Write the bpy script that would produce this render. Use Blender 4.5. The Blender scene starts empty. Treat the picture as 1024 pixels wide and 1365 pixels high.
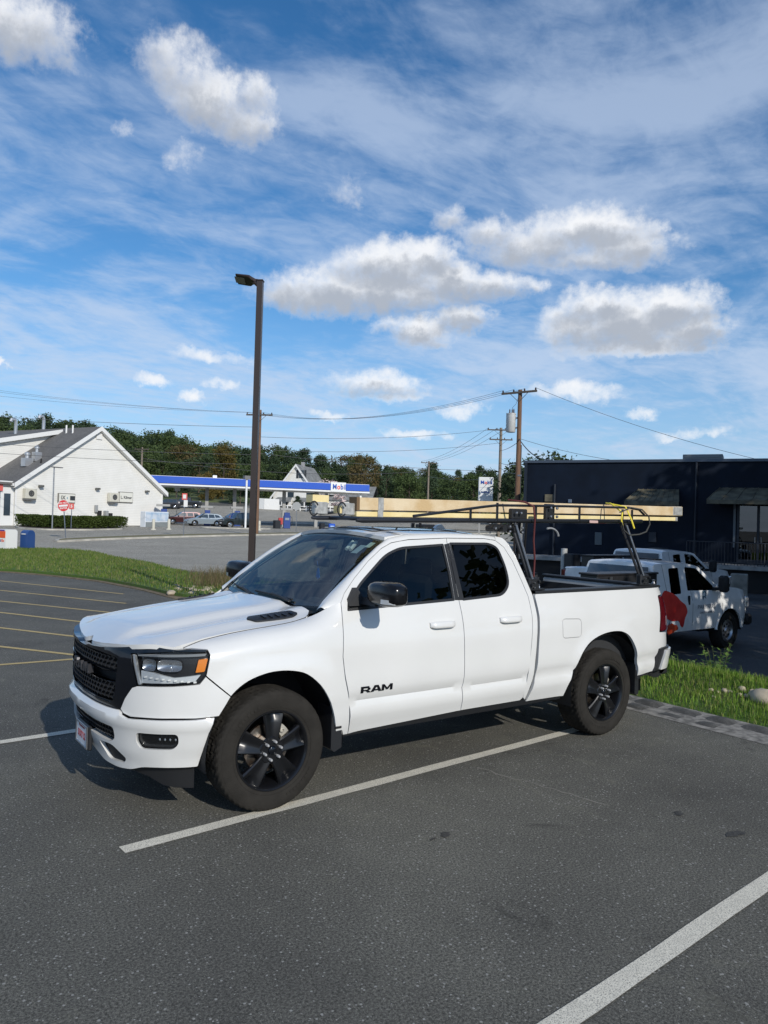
import bpy, math, random
import numpy as np
from math import radians, sin, cos, pi, sqrt, atan2
from mathutils import Vector, Matrix
from mathutils.geometry import delaunay_2d_cdt
random.seed(7); rng = np.random.default_rng(7)
sc = bpy.context.scene
COL = sc.collection

# ------------------------------------------------------------------ camera
CAM = Vector((-2.4391, -5.5307, 2.0104)); YAW, PIT, ROL = 0.94149, 0.01075, 0.02985; FPX = 996.8
Fw = Vector((cos(YAW)*cos(PIT), sin(YAW)*cos(PIT), sin(PIT)))
Rt = Fw.cross(Vector((0, 0, 1))).normalized(); Up = Rt.cross(Fw)
R2 = Rt*cos(ROL) + Up*sin(ROL); U2 = -Rt*sin(ROL) + Up*cos(ROL)
cd = bpy.data.cameras.new('camera'); cam = bpy.data.objects.new('camera', cd); COL.objects.link(cam)
cd.sensor_fit = 'VERTICAL'; cd.sensor_height = 36; cd.lens = 36*FPX/1365
cd.clip_start = 0.1; cd.clip_end = 5000
M = Matrix.Identity(4)
for i in range(3):
    M[i][0], M[i][1], M[i][2], M[i][3] = R2[i], U2[i], -Fw[i], CAM[i]
cam.matrix_world = M; sc.camera = cam

# ------------------------------------------------------------------ sky, sun, exposure
SUN_EL, SUN_AZ = radians(29), atan2(-1, -0.10)          # direction the light comes from, seen from above
sc.view_settings.view_transform = 'Standard'; sc.view_settings.look = 'None'
sc.view_settings.exposure = 0.0; sc.view_settings.gamma = 1.0
ld = bpy.data.lights.new('sun', 'SUN'); ld.energy = 3.7; ld.angle = radians(0.53); ld.color = (1.0, 0.95, 0.87)
sun = bpy.data.objects.new('sun', ld); COL.objects.link(sun)
sdir = Vector((cos(SUN_EL)*cos(SUN_AZ), cos(SUN_EL)*sin(SUN_AZ), sin(SUN_EL)))
sun.rotation_euler = (-sdir).to_track_quat('-Z', 'Y').to_euler()

def pixdir(px, py):                                     # photo pixel -> direction in the place
    return (Fw + R2*((px-512)/FPX) - U2*((py-682.5)/FPX))
def make_world():
    w = bpy.data.worlds.new('World'); sc.world = w; w.use_nodes = True
    nt = w.node_tree; N = nt.nodes; L = nt.links; N.clear()
    out = N.new('ShaderNodeOutputWorld'); bg = N.new('ShaderNodeBackground'); L.new(bg.outputs[0], out.inputs[0])
    bg.inputs[1].default_value = 0.10
    sky = N.new('ShaderNodeTexSky'); sky.sky_type = 'NISHITA'; sky.sun_disc = False
    sky.sun_elevation = SUN_EL; sky.sun_rotation = (pi/2 - SUN_AZ) % (2*pi); sky.air_density = 1.0; sky.dust_density = 0.3; sky.ozone_density = 3.5
    tc = N.new('ShaderNodeTexCoord')
    def mth(op, a, b=None, c=None, clamp=False):
        n = N.new('ShaderNodeMath'); n.operation = op; n.use_clamp = clamp
        for i, v in enumerate((a, b, c)):
            if v is None: continue
            if isinstance(v, (int, float)): n.inputs[i].default_value = v
            else: L.new(v, n.inputs[i])
        return n.outputs[0]
    def vm(op, a, b=None):
        n = N.new('ShaderNodeVectorMath'); n.operation = op
        for i, v in enumerate((a, b)):
            if v is None: continue
            if isinstance(v, (tuple, list)): n.inputs[i].default_value = v
            else: L.new(v, n.inputs[i])
        return n.outputs[1] if op in ('DOT_PRODUCT', 'LENGTH', 'DISTANCE') else n.outputs[0]
    def mixc(f, a, b):
        n = N.new('ShaderNodeMix'); n.data_type = 'RGBA'
        if isinstance(f, (int, float)): n.inputs[0].default_value = f
        else: L.new(f, n.inputs[0])
        for i, v in ((6, a), (7, b)):
            if isinstance(v, tuple): n.inputs[i].default_value = v
            else: L.new(v, n.inputs[i])
        return n.outputs[2]
    def noise(vec, scale, det=5, rough=.55, dist=0.):
        n = N.new('ShaderNodeTexNoise'); n.inputs['Scale'].default_value = scale; n.inputs['Detail'].default_value = det
        n.inputs['Roughness'].default_value = rough; n.inputs['Distortion'].default_value = dist; L.new(vec, n.inputs['Vector'])
        return n
    def ramp(v, a, b, inv=False):
        n = N.new('ShaderNodeMapRange'); n.interpolation_type = 'SMOOTHSTEP'; L.new(v, n.inputs[0])
        n.inputs[1].default_value = a; n.inputs[2].default_value = b
        if inv: n.inputs[3].default_value = 1; n.inputs[4].default_value = 0
        return n.outputs[0]
    g = vm('NORMALIZE', tc.outputs['Generated'])
    sp = N.new('ShaderNodeSeparateXYZ'); L.new(g, sp.inputs[0])
    az = mth('ARCTAN2', sp.outputs[1], sp.outputs[0]); el = mth('ARCSINE', sp.outputs[2])
    cb = N.new('ShaderNodeCombineXYZ'); L.new(az, cb.inputs[0]); L.new(el, cb.inputs[1])
    p0 = cb.outputs[0]
    # ragged cloud edges: the angular position is shaken by two octaves of noise
    n1 = noise(p0, 13, 6, .62); s1 = vm('SUBTRACT', n1.outputs['Color'], (.5, .5, .5)); s1 = vm('MULTIPLY', s1, (.085, .05, 0))
    n2 = noise(p0, 60, 4, .6); s2 = vm('SUBTRACT', n2.outputs['Color'], (.5, .5, .5)); s2 = vm('MULTIPLY', s2, (.02, .016, 0))
    pw = vm('ADD', vm('ADD', p0, s1), s2)
    E = [(15,30,75,50,.8),(45,62,35,28,.6),(240,95,50,42,.7),(280,132,55,38,.95),(325,160,42,32,.8),(212,72,28,22,.5),(345,128,24,22,.6),
         (465,255,20,14,.3),(172,175,12,8,.3),(250,212,18,12,.3),(602,298,22,14,.4),
         (520,352,65,30,1),(500,385,120,30,1),(430,395,68,24,.9),(600,372,60,26,1),(658,378,45,20,.9),(703,378,18,11,.7),(385,402,32,15,.8),(560,345,40,22,.9),
         (555,438,42,17,.9),(612,422,36,18,.95),(585,448,20,8,.6),
         (785,302,70,27,1),(720,325,75,26,.9),(840,322,50,27,.9),(655,315,36,20,.7),(872,302,20,14,.6),(800,345,60,16,.8),
         (832,428,92,32,1.1),(900,412,62,28,1.05),(928,438,38,24,1),(790,412,48,20,.9),(850,460,85,12,.9),(742,418,22,11,.6),
         (505,512,58,14,.75),(520,526,46,7,.6),(535,505,28,11,.65),(615,548,28,9,.7),(765,522,56,10,.65),(780,515,28,9,.65),
         (853,553,20,6,.6),(260,527,17,7,.7),(203,506,24,6,.6),(298,511,20,5,.5),(280,475,34,7,.5),(550,576,38,5,.5),(925,575,40,6,.5),(440,553,20,4,.5),(4,480,9,6,.8)]
    dens = None; core = None
    for (cx, cy, rx, ry, a) in E:
        d = pixdir(cx, cy).normalized(); A = atan2(d.y, d.x); B = math.asin(d.z); k = cos(B)
        d2 = pixdir(cx+rx, cy).normalized(); ra = max(1e-4, abs(atan2(d2.y, d2.x)-A)); d3 = pixdir(cx, cy-ry).normalized(); rb = abs(math.asin(d3.z)-B)
        q = vm('MULTIPLY', vm('SUBTRACT', pw, (A, B, 0)), (.93/ra, .93/rb, 0))
        r2 = vm('DOT_PRODUCT', q, q)
        v = mth('MULTIPLY_ADD', r2, -a*.75, a*1.22)
        dens = v if dens is None else mth('SMOOTH_MAX', dens, v, .25)
        if ry > 13:
            q2 = vm('MULTIPLY', vm('SUBTRACT', pw, (A, B-rb*.62, 0)), (1/(ra*1.25), 1/(rb*.85), 0))
            c = mth('MULTIPLY_ADD', vm('DOT_PRODUCT', q2, q2), -a*.8, a)
            core = c if core is None else mth('SMOOTH_MAX', core, c, .3)
    n3 = noise(p0, 30, 5, .56); n4 = noise(p0, 16, 5, .6)
    dn = mth('ADD', dens, mth('MULTIPLY', mth('SUBTRACT', n3.outputs[0], .5), 1.5))
    dn = mth('ADD', dn, mth('MULTIPLY', mth('SUBTRACT', n4.outputs[0], .5), .8))
    n5 = noise(p0, 75, 6, .68); dn = mth('ADD', dn, mth('MULTIPLY', mth('SUBTRACT', n5.outputs[0], .5), .9)); cov = ramp(dn, -.22, 1.22)
    cr = mth('ADD', core, mth('MULTIPLY', mth('SUBTRACT', n3.outputs[0], .5), 1.2))
    cr = mth('ADD', cr, mth('MULTIPLY', mth('SUBTRACT', n5.outputs[0], .5), .8)); shade = ramp(cr, -.15, 1.05)
    # high thin cloud on a flat layer
    inv = mth('DIVIDE', 1.0, mth('ADD', mth('MAXIMUM', sp.outputs[2], 0.0), .12))
    lay = vm('SCALE', g); lay.node.inputs['Scale'].default_value = 1; L.new(inv, lay.node.inputs['Scale'])
    mp = N.new('ShaderNodeMapping'); mp.inputs['Rotation'].default_value = (0, 0, radians(-38)); mp.inputs['Scale'].default_value = (.8, 1.15, .8); L.new(lay, mp.inputs[0])
    c1 = noise(mp.outputs[0], 1.2, 8, .58, 1.2); c2 = noise(mp.outputs[0], 3.6, 7, .58, 1.0)
    ci = mth('ADD', mth('MULTIPLY', c1.outputs[0], .68), mth('MULTIPLY', c2.outputs[0], .32))
    c3 = noise(mp.outputs[0], 11, 6, .62, .6); ci = mth('ADD', ci, mth('MULTIPLY', mth('SUBTRACT', c3.outputs[0], .5), .22)); cir = mth('MULTIPLY', ramp(ci, .38, .67), .56)
    lowhaze = ramp(sp.outputs[2], 0.0, .55, True)
    cir = mth('ADD', cir, mth('MULTIPLY', mth('MULTIPLY', lowhaze, ramp(ci, .33, .62)), .25), clamp=True)
    # zenith blue is a little deeper than Nishita alone
    hs = N.new('ShaderNodeHueSaturation'); hs.inputs['Saturation'].default_value = 1.25; hs.inputs['Value'].default_value = 1.26; L.new(sky.outputs[0], hs.inputs['Color'])
    low = mixc(mth('MULTIPLY', ramp(sp.outputs[2], -.02, .30, True), .75), hs.outputs[0], (3.5, 5.3, 8.2, 1))
    base = mixc(cir, low, (5.7, 6.8, 8.6, 1))
    puff = mixc(mth('MULTIPLY', shade, .85), (9.6, 9.7, 9.9, 1), (3.6, 4.0, 4.7, 1))
    fin = mixc(mth('MULTIPLY', cov, .93), base, puff)
    L.new(fin, bg.inputs[0])
    w.cycles.sampling_method = 'MANUAL'; w.cycles.sample_map_resolution = 512
make_world()

# ------------------------------------------------------------------ materials
MATS = {}
def mat(name, col, rough=.6, metal=0., coat=0., spec=.5, noise=0., nscale=8., bump=0., bscale=60., rvar=0., col2=None, emit=None):
    if name in MATS: return MATS[name]
    m = bpy.data.materials.new(name); m.use_nodes = True; nt = m.node_tree; b = nt.nodes['Principled BSDF']; L = nt.links
    b.inputs['Base Color'].default_value = (*col, 1); b.inputs['Roughness'].default_value = rough; b.inputs['Metallic'].default_value = metal
    b.inputs['Coat Weight'].default_value = coat; b.inputs['Coat Roughness'].default_value = .04; b.inputs['Specular IOR Level'].default_value = spec
    if emit: b.inputs['Emission Color'].default_value = (*emit[0], 1); b.inputs['Emission Strength'].default_value = emit[1]
    if noise or bump or rvar or col2:
        tc = nt.nodes.new('ShaderNodeTexCoord')
        n = nt.nodes.new('ShaderNodeTexNoise'); n.inputs['Scale'].default_value = nscale; n.inputs['Detail'].default_value = 6; L.new(tc.outputs['Object'], n.inputs[0])
        if noise or col2:
            r = nt.nodes.new('ShaderNodeValToRGB'); L.new(n.outputs[0], r.inputs[0])
            c2 = col2 or tuple(c*(1-noise) for c in col); c1 = col if col2 else tuple(min(1, c*(1+noise*.6)) for c in col)
            r.color_ramp.elements[0].position = .35; r.color_ramp.elements[1].position = .65
            r.color_ramp.elements[0].color = (*c2, 1); r.color_ramp.elements[1].color = (*c1, 1)
            L.new(r.outputs[0], b.inputs['Base Color'])
        if rvar:
            mr = nt.nodes.new('ShaderNodeMapRange'); L.new(n.outputs[0], mr.inputs[0]); mr.inputs[3].default_value = rough-rvar; mr.inputs[4].default_value = rough+rvar
            L.new(mr.outputs[0], b.inputs['Roughness'])
        if bump:
            n2 = nt.nodes.new('ShaderNodeTexNoise'); n2.inputs['Scale'].default_value = bscale; n2.inputs['Detail'].default_value = 4; L.new(tc.outputs['Object'], n2.inputs[0])
            bp = nt.nodes.new('ShaderNodeBump'); bp.inputs['Strength'].default_value = bump; bp.inputs['Distance'].default_value = .01
            L.new(n2.outputs[0], bp.inputs['Height']); L.new(bp.outputs[0], b.inputs['Normal'])
    MATS[name] = m; return m
def glass(name, tint, ior=1.5, rough=0.0, boost=1.0):
    m = bpy.data.materials.new(name); m.use_nodes = True; nt = m.node_tree; nt.nodes.clear(); N = nt.nodes
    o = N.new('ShaderNodeOutputMaterial'); mx = N.new('ShaderNodeMixShader'); t = N.new('ShaderNodeBsdfTransparent'); g = N.new('ShaderNodeBsdfGlossy'); fr = N.new('ShaderNodeFresnel')
    t.inputs[0].default_value = (*tint, 1); g.inputs['Roughness'].default_value = rough; fr.inputs[0].default_value = ior
    ge = N.new('ShaderNodeNewGeometry')
    mul = N.new('ShaderNodeMath'); mul.operation = 'MULTIPLY'; mul.use_clamp = True; mul.inputs[1].default_value = boost
    nt.links.new(fr.outputs[0], mul.inputs[0]); nt.links.new(mul.outputs[0], mx.inputs[0]); nt.links.new(t.outputs[0], mx.inputs[1]); nt.links.new(g.outputs[0], mx.inputs[2]); nt.links.new(mx.outputs[0], o.inputs[0])
    MATS[name] = m; return m
WHITE = mat('white_paint', (.655, .655, .635), .30, coat=1.0, noise=.03, nscale=1.7)
BLACKP = mat('gloss_black_paint', (.004, .005, .008), .10, coat=.45, spec=.35)
TRIM = mat('black_trim', (.014, .015, .017), .45, bump=.15, bscale=300)
RUBBER = mat('tyre_rubber', (.025, .023, .020), .9, spec=.2, noise=.2, nscale=9, bump=.25, bscale=120)
RIMM = mat('satin_black_rim', (.006, .0065, .008), .30, metal=.0, coat=.12, spec=.5)
CHROME = mat('polished_metal', (.72, .72, .72), .12, metal=1)
STEEL = mat('grey_steel', (.42, .42, .43), .38, metal=1, noise=.2)
DISC = mat('brake_disc_metal', (.40, .37, .33), .35, metal=1, col2=(.25, .17, .12), nscale=20)
CAST = mat('cast_metal', (.55, .52, .45), .5, metal=.3, noise=.25)
DARK = mat('dark_underside', (.012, .012, .013), .8)
BLACKV = mat('black_interior', (.02, .021, .024), .7)
BEDL = mat('bed_liner', (.022, .023, .025), .75, bump=.5, bscale=200)
WSG = glass('windshield_glass', (.62, .72, .70), 1.52, boost=.20)
SDG = glass('tinted_side_glass', (.33, .37, .36), 1.50, boost=1.0)
PVG = glass('privacy_glass', (.05, .055, .06), 1.45, boost=.9)
LENS = glass('clear_lens', (.90, .92, .93), 1.45, boost=.45)
AMBER = mat('amber_lens', (.75, .22, .02), .2, coat=.6)
REDL = mat('red_lens', (.085, .004, .008), .15, coat=.7)
PLASTG = mat('silver_reflector', (.75, .76, .77), .25, metal=.6)

# ------------------------------------------------------------------ object helpers
def tag(o, label=None, cat=None, group=None, kind=None):
    if label: o['label'] = label
    if cat: o['category'] = cat
    if group: o['group'] = group
    if kind: o['kind'] = kind
    return o
def thing(name, label, cat, loc=(0, 0, 0), rz=0., group=None):
    o = bpy.data.objects.new(name, None); COL.objects.link(o); o.empty_display_size = .2
    o.location = loc; o.rotation_euler = (0, 0, rz); return tag(o, label, cat, group)
class MB:
    def __init__(s): s.v = []; s.f = []
    def add(s, vs, fs):
        o = len(s.v); s.v += [tuple(p) for p in vs]; s.f += [tuple(i+o for i in f) for f in fs]; return s
    def build(s, name, m, parent=None, smooth=None, kind=None):
        me = bpy.data.meshes.new(name); me.from_pydata(s.v, [], s.f); me.validate(); me.update()
        if m: me.materials.append(m)
        if smooth is not None:
            me.shade_smooth()
            if smooth < 180: me.set_sharp_from_angle(angle=radians(smooth))
        o = bpy.data.objects.new(name, me); COL.objects.link(o)
        if parent: o.parent = parent
        if kind: o['kind'] = kind
        return o
    def box(s, c, d, rz=0., bev=0.):
        x, y, z = (k/2 for k in d); P = []
        if bev <= 0:
            for k in (-z, z):
                for (a, b) in ((-x, -y), (x, -y), (x, y), (-x, y)): P.append((a, b, k))
            F = [(3, 2, 1, 0), (4, 5, 6, 7), (0, 1, 5, 4), (1, 2, 6, 5), (2, 3, 7, 6), (3, 0, 4, 7)]
        else:
            b = min(bev, x*.9, y*.9, z*.9)
            rings = [(-z, b), (-z+b, 0), (z-b, 0), (z, b)]
            for (k, i) in rings:
                X, Y = x-i, y-i; X2, Y2 = X-(b-i if i < b else 0), Y-(b-i if i < b else 0)
                X2 = x-b; Y2 = y-b
                P += [(-X2, -Y, k), (X2, -Y, k), (X, -Y2, k), (X, Y2, k), (X2, Y, k), (-X2, Y, k), (-X, Y2, k), (-X, -Y2, k)]
            F = [tuple(range(7, -1, -1)), tuple(range(24, 32))]
            for r in range(3):
                for i in range(8): F.append((r*8+i, r*8+(i+1) % 8, r*8+8+(i+1) % 8, r*8+8+i))
        cs, sn = cos(rz), sin(rz)
        return s.add([(c[0]+a*cs-b*sn, c[1]+a*sn+b*cs, c[2]+k) for a, b, k in P], F)
    def tube(s, pts, r, n=8, cap=True, flat=None):
        pts = [Vector(p) for p in pts]; m = len(pts); rs = r if isinstance(r, (list, tuple)) else [r]*m
        V = []; u = None
        for i, p in enumerate(pts):
            t = (pts[min(i+1, m-1)]-pts[max(i-1, 0)]).normalized()
            if u is None:
                u = t.cross(Vector((0, 0, 1)));
                if u.length < .05: u = t.cross(Vector((1, 0, 0)))
                u.normalize()
            else: u = (u - t*u.dot(t)).normalized()
            w = t.cross(u)
            for k in range(n):
                a = 2*pi*(k+.5)/n; V.append(p + (u*cos(a)+w*sin(a))*rs[i])
        F = [(i*n+k, i*n+(k+1) % n, (i+1)*n+(k+1) % n, (i+1)*n+k) for i in range(m-1) for k in range(n)]
        if cap: F += [tuple(range(n-1, -1, -1)), tuple((m-1)*n+k for k in range(n))]
        return s.add(V, F)
    def lathe(s, prof, c=(0, 0, 0), ax='Z', n=24, closed=False):
        V = []
        for (r, h) in prof:
            for k in range(n):
                a = 2*pi*k/n; A, B = r*cos(a), r*sin(a)
                V.append({'Z': (A, B, h), 'Y': (A, h, B), 'X': (h, A, B)}[ax])
        m = len(prof)
        F = [(i*n+k, i*n+(k+1) % n, (i+1)*n+(k+1) % n, (i+1)*n+k) for i in range(m-1) for k in range(n)]
        if closed: F += [tuple(range(n)), tuple((m-1)*n+k for k in range(n))]
        return s.add([(c[0]+x, c[1]+y, c[2]+z) for x, y, z in V], F)
    def prism(s, poly, f0, f1):                          # polygon placed by two mappings (front, back)
        n = len(poly); return s.add([f0(*p) for p in poly]+[f1(*p) for p in poly],
            [tuple(range(n)), tuple(range(2*n-1, n-1, -1))]+[(i, i+n, (i+1) % n+n, (i+1) % n) for i in range(n)])
    def grid(s, rows):
        n = len(rows[0]); V = [p for r in rows for p in r]
        return s.add(V, [(i*n+k, i*n+k+1, (i+1)*n+k+1, (i+1)*n+k) for i in range(len(rows)-1) for k in range(n-1)])
def ss(a, b, x):
    t = max(0., min(1., (x-a)/(b-a))); return t*t*(3-2*t)
def spl(xs, ys):
    n = len(xs); d = [(ys[i+1]-ys[i])/(xs[i+1]-xs[i]) for i in range(n-1)]
    m = [d[0]]+[0 if d[i-1]*d[i] <= 0 else 2*d[i-1]*d[i]/(d[i-1]+d[i]) for i in range(1, n-1)]+[d[-1]]
    def f(x):
        if x <= xs[0]: return ys[0]+(x-xs[0])*m[0]
        if x >= xs[-1]: return ys[-1]+(x-xs[-1])*m[-1]
        i = 0
        while x > xs[i+1]: i += 1
        h = xs[i+1]-xs[i]; t = (x-xs[i])/h
        return ys[i]*(1+2*t)*(1-t)**2+m[i]*h*t*(1-t)**2+ys[i+1]*t*t*(3-2*t)+m[i+1]*h*t*t*(t-1)
    return f
def area2(P): return sum(P[i][0]*P[(i+1) % len(P)][1]-P[(i+1) % len(P)][0]*P[i][1] for i in range(len(P)))
def rounded(P, r, k=4):
    """corner radius per point: P items (u,v) or (u,v,r)"""
    out = []; n = len(P)
    for i in range(n):
        p = Vector(P[i][:2]); rr = P[i][2] if len(P[i]) > 2 else r
        a = Vector(P[i-1][:2])-p; b = Vector(P[(i+1) % n][:2])-p
        if rr <= 0: out.append(tuple(p)); continue
        d = min(rr, a.length*.45, b.length*.45); s = p+a.normalized()*d; e = p+b.normalized()*d
        for j in range(k+1):
            t = j/k; out.append(tuple(s*(1-t)**2+p*2*t*(1-t)+e*t*t))
    return out
def densify(P, st):
    out = []; n = len(P)
    for i in range(n):
        a, b = P[i], P[(i+1) % n]; L = math.hypot(b[0]-a[0], b[1]-a[1]); k = max(1, int(math.ceil(L/st)))
        out += [(a[0]+(b[0]-a[0])*j/k, a[1]+(b[1]-a[1])*j/k) for j in range(k)]
    return out
def inset(P, g):
    n = len(P); sgn = 1 if area2(P) > 0 else -1; out = []
    for i in range(n):
        a, b = P[i-1], P[(i+1) % n]; t = (b[0]-a[0], b[1]-a[1]); L = math.hypot(*t) or 1
        out.append((P[i][0]-t[1]/L*g*sgn, P[i][1]+t[0]/L*g*sgn))
    return out
def inpoly(pt, P):
    x, y = pt; c = False; n = len(P)
    for i in range(n):
        x1, y1 = P[i]; x2, y2 = P[i-1]
        if (y1 > y) != (y2 > y) and x < (x2-x1)*(y-y1)/(y2-y1)+x1: c = not c
    return c
def cdt(outer, holes, st):
    P = [Vector(p) for p in outer]; E = [(i, (i+1) % len(outer)) for i in range(len(outer))]
    for h in holes:
        o = len(P); P += [Vector(p) for p in h]; E += [(o+i, o+(i+1) % len(h)) for i in range(len(h))]
    xs = [p[0] for p in outer]; ys = [p[1] for p in outer]
    B = np.array([tuple(p) for p in P])
    x0 = min(xs)+st*.5
    r = 0; y = min(ys)+st*.5
    while y < max(ys):
        x = x0+(st*.5 if r % 2 else 0)
        while x < max(xs):
            if ((B[:, 0]-x)**2+(B[:, 1]-y)**2).min() > (st*.45)**2 and inpoly((x, y), outer) and not any(inpoly((x, y), h) for h in holes):
                P.append(Vector((x, y)))
            x += st
        y += st*.87; r += 1
    v, e, f, ov, oe, of = delaunay_2d_cdt(P, E, [], 1, 1e-6)
    F = []
    for t in f:
        c = sum((v[i] for i in t), Vector((0, 0)))/len(t)
        if inpoly(c, outer) and not any(inpoly(c, h) for h in holes):
            t = list(t)
            if area2([v[i] for i in t]) < 0: t.reverse()
            F.append(tuple(t))
    return [tuple(q) for q in v], F
def panel(name, outer, fn, m, parent, holes=(), st=.06, th=.02, gap=.0025, r=0., smooth=40, mb=None, build=True, hgap=0.0):
    """a sheet cut to an outline on a curved surface fn(u,v,push), with its edges folded inward by th"""
    outer = rounded(outer, r) if (r or any(len(p) > 2 for p in outer)) else [p[:2] for p in outer]
    holes = [rounded(h, r) if (r or any(len(p) > 2 for p in h)) else [p[:2] for p in h] for h in holes]
    outer = inset(densify(outer, st), gap); holes = [inset(densify(h, st), -hgap) for h in holes]
    v, F = cdt(outer, holes, st)
    mb = mb or MB()
    fr = [fn(a, b, 0.) for a, b in v]
    # orientation: outward is where push moves the sheet
    if F:
        a, b, c = (Vector(fr[i]) for i in F[0][:3]); nn = (b-a).cross(c-a); q = v[F[0][0]]
        flip = nn.dot(Vector(fn(q[0], q[1], .01))-Vector(fn(q[0], q[1], 0))) < 0
    else: flip = False
    mb.add(fr, [tuple(reversed(f)) for f in F] if flip else F)
    if th:
        for lp in [outer]+holes:
            n = len(lp); A = [fn(a, b, 0.) for a, b in lp]; Bk = [fn(a, b, -th) for a, b in lp]
            mb.add(A+Bk, [(i, (i+1) % n, n+(i+1) % n, n+i) for i in range(n)])
    return mb.build(name, m, parent, smooth=smooth) if build else mb
def text_mesh(name, s, size, m, parent=None, M4=None, ext=.002, bold=0., xs=1., shear=0., align='CENTER'):
    cu = bpy.data.curves.new(name, 'FONT'); cu.body = s; cu.size = size; cu.extrude = ext; cu.align_x = align; cu.align_y = 'CENTER'; cu.offset = bold; cu.shear = shear; cu.resolution_u = 3
    t = bpy.data.objects.new(name, cu); COL.objects.link(t); dg = bpy.context.evaluated_depsgraph_get(); me = bpy.data.meshes.new_from_object(t.evaluated_get(dg))
    bpy.data.objects.remove(t); me.materials.clear(); me.materials.append(m)
    for v in me.vertices: v.co.x *= xs
    if M4 is not None: me.transform(M4)
    o = bpy.data.objects.new(name, me); COL.objects.link(o)
    if parent: o.parent = parent
    return o
def frame4(o, x, y):                                     # matrix: text x-axis, y-axis at origin o
    x = Vector(x).normalized(); y = Vector(y).normalized(); z = x.cross(y); m = Matrix.Identity(4)
    for i in range(3): m[i][0], m[i][1], m[i][2], m[i][3] = x[i], y[i], z[i], o[i]
    return m
def copy_tree(o, parent=None):
    c = o.copy(); COL.objects.link(c); c.parent = parent
    for ch in list(o.children): copy_tree(ch, c)
    return c

# ------------------------------------------------------------------ terrain
FH = Vector((cos(YAW), sin(YAW))); RH = Vector((sin(YAW), -cos(YAW)))
_zp = ([24, 38, 46, 60, 72, 92, 108, 130, 152, 200, 260, 330], [0, -.13, -.05, .30, .52, .62, .80, 2.6, 4.0, 6.0, 9.5, 11.0])
def gz(x, y):
    d = (x-CAM.x)*FH.x+(y-CAM.y)*FH.y; l = (x-CAM.x)*RH.x+(y-CAM.y)*RH.y
    z = float(np.interp(d, *_zp))
    if d > 108: z += (d-108)*.030*(1-ss(-.25, .12, l/d))*(1 if d < 260 else 260/d)
    x0 = 6.2+max(0., y-8)
    z -= .64*ss(x0, x0+2.4, x)*(1-ss(45, 75, d))*(1-.35*ss(3, 11, y)*(1-ss(14, 20, x)))
    return z
def at(px, d, py=None):                                  # ground spot (or point) seen at a photo column, d metres ahead
    if py is None:
        py = 690.
        for _ in range(6):
            p = CAM+pixdir(px, py)*d; g = gz(p.x, p.y); py += (p.z-g)*FPX/d
        p = CAM+pixdir(px, py)*d; return Vector((p.x, p.y, gz(p.x, p.y)))
    return CAM+pixdir(px, py)*d
# ================================================================== the white pickup
PL = [(-1.0, 0), (-.988, .25), (-.955, .45), (-.905, .60), (-.82, .74), (-.70, .86), (-.54, .945), (-.35, .985), (0, 1.01), (.6, 1.025), (1.5, 1.03), (2.4, 1.03), (3.5, 1.025), (4.2, 1.01), (4.45, .99), (4.58, .955), (4.66, .90), (4.70, .80), (4.715, .4), (4.72, 0)]
_s = [0.]
for a, b in zip(PL, PL[1:]): _s.append(_s[-1]+math.hypot(b[0]-a[0], b[1]-a[1]))
S0 = _s[8]; S1 = _s[-1]-S0
_px = spl([s-S0 for s in _s], [q[0] for q in PL]); _ph = spl([s-S0 for s in _s], [q[1] for q in PL])
offz = spl([.25, .43, .5, .6, .68, .72, .9, 1.05, 1.15, 1.22, 1.30, 1.38], [.10, .07, .045, .022, .012, .004, 0, .004, .015, .030, .055, .085])
zh = spl([-1.05, -.65, -.16, .18, .36, .6], [1.145, 1.165, 1.225, 1.262, 1.30, 1.32])
def ofs(z): return offz(z) if z < 1.38 else .085+(z-1.38)*.44
def pln(s, o, side, z):
    e = 1e-3; x, h = _px(s), _ph(s); tx, th = _px(s+e)-_px(s-e), _ph(s+e)-_ph(s-e); L = math.hypot(tx, th); tx /= L; th /= L
    return (x+th*o, side*(h-tx*o), z)
def side_fn(side):
    def fn(s, t, push=0.):
        # flare lips round the wheels
        o = ofs(t)
        for cx, w in ((0.03, .56), (3.58, .56)):
            d = math.hypot(s-cx, t-.47); o -= .022*ss(.70, .50, d) if t < 1.05 else 0
        B = pln(s, o-push, side, t)
        if t > 1.84: # roof rail roll
            q = min(1.4, (t-1.84)/.12); o = ofs(1.84)+.10*(1-cos(q*1.2)); B = pln(s, o-push, side, 1.84+.075*sin(q*1.2)+push*.5)
        if s < .6:
            z0 = zh(s)-.13
            if t > z0:
                th = (t-z0)/.24*pi/2; o = ofs(z0)+.17*(1-cos(th)); z = z0+.13*sin(min(th, 2.2))
                A = pln(s, o-push*cos(min(th, 1.57)), side, z+push*sin(min(th, 1.57)))
                w = ss(.30, .58, s); B = tuple(a*(1-w)+b*w for a, b in zip(A, B))
        return B
    return fn
def front_fn(extra=0., prof=None):                        # w: signed distance from the centre line round the nose, negative = left side
    def fn(w, z, push=0.):
        a = abs(w); side = -1 if w < 0 else 1; o = offz(z)-extra-push-(prof(a, z) if prof else 0)
        p = pln(max(a, 1e-4)-S0, o, side, z)
        return (p[0], 0. if a < 1e-4 else p[1], p[2])
    return fn
def W(s): return -(s+S0)                                  # side param -> signed front param, left (near) side

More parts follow.
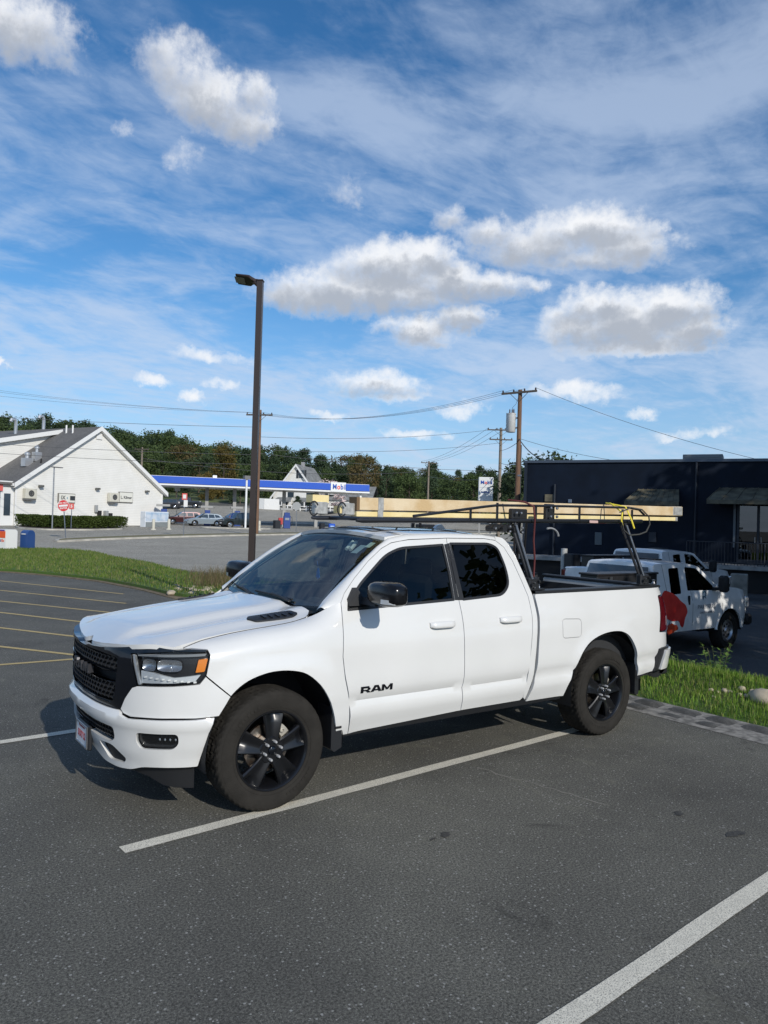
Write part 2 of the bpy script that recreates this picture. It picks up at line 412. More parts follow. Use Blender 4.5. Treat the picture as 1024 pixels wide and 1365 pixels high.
def smo(P, k=3):
    out = []; n = len(P)
    for i in range(n-1):
        p0, p1, p2, p3 = (Vector(P[max(i-1, 0)]), Vector(P[i]), Vector(P[i+1]), Vector(P[min(i+2, n-1)]))
        for j in range(k):
            t = j/k; out.append(tuple(.5*((2*p1)+(p2-p0)*t+(2*p0-5*p1+4*p2-p3)*t*t+(3*p1-p0-3*p2+p3)*t**3)))
    return out+[P[-1]]
def mir(P): return [(-p[0],)+tuple(p[1:]) for p in reversed(P)]
def truck():
    T = thing('pickup_truck', 'large clean white pickup in front with black wheels and a loaded black ladder rack', 'pickup truck', (1.85, 0, 0))
    def att(o): o.location = (-1.85, 0, 0); return o    # parts are modelled in place
    FAR = []
    for side in (-1, 1):
        fn = side_fn(side)
        arch_f = smo([(-.407, .705), (-.36, .79), (-.30, .865), (-.217, .92), (-.11, .955), (-.007, .967), (.11, .958), (.218, .925), (.327, .838), (.40, .735), (.445, .64), (.483, .52)])
        # fender
        top = [(-.50, 1.36), (-.70, 1.37), (-.66, 1.38)]
        fend = [(-.4935, .968), (-.47, 1.108), (-.485, 1.152), (-.56, 1.160), (-.64, 1.168), (-.665, 1.172),
                (-.60, zh(-.60)+.045), (-.5, zh(-.5)+.082), (-.40, zh(-.4)+.100), (-.2, zh(-.2)+.11), (.1, zh(.1)+.11), (.30, zh(.30)+.10), (.38, 1.395), (.43, 1.40),
                (.545, 1.405), (.53, 1.25), (.518, 1.02), (.54, .86), (.583, .68), (.61, .44), (.50, .445)] + [q for q in arch_f[::-1] if q[0] > -.30] + [(-.30, .865), (-.336, .831)]
        att(panel('fender', fend, fn, WHITE, T, st=.045, th=.02))
        # upper front fascia below the lamp
        s_ = 1 if side > 0 else -1
        pts = [(-1.085, .725), (-1.045, .80), (-.985, .878), (-.945, .893), (-.70, .905), (-.535, .918), (-.4965, .965), (-.338, .829), (-.36, .79), (-.409, .708), (-.55, .698), (-.70, .697), (-.90, .690), (-1.0, .684), (-1.06, .70)]
        att(panel('front_fascia', pts, lambda s, t, p=0., fn=fn: fn(s, t, p+.004), WHITE, T, st=.04, th=.03))
        # doors with their window frames
        d1 = [(.518, 1.02), (.53, 1.25), (.545, 1.40), (.585, 1.46), (.70, 1.565), (.86, 1.69), (1.01, 1.785), (1.12, 1.83), (1.30, 1.862), (1.715, 1.885), (1.70, 1.62), (1.682, 1.355), (1.688, .9), (1.688, .625), (1.71, .475), (1.0, .452), (.612, .44), (.583, .68), (.54, .86)]
        w1 = [(.585, 1.335, .012), (.60, 1.40, .02), (.744, 1.535, .05), (1.035, 1.745, .08), (1.20, 1.80, .06), (1.672, 1.828, .015), (1.668, 1.6, 0), (1.640, 1.369, .012)]
        d2 = [(1.715, 1.885), (2.15, 1.885), (2.28, 1.865), (2.37, 1.80), (2.43, 1.68), (2.475, 1.50), (2.50, 1.374), (2.497, 1.2), (2.478, 1.02), (2.458, .85), (2.445, .70), (2.43, .50), (2.40, .475), (1.71, .475), (1.688, .625), (1.688, .9), (1.682, 1.355), (1.70, 1.62)]
        w2 = [(1.738, 1.838, .012), (2.20, 1.84, .05), (2.30, 1.80, .09), (2.335, 1.62, .1), (2.318, 1.475, .07), (2.20, 1.388, .10), (1.722, 1.366, .012), (1.73, 1.6, 0)]
        def crease(fn):                                   # the pressed line low on the doors
            def g(s, t, p=0.): return fn(s, t, p-.015*math.exp(-((t-.685)/.022)**2)+.006*ss(.72, .78, t)*ss(.95, .80, t)+.010*ss(.5, .58, t)*ss(.66, .6, t))
            return g
        cfn = crease(fn)
        for nm, dd, ww, gl in (('front_door', d1, w1, SDG), ('rear_door', d2, w2, PVG)):
            d_ = att(panel(nm, dd, cfn, WHITE, T, holes=[ww], st=.05, th=.03, gap=.003))
            wf = panel('window_frame', inset(rounded(ww, 0), -.004), lambda s, t, p=0., fn=fn: fn(s, t, p-.003), TRIM, d_, holes=[inset(rounded(ww, 0), .020)], st=.05, th=.02, gap=0)
            g_ = panel('window', inset(rounded(ww, 0), .012), lambda s, t, p=0., fn=fn: fn(s, t, p-.010), gl, d_, st=.08, th=0, gap=0)
            hx = 1.46 if nm == 'front_door' else 2.225; hz = 1.197
            mb = MB(); mb.grid([[fn(hx+a*.117, hz+b*.033, -.0005-.012*(1-min(1, (a*a+b*b)))) for a in np.linspace(-1, 1, 9)] for b in np.linspace(-1, 1, 5)])
            # grip bar standing proud of the recess
            hp = []
            for a in np.linspace(-1, 1, 11): hp.append(fn(hx+a*.125, hz-.004*a, .036-.030*abs(a)**5))
            hb = MB()
            for (dz, dp) in ((0, 0),):
                rows = []
                for a in np.linspace(-1, 1, 15):
                    h = .026*(1-.25*abs(a)**6); o = .034-.028*abs(a)**6
                    rows.append([fn(hx+a*.128, hz+h*cos(q), max(.001, o+.011*sin(q)-(0 if sin(q) > -.2 else .02))) for q in np.linspace(0, 2*pi, 13)])
                hb.grid(rows); hb.add(rows[0], [tuple(range(13))]); hb.add(rows[-1], [tuple(range(13))])
            hb.build('door_handle', WHITE, d_, smooth=60)
            if nm == 'front_door':
                mb = MB(); mb.lathe([(0, .048), (.010, .048), (.011, .03)], (0, 0, 0), 'Y', 12); q = fn(hx+.115, hz, 0)
                MB().lathe([(0.0001, side*.012), (.009, side*.012), (.010, 0)], (q[0]-.006, q[1], q[2]), 'Y', 12).build('key_cylinder', STEEL, d_, smooth=40)
        # dark B pillar cover between the windows
        att(panel('pillar_cover', [(1.640, 1.374), (1.668, 1.6), (1.674, 1.822), (1.736, 1.833), (1.730, 1.6), (1.722, 1.371)], lambda s, t, p=0., fn=fn: fn(s, t, p+.002), TRIM, T, st=.06, th=.01, gap=.001,
                  holes=[[(1.6835, 1.40), (1.6895, 1.40), (1.711, 1.80), (1.705, 1.80)]]))
        # cab corner behind the rear door
        cc = [(2.50, 1.374), (2.475, 1.50), (2.43, 1.68), (2.37, 1.80), (2.28, 1.865), (2.30, 1.925), (2.38, 1.90), (2.44, 1.83), (2.485, 1.73), (2.525, 1.566), (2.56, 1.39), (2.562, 1.2), (2.545, 1.02), (2.53, .85), (2.515, .66), (2.46, .475), (2.43, .50), (2.445, .70), (2.458, .85), (2.478, 1.02), (2.497, 1.2)]
        att(panel('cab_corner', cc, fn, WHITE, T, st=.05, th=.05))
        # roof side rail and windscreen pillar: a strip from the door tops to the glass edge and roof edge
        ia = [(.43, 1.40), (.545, 1.403), (.585, 1.463), (.70, 1.568), (.86, 1.693), (1.01, 1.788), (1.12, 1.833), (1.30, 1.866), (1.715, 1.889), (2.15, 1.889), (2.28, 1.869)]
        ob = [(.40, .825, 1.335), (.47, .808, 1.405), (.56, .788, 1.475), (.70, .757, 1.578), (.86, .722, 1.690), (1.00, .692, 1.785), (1.13, .668, 1.858), (1.30, .655, 1.892), (1.715, .65, 1.905), (2.15, .655, 1.90), (2.30, .665, 1.885)]
        rows = []
        for (a, b) in zip(ia, ob):
            A = Vector(fn(a[0], a[1], .002)); B = Vector((b[0], side*b[1], b[2])); r = []
            for k in range(7):
                t = k/6; p = A.lerp(B, t); bl = .022*sin(pi*t); p += Vector((-.25*bl if b[0] < 1.2 else 0, side*.5*bl, .85*bl)); r.append(p)
            rows.append(r)
        sb = MB(); rr = []
        for i in range(len(rows)-1):                       # smoother along the length
            for j in range(4):
                rr.append([rows[i][k].lerp(rows[i+1][k], j/4) for k in range(7)])
        rr.append(rows[-1])
        if side > 0: rr = [list(reversed(r)) for r in rr]
        sb.grid(rr)
        att(sb.build('roof_rail', WHITE, T, smooth=50))
        # bed side with wheel opening
        ar = smo([(2.99, .565), (3.06, .71), (3.11, .80), (3.17, .87), (3.25, .93), (3.36, .975), (3.50, 1.003), (3.643, 1.008), (3.76, .99), (3.86, .94), (3.94, .84), (3.985, .74), (4.02, .62), (4.035, .535)])
        bs = [(2.60, 1.392), (2.585, 1.372), (2.588, 1.2), (2.571, 1.02), (2.556, .85), (2.541, .66), (2.485, .455), (2.97, .448)] + ar + [(4.26, .543), (4.335, .548), (4.40, .775), (4.62, .785, .02), (4.595, .93), (4.41, .945, .01), (4.47, 1.31, .02), (4.62, 1.315), (4.62, 1.392)]
        fuel = [(2.885, 1.163, .04), (3.148, 1.150, .04), (3.140, .985, .04), (2.883, .989, .04)]
        b_ = att(panel('bed_side', bs, cfn, WHITE, T, holes=[fuel] if side < 0 else [], st=.05, th=.03, hgap=.0015))
        if side < 0: att(panel('fuel_door', fuel, cfn, WHITE, T, st=.05, th=.01, gap=.0025))
        # bed rail cap
        rc = MB(); rows = []
        for s in np.linspace(2.60, 4.60, 24):
            a = fn(s, 1.392, .002); b = fn(s, 1.392, -.10); rows.append([a, (a[0], a[1]-side*.004, 1.417), (b[0], b[1], 1.421), (b[0], b[1]-side*.004, 1.35)])
        rc.grid(rows if side < 0 else [list(reversed(r)) for r in rows]); rc_ = att(rc.build('bed_rail_cap', TRIM, T, smooth=35))
        # tail lamp
        tl = [(4.475, 1.303, .02), (4.662, 1.305, .03), (4.655, .955, .03), (4.42, .953, .02)]
        l_ = att(panel('tail_light', tl, lambda s, t, p=0., fn=fn: fn(s, t, p+.006), REDL, T, st=.04, th=.03, gap=.002))
        panel('reverse_lens', [(4.57, 1.10, .01), (4.63, 1.10, .01), (4.625, 1.0, .01), (4.565, 1.0, .01)], lambda s, t, p=0., fn=fn: fn(s, t, p+.009), mat('smoky_lens', (.28, .22, .23), .15, coat=1), l_, st=.05, th=.01)
        panel('lamp_bezel', inset(rounded(tl, 0), -.012), lambda s, t, p=0., fn=fn: fn(s, t, p-.004), BLACKP, l_, st=.05, th=.02, gap=0)
        # rear bumper end
        rb = [(4.41, .560, .01), (4.475, .755, .01), (4.60, .765, .03), (5.1, .765, .03), (5.1, .60, .03), (4.95, .565, .02)]
        bo = lambda s, t, p=0., fn=fn: fn(s, t, p+.050)
        att(panel('rear_bumper_end', rb, bo, WHITE, T, st=.05, th=.06, gap=0))
        att(panel('bumper_trim', [(4.33, .552), (4.37, .66), (4.395, .775), (4.46, .785), (4.70, .785), (4.68, .765), (4.475, .765), (4.44, .66), (4.405, .555)], lambda s, t, p=0., fn=fn: fn(s, t, p+.030), TRIM, T, st=.05, th=.08, gap=0))
        # wheel liners, mud flaps
        for cx, z0, a0, a1, R in ((.03, .43, -.1, 3.3, .525), (3.58, .43, -.1, 3.3, .53)):
            rows = []
            for k in range(25):
                a = a0+(a1-a0)*k/24; rows.append([(cx+R*cos(a), side*y, z0+R*1.03*sin(a)) for y in (.995, .93, .5)])
            lb = MB(); lb.grid(rows); lb.add([r[2] for r in rows]+[(cx, side*.5, z0-.05)], [(i, i+1, 25) for i in range(24)])
            att(lb.build('wheel_liner', DARK, T, smooth=40))
        for cx, x0, x1 in ((0, .455, .545), (0, 4.015, 4.075)):
            mb = MB(); y0 = .995
            mb.prism([(x0, .66), (x1, .60), (x1, .36), (x0+.03, .335), (x0, .36)], lambda a, b: (a, side*y0, b), lambda a, b: (a, side*(y0-.20), b))
            mb.box(((x0+x1)/2+.01, side*(y0+.004), .55), (.055, .014, .10), bev=.004)
            mb.lathe([(.0001, side*(y0+.014)), (.009, side*(y0+.014)), (.01, side*y0)], ((x0+x1)/2+.01, 0, .57), 'Y', 8)
            att(mb.build('mud_flap', TRIM, T, smooth=30))
        # sill under the doors
        mb = MB(); rows = []
        for s in np.linspace(.56, 2.95, 20):
            a = fn(s, .46, -.006); rows.append([(a[0], a[1], .475), (a[0], a[1]-side*.02, .42), (a[0], a[1]-side*.25, .40), (a[0], a[1]-side*.3, .5)])
        mb.grid(rows); att(mb.build('rocker_panel', TRIM, T, smooth=30))
        # hood-side vent with slots
        # headlight
        hl = [(-1.012, 1.095, .01), (-.70, 1.122, .0), (-.49, 1.118, .03), (-.462, 1.095, .03), (-.494, .965, .03), (-.535, .922, .03), (-.70, .909, 0), (-.945, .897, .012)]
        hb_ = att(panel('headlight', hl, lambda s, t, p=0., fn=fn: pin(fn, s, t, p-.055), mat('lamp_housing_black', (.018, .018, .02), .25, coat=.3), T, st=.06, th=-.05, gap=0))
        A = lambda k: (lambda s, t, p=0., fn=fn: pin(fn, s, t, p+k))
        panel('turn_lens', [(-.565, .985, .008), (-.50, .990, .01), (-.478, 1.078, .012), (-.545, 1.070, .008)], A(-.022), AMBER, hb_, st=.03, th=.02)
        panel('daylight_strip', [(-.935, .905, .01), (-.70, .916, 0), (-.56, .928, .01), (-.52, .975, .01), (-.60, .966, 0), (-.70, .955, 0), (-.78, .968, 0), (-.86, .985, 0), (-.945, .992, .01)], A(-.026), mat('drl_white', (.55, .57, .58), .25, coat=.6), hb_, st=.04, th=.02)
        panel('upper_strip', [(-.97, 1.078), (-.50, 1.092), (-.49, 1.108), (-.985, 1.094)], A(-.020), mat('lamp_grey', (.20, .21, .22), .3, coat=.5), hb_, st=.05, th=.02, gap=0)
        led = MB()
        for k in range(9):
            c = pin(fn, -.90+k*.042, .950-.003*k, -.018); led = MB(); led.box(c, (.022, .010, .012), bev=.003)
            led.build('led', mat('led_white', (.75, .75, .73), .3), hb_)
        for (u, v, ru, rv) in ((-.878, 1.028, .050, .038), (-.735, 1.030, .085, .038)):
            mb = MB(); rows = []
            for q in np.linspace(0, 1, 6):
                rows.append([pin(fn, u+ru*q*(abs(cos(t))**.6)*(1 if cos(t) > 0 else -1), v+rv*q*(abs(sin(t))**.6)*(1 if sin(t) > 0 else -1), -.046+.026*q*q) for t in np.linspace(0, 2*pi, 17)])
            mb.grid(rows); mb.build('reflector', mat('lamp_reflector', (.42, .43, .45), .22, metal=.75), hb_, smooth=80)
            mb = MB(); c = pin(fn, u, v, -.028); n = 12
            mb.lathe([(.0001, side*.012), (.014, side*.009), (.020, 0)], c, 'Y', 14); mb.build('projector', LENS, hb_, smooth=80)
        panel('lens_cover', [(p[0], p[1]) + ((p[2],) if len(p) > 2 else ()) for p in hl], A(.003), LENS, hb_, st=.05, th=0, gap=.002)
        panel('chrome_edge', [(-1.012, 1.088), (-.995, 1.088), (-.93, .90), (-.948, .90)], A(-.01), PLASTG, hb_, st=.05, th=.02, gap=0)
        # fog lamp
        fg = [(-.935, .597, .03), (-.655, .603, .03), (-.652, .535, .03), (-.69, .497, .03), (-.915, .489, .03), (-.945, .535, .02)]
        fo = front_fn(.035)
        w = lambda P: [((-1 if side < 0 else 1)*(q[0]+S0),)+tuple(q[1:]) for q in P]
        f_ = att(panel('fog_lamp', inset(rounded(w(fg), 0), -.004), lambda a, t, p=0.: fo(a, t, p-.030), mat('fog_black', (.012, .012, .013), .3, coat=.5), T, st=.05, th=.0, gap=0))
        panel('fog_cover', inset(rounded(w(fg), 0), .004), lambda a, t, p=0.: fo(a, t, p-.010), LENS, f_, st=.05, th=0, gap=0)
        fl = MB()
        for k in range(4):
            c = fo(w([(-.78+.035*k, .56)])[0][0], .56, -.02); fl = MB(); fl.box(c, (.010, .018, .016), bev=.004)
            fl.build('fog_bulb', PLASTG, f_, smooth=40)
        # mirror
        mbs = MB(); rows = []
        X0, X1 = .665, .94
        for t in np.linspace(0, 1, 13):                    # from the inner edge outward
            y = side*(1.03+.35*t); e = 1-.25*abs(2*t-1)**4; hz = .092*e*(.93+.07*t); hx = .125*e*(1-.10*t)
            cz = 1.478+.006*t; cx = .80-.04*t
            r = []
            for q in np.linspace(0, 2*pi, 17):
                r.append((cx+hx*(abs(cos(q))**.55)*(1 if cos(q) > 0 else -1)*(1 if cos(q) < 0 else .55), y, cz+hz*(abs(sin(q))**.55)*(1 if sin(q) > 0 else -1)))
            rows.append(r)
        lr = rows[-1]; cc_ = Vector((sum(p[0] for p in lr[:-1])/16, 0, sum(p[2] for p in lr[:-1])/16))
        for dy_, k_ in ((.012, .93), (.022, .78), (.028, .5), (.030, .05)): rows.append([(cc_.x+(p[0]-cc_.x)*k_, lr[0][1]+side*dy_, cc_.z+(p[2]-cc_.z)*k_) for p in lr])
        mbs.grid(rows); mbs.add(rows[0], [tuple(range(17))])
        m_ = att(mbs.build('wing_mirror', mat('mirror_black', (.006, .0065, .008), .22, coat=.1, spec=.3), T, smooth=75))
        mb = MB(); mb.box((.825, side*1.20, 1.478), (.012, .20, .12), bev=.005); mb.build('mirror_glass', CHROME, m_, smooth=40)
        mb = MB(); mb.prism([(.60, 1.372), (.73, 1.372), (.75, 1.40), (.70, 1.50), (.665, 1.50), (.60, 1.42)], lambda a, b: fn(a, b, .02), lambda a, b: fn(a, b, -.01))
        mb.prism([(.70, 1.385), (.82, 1.385), (.82, 1.43), (.72, 1.43)], lambda a, b: (a, side*1.14, b), lambda a, b: (a, side*.93, b)); mb.build('mirror_arm', TRIM, m_, smooth=30)
        mb = MB(); rows = []
        for t in np.linspace(.35, .96, 9):
            y = side*(1.03+.35*t); rows.append([(.86-.04*t, y+side*.004, 1.432+.016*z) for z in (1, -1)])
        mb = MB(); rows = []
        for (dx, yy) in ((-.112, 1.27), (-.100, 1.345), (-.070, 1.378), (-.02, 1.386), (.015, 1.386)): rows.append([(.765+dx, side*(yy+.004), 1.436+.016*z) for z in (1, -1)])
        mb.grid(rows); mb.build('signal_strip', PLASTG, m_, smooth=40)
        # cab step / brake parts / wheels
        for cx in (0.0, 3.57):
            wheel(T, cx, side)
        # badge letters on the door
        for (txt) in ('RAM',):
            def L_(poly, dx, dz):
                mb.prism([(dx+a*.087, dz+b*.047) for a, b in poly], lambda a, b: cfn(a, b, .007), lambda a, b: cfn(a, b, -.001))
            mb = MB(); bx, bz = (.665, .738) if side < 0 else (.665, .738); sp_ = .105
            letters = [  # quads that make R, A, M
                [[(0, 0), (.26, 0), (.26, 1), (0, 1)], [(.26, .72), (.86, .72), (.80, 1), (.26, 1)], [(.68, .42), (.94, .42), (.95, .72), (.70, .74)], [(.26, .28), (.68, .28), (.90, .42), (.68, .46), (.26, .46)], [(.50, .28), (.70, 0), (1.05, 0), (.78, .30)]],
                [[(-.05, 0), (.24, 0), (.56, 1), (.30, 1)], [(.30, 1), (.70, 1), (.66, .72), (.44, .72)], [(.48, 1), (.70, 1), (1.06, 0), (.76, 0)], [(.24, .18), (.76, .18), (.70, .38), (.32, .38)]],
                [[(0, 0), (.24, 0), (.24, .98), (0, .98)], [(.24, 1), (.10, 1), (.46, .12), (.56, .12), (.56, .38)], [(.88, 1), (1.02, 1), (.66, .12), (.56, .12), (.56, .38)], [(.88, 0), (1.12, 0), (1.12, .98), (.88, .98)]]]
            for i, lt in enumerate(letters):
                for q in lt:
                    pp = q if side < 0 else [(1-a, b) for a, b in q]
                    L_(pp, bx+.012+i*.094 if side < 0 else bx+(2-i)*.094, bz+.003)
            att(mb.build('door_badge', BLACKP, T))
    # ------------------------------------------------ nose
    bprof = lambda a, z: .018*math.exp(-((z-.655)/.035)**2)-.03*ss(.69, .715, z)+.012*math.exp(-((z-.445)/.05)**2)*ss(1.1, .75, a)
    ff = front_fn(.035, bprof)
    near = [(-.437, .700), (-.47, .60), (-.525, .375, .01), (-.80, .368), (-.92, .360, .04), (-1.02, .330, .03), (-1.15, .318, .05), (-1.33, .322, .05), (-1.48, .355, .05), (-1.58, .378)]
    hi = [(-S0, .392)]
    top = [(-.437, .700), (-.55, .693), (-.70, .691), (-.90, .684), (-1.0, .678), (-1.06, .692), (-1.10, .715), (-1.25, .712), (-1.45, .712)]
    P = [((s[0]+S0)*-1,)+tuple(s[1:]) for s in near]; Tp = [((s[0]+S0)*-1,)+tuple(s[1:]) for s in top]
    outer = P + mir(P) + mir(Tp)[::-1][::-1][1:-0 or None]
    # bottom from left to right, then the top edge back from right to left
    outer = P + [(0, .385)] + mir(P)[:-1] + mir(Tp)[::-1][:-1] + [(0, .712)] + list(reversed(Tp))[:-1]
    fg = [(-.935, .597, .03), (-.655, .603, .03), (-.652, .535, .03), (-.69, .497, .03), (-.915, .489, .03), (-.945, .535, .02)]
    fgw = [(-(q[0]+S0), q[1], q[2]) for q in fg]
    lw = S0-1.135
    mesh = [(-lw, .602, .03), (0, .618, 0), (lw, .602, .03), (lw, .520, .03), (lw-.06, .492, .03), (0, .505, 0), (-lw+.06, .492, .03), (-lw, .520, .03)]
    tow = [(-.30-(0), .0, 0)]
    tw = [(-(S0-1.36), .468, .03), (-(S0-1.17), .476, .05), (-(S0-1.055), .398, .03), (-(S0-1.085), .362, .02), (-(S0-1.28), .354, .04)]
    b_ = att(panel('front_bumper', outer, ff, WHITE, T, holes=[fgw, mir(fgw), mesh, tw, mir(tw)], st=.04, th=.025, gap=0))
    bk = front_fn(.0)
    mb = panel('x', inset(rounded(mesh, 0), -.01), lambda w_, z, p=0.: bk(w_, z, p-.015), None, None, st=.08, th=0, build=False)
    for h in (tw, mir(tw)): panel('x', inset(rounded(h, 0), -.01), lambda w_, z, p=0.: bk(w_, z, p+.012), None, None, st=.08, th=0, build=False, mb=mb)
    mb.build('bumper_backing', DARK, b_)
    def lattice(name, x0, x1, z0, z1, nr, fnn, inside, parent, m, push=.0, w0=.034, hgt=.35):
        mb = MB(); dz = (z1-z0)/nr
        for r in range(nr+1):
            z = z0+r*dz; n = int((x1-x0)/w0)
            for k in range(n+1):
                u = x0+(k+(.5 if r % 2 else 0))*w0
                if not inside(u, z): continue
                # a small slanted bar and a leg, like expanded mesh
                a = [(u-w0*.42, z-dz*.16), (u+w0*.42, z+dz*.10), (u+w0*.42, z+dz*.30), (u-w0*.42, z+dz*.06)]
                mb.prism(a, lambda p, q: fnn(p, q, push+.008), lambda p, q: fnn(p, q, push-.012))
                b = [(u-w0*.10, z), (u+w0*.08, z+dz*.1), (u-w0*.42, z+dz), (u-w0*.58, z+dz*.95)]
                if inside(u-w0*.4, z+dz): mb.prism(b, lambda p, q: fnn(p, q, push+.000), lambda p, q: fnn(p, q, push-.012))
        return mb.build(name, m, parent)
    gm = mat('grille_black', (.022, .022, .024), .28, coat=.5)
    mo = rounded(mesh, 0)
    lattice('intake_mesh', -lw, lw, .49, .62, 4, bk, lambda u, z: inpoly((u, z), mo), b_, gm, push=.008, w0=.04)
    def hood_fn(x, y, push=0.):
        a = abs(y); edge = .845; xe = min(x, .4)
        ze = zh(xe)
        z = ze+.062*(1-(a/edge)**2.2)*(1-.62*ss(-.55, -1.0, x))
        z += .024*ss(.46, .36, a)*ss(-.98, -.7, x)*(1-.4*ss(.0, .4, x))-.010*math.exp(-((a-.50)/.05)**2)*ss(-.95, -.6, x)
        z += .016*math.exp(-((a-.66)/.07)**2)*ss(-.9, -.4, x)
        z -= .055*ss(-.74, -1.03, x)**1.3*(1 if a < .6 else 1-.4*ss(.6, .85, a))+.02*ss(.6, .3, a)*ss(-.9, -1.0, x)
        z -= .012*ss(.76, .86, a)*ss(-.42, -.62, x)
        return (x, y, z+push)
    def ztop_(q): a_ = pln(-q, .02, 1, 1.1); return hood_fn(a_[0], a_[1])[2]-.014-.012*ss(.15, .04, a_[1])
    # grille surround
    gf = front_fn(.0, lambda a, z: .022*ss(.70, .50, a)*ss(.70, .8, z)+.018*ss(1.05, 1.13, z)*ss(.62, .5, a))
    ga = S0-1.125; gb = S0-1.10
    su = [(-(S0-1.085), .722), (-(S0-1.05), .80), (-(S0-.985), .878), (-(S0-.955), .893), (-(S0-1.015), 1.095), (-(S0-.70), 1.126), (-(S0-.50), 1.122), (-(S0-.49), 1.136), (-(S0-.60), 1.142)] + [(-(S0-q_), ztop_(q_)) for q_ in (.68, .76, .84, .92, 1.0, 1.1, 1.2, 1.32, 1.45)] + [(-.15, ztop_(S0-.15)), (-.06, ztop_(S0-.06)-.006)]
    su2 = su + [(0, ztop_(S0)-.014)] + mir(su) + [(0, .728)]
    gmh = [(-ga, .757, .05), (-ga*.5, .750, 0), (0, .748, 0), (ga*.5, .750, 0), (ga, .757, .05), (gb, 1.072, .04), (0, 1.078, 0), (-gb, 1.072, .04)]
    g_ = att(panel('grille', su2, lambda w_, z, p=0.: pinf(gf, w_, z, p), BLACKP, T, holes=[gmh], st=.045, th=.05, gap=.001))
    gi = rounded(gmh, 0); gbk = lambda w_, z, p=0.: pinf(gf, w_, z, p-.055)
    panel('grille_backing', inset(gi, -.01), lambda w_, z, p=0.: pinf(gf, w_, z, p-.075), DARK, g_, st=.08, th=0)
    for zz_ in (0, 1): lattice('grille_mesh', -gb, gb, .75, 1.08, 10, gbk, lambda u, z, zz_=zz_: inpoly((u, z), gi) and (z > .955 if zz_ else z < .900), g_, gm, push=.03, w0=.054)
    mb = MB()
    for (za, zb, pu) in ((.958, .966, .045), (.893, .901, .045)):
        mb.prism(densify([(-gb+.004, za), (gb-.004, za), (gb-.004, zb), (-gb+.004, zb)], .06), lambda p, q: gbk(p, q, pu+.004), lambda p, q: gbk(p, q, pu-.02))
    inn = inset(gi, .012)
    for i in range(len(gi)):
        j = (i+1) % len(gi); q = [gi[i], gi[j], inn[j], inn[i]]; A = [gbk(*p, .052) for p in q]; mb.add(A, [(0, 1, 2, 3)])
    mb.build('grille_bars', BLACKP, g_)
    # raised letters in the middle of the grille
    lt = MB()
    def GL(poly, dx): lt.prism([(dx+a*.105, .898+b*.062) for a, b in poly], lambda a, b: gbk(a, b, .068), lambda a, b: gbk(a, b, .03))
    LET = [[[(0, 0), (.26, 0), (.26, 1), (0, 1)], [(.26, .72), (.86, .72), (.80, 1), (.26, 1)], [(.68, .42), (.94, .42), (.95, .72), (.70, .74)], [(.26, .28), (.68, .28), (.90, .42), (.68, .46), (.26, .46)], [(.50, .28), (.70, 0), (1.05, 0), (.78, .30)]],
           [[(-.05, 0), (.24, 0), (.56, 1), (.30, 1)], [(.30, 1), (.70, 1), (.66, .72), (.44, .72)], [(.48, 1), (.70, 1), (1.06, 0), (.76, 0)], [(.24, .18), (.76, .18), (.70, .38), (.32, .38)]],
           [[(0, 0), (.24, 0), (.24, .98), (0, .98)], [(.24, 1), (.10, 1), (.46, .12), (.56, .12), (.56, .38)], [(.88, 1), (1.02, 1), (.66, .12), (.56, .12), (.56, .38)], [(.88, 0), (1.12, 0), (1.12, .98), (.88, .98)]]]
    # the far side is the truck's right, so letters run from +w (its right) to -w as one reads them from the front
    for i, l in enumerate(LET):
        for q in l: GL([(1-a, b) for a, b in q], .12-i*.125-.05)
    lt.build('grille_letters', mat('dark_chrome', (.10, .10, .11), .3, metal=.7), g_)
    # air dam
    ad = front_fn(-.012)
    P1 = [(-(S0-.575), .39), (-(S0-.56), .262), (-(S0-.70), .210), (-(S0-.80), .225), (-(S0-.92), .275), (-(S0-1.08), .300), (-(S0-1.25), .335), (-.3, .355)]
    P1 = P1 + [(-.3, .39), (-(S0-1.0), .39)] if 0 else P1
    att(panel('air_dam', [(-(S0-.54), .39), (-(S0-.535), .205)]+P1[2:]+mir(P1)[:-1]+[((S0-.535), .205), ((S0-.54), .39)], lambda w_, z, p=0.: ad(w_, z, p+(z-.38)*.1), TRIM, T, st=.07, th=.02))
    mb = MB(); mb.box((-.40, 0, .38), (.6, 1.2, .10)); mb.box((-.5, 0, .52), (.4, 1.1, .2)); att(mb.build('splash_shield', DARK, T))
    # licence plate
    pb = att(MB().box((-.985, -.012, .435), (.03, .30, .17), bev=.008).build('plate_bracket', TRIM, T))
    pm = mat('plate_white', (.72, .74, .76), .35, noise=.05)
    pw = MB(); pw.box((-1.003, -.012, .438), (.006, .27, .140), bev=.002); pw.build('licence_plate', pm, pb)
    fr_ = MB()
    for (y, z, a, b) in ((0, .510, .29, .015), (0, .366, .29, .015), (.139, .438, .015, .15), (-.139, .438, .015, .15)): fr_.box((-1.007, y-.012, z), (.010, a, b), bev=.003)
    fr_.build('plate_frame', STEEL, pb, smooth=30)
    text_mesh('plate_number', '51XY L2', .066, mat('plate_red', (.34, .04, .04), .5), pb, frame4((-1.0068, -.012, .432), (0, -1, 0), (0, 0, 1)), ext=.001, bold=.0015, xs=.80)
    text_mesh('plate_number', 'Massachusetts', .023, MATS['plate_red'], pb, frame4((-1.0068, -.012, .491), (0, -1, 0), (0, 0, 1)), ext=.001, xs=1.1)
    # ------------------------------------------------ hood
    def hx(a): return -.985+.02*(a/.25)**2 if a < .25 else np.interp(a, [.25, .42, .52, .60, .70, .76, .82, .855], [-.968, -.940, -.917, -.892, -.845, -.795, -.722, -.672])
    fr = [(float(hx(abs(y))), y) for y in np.linspace(-.855, .855, 47)]
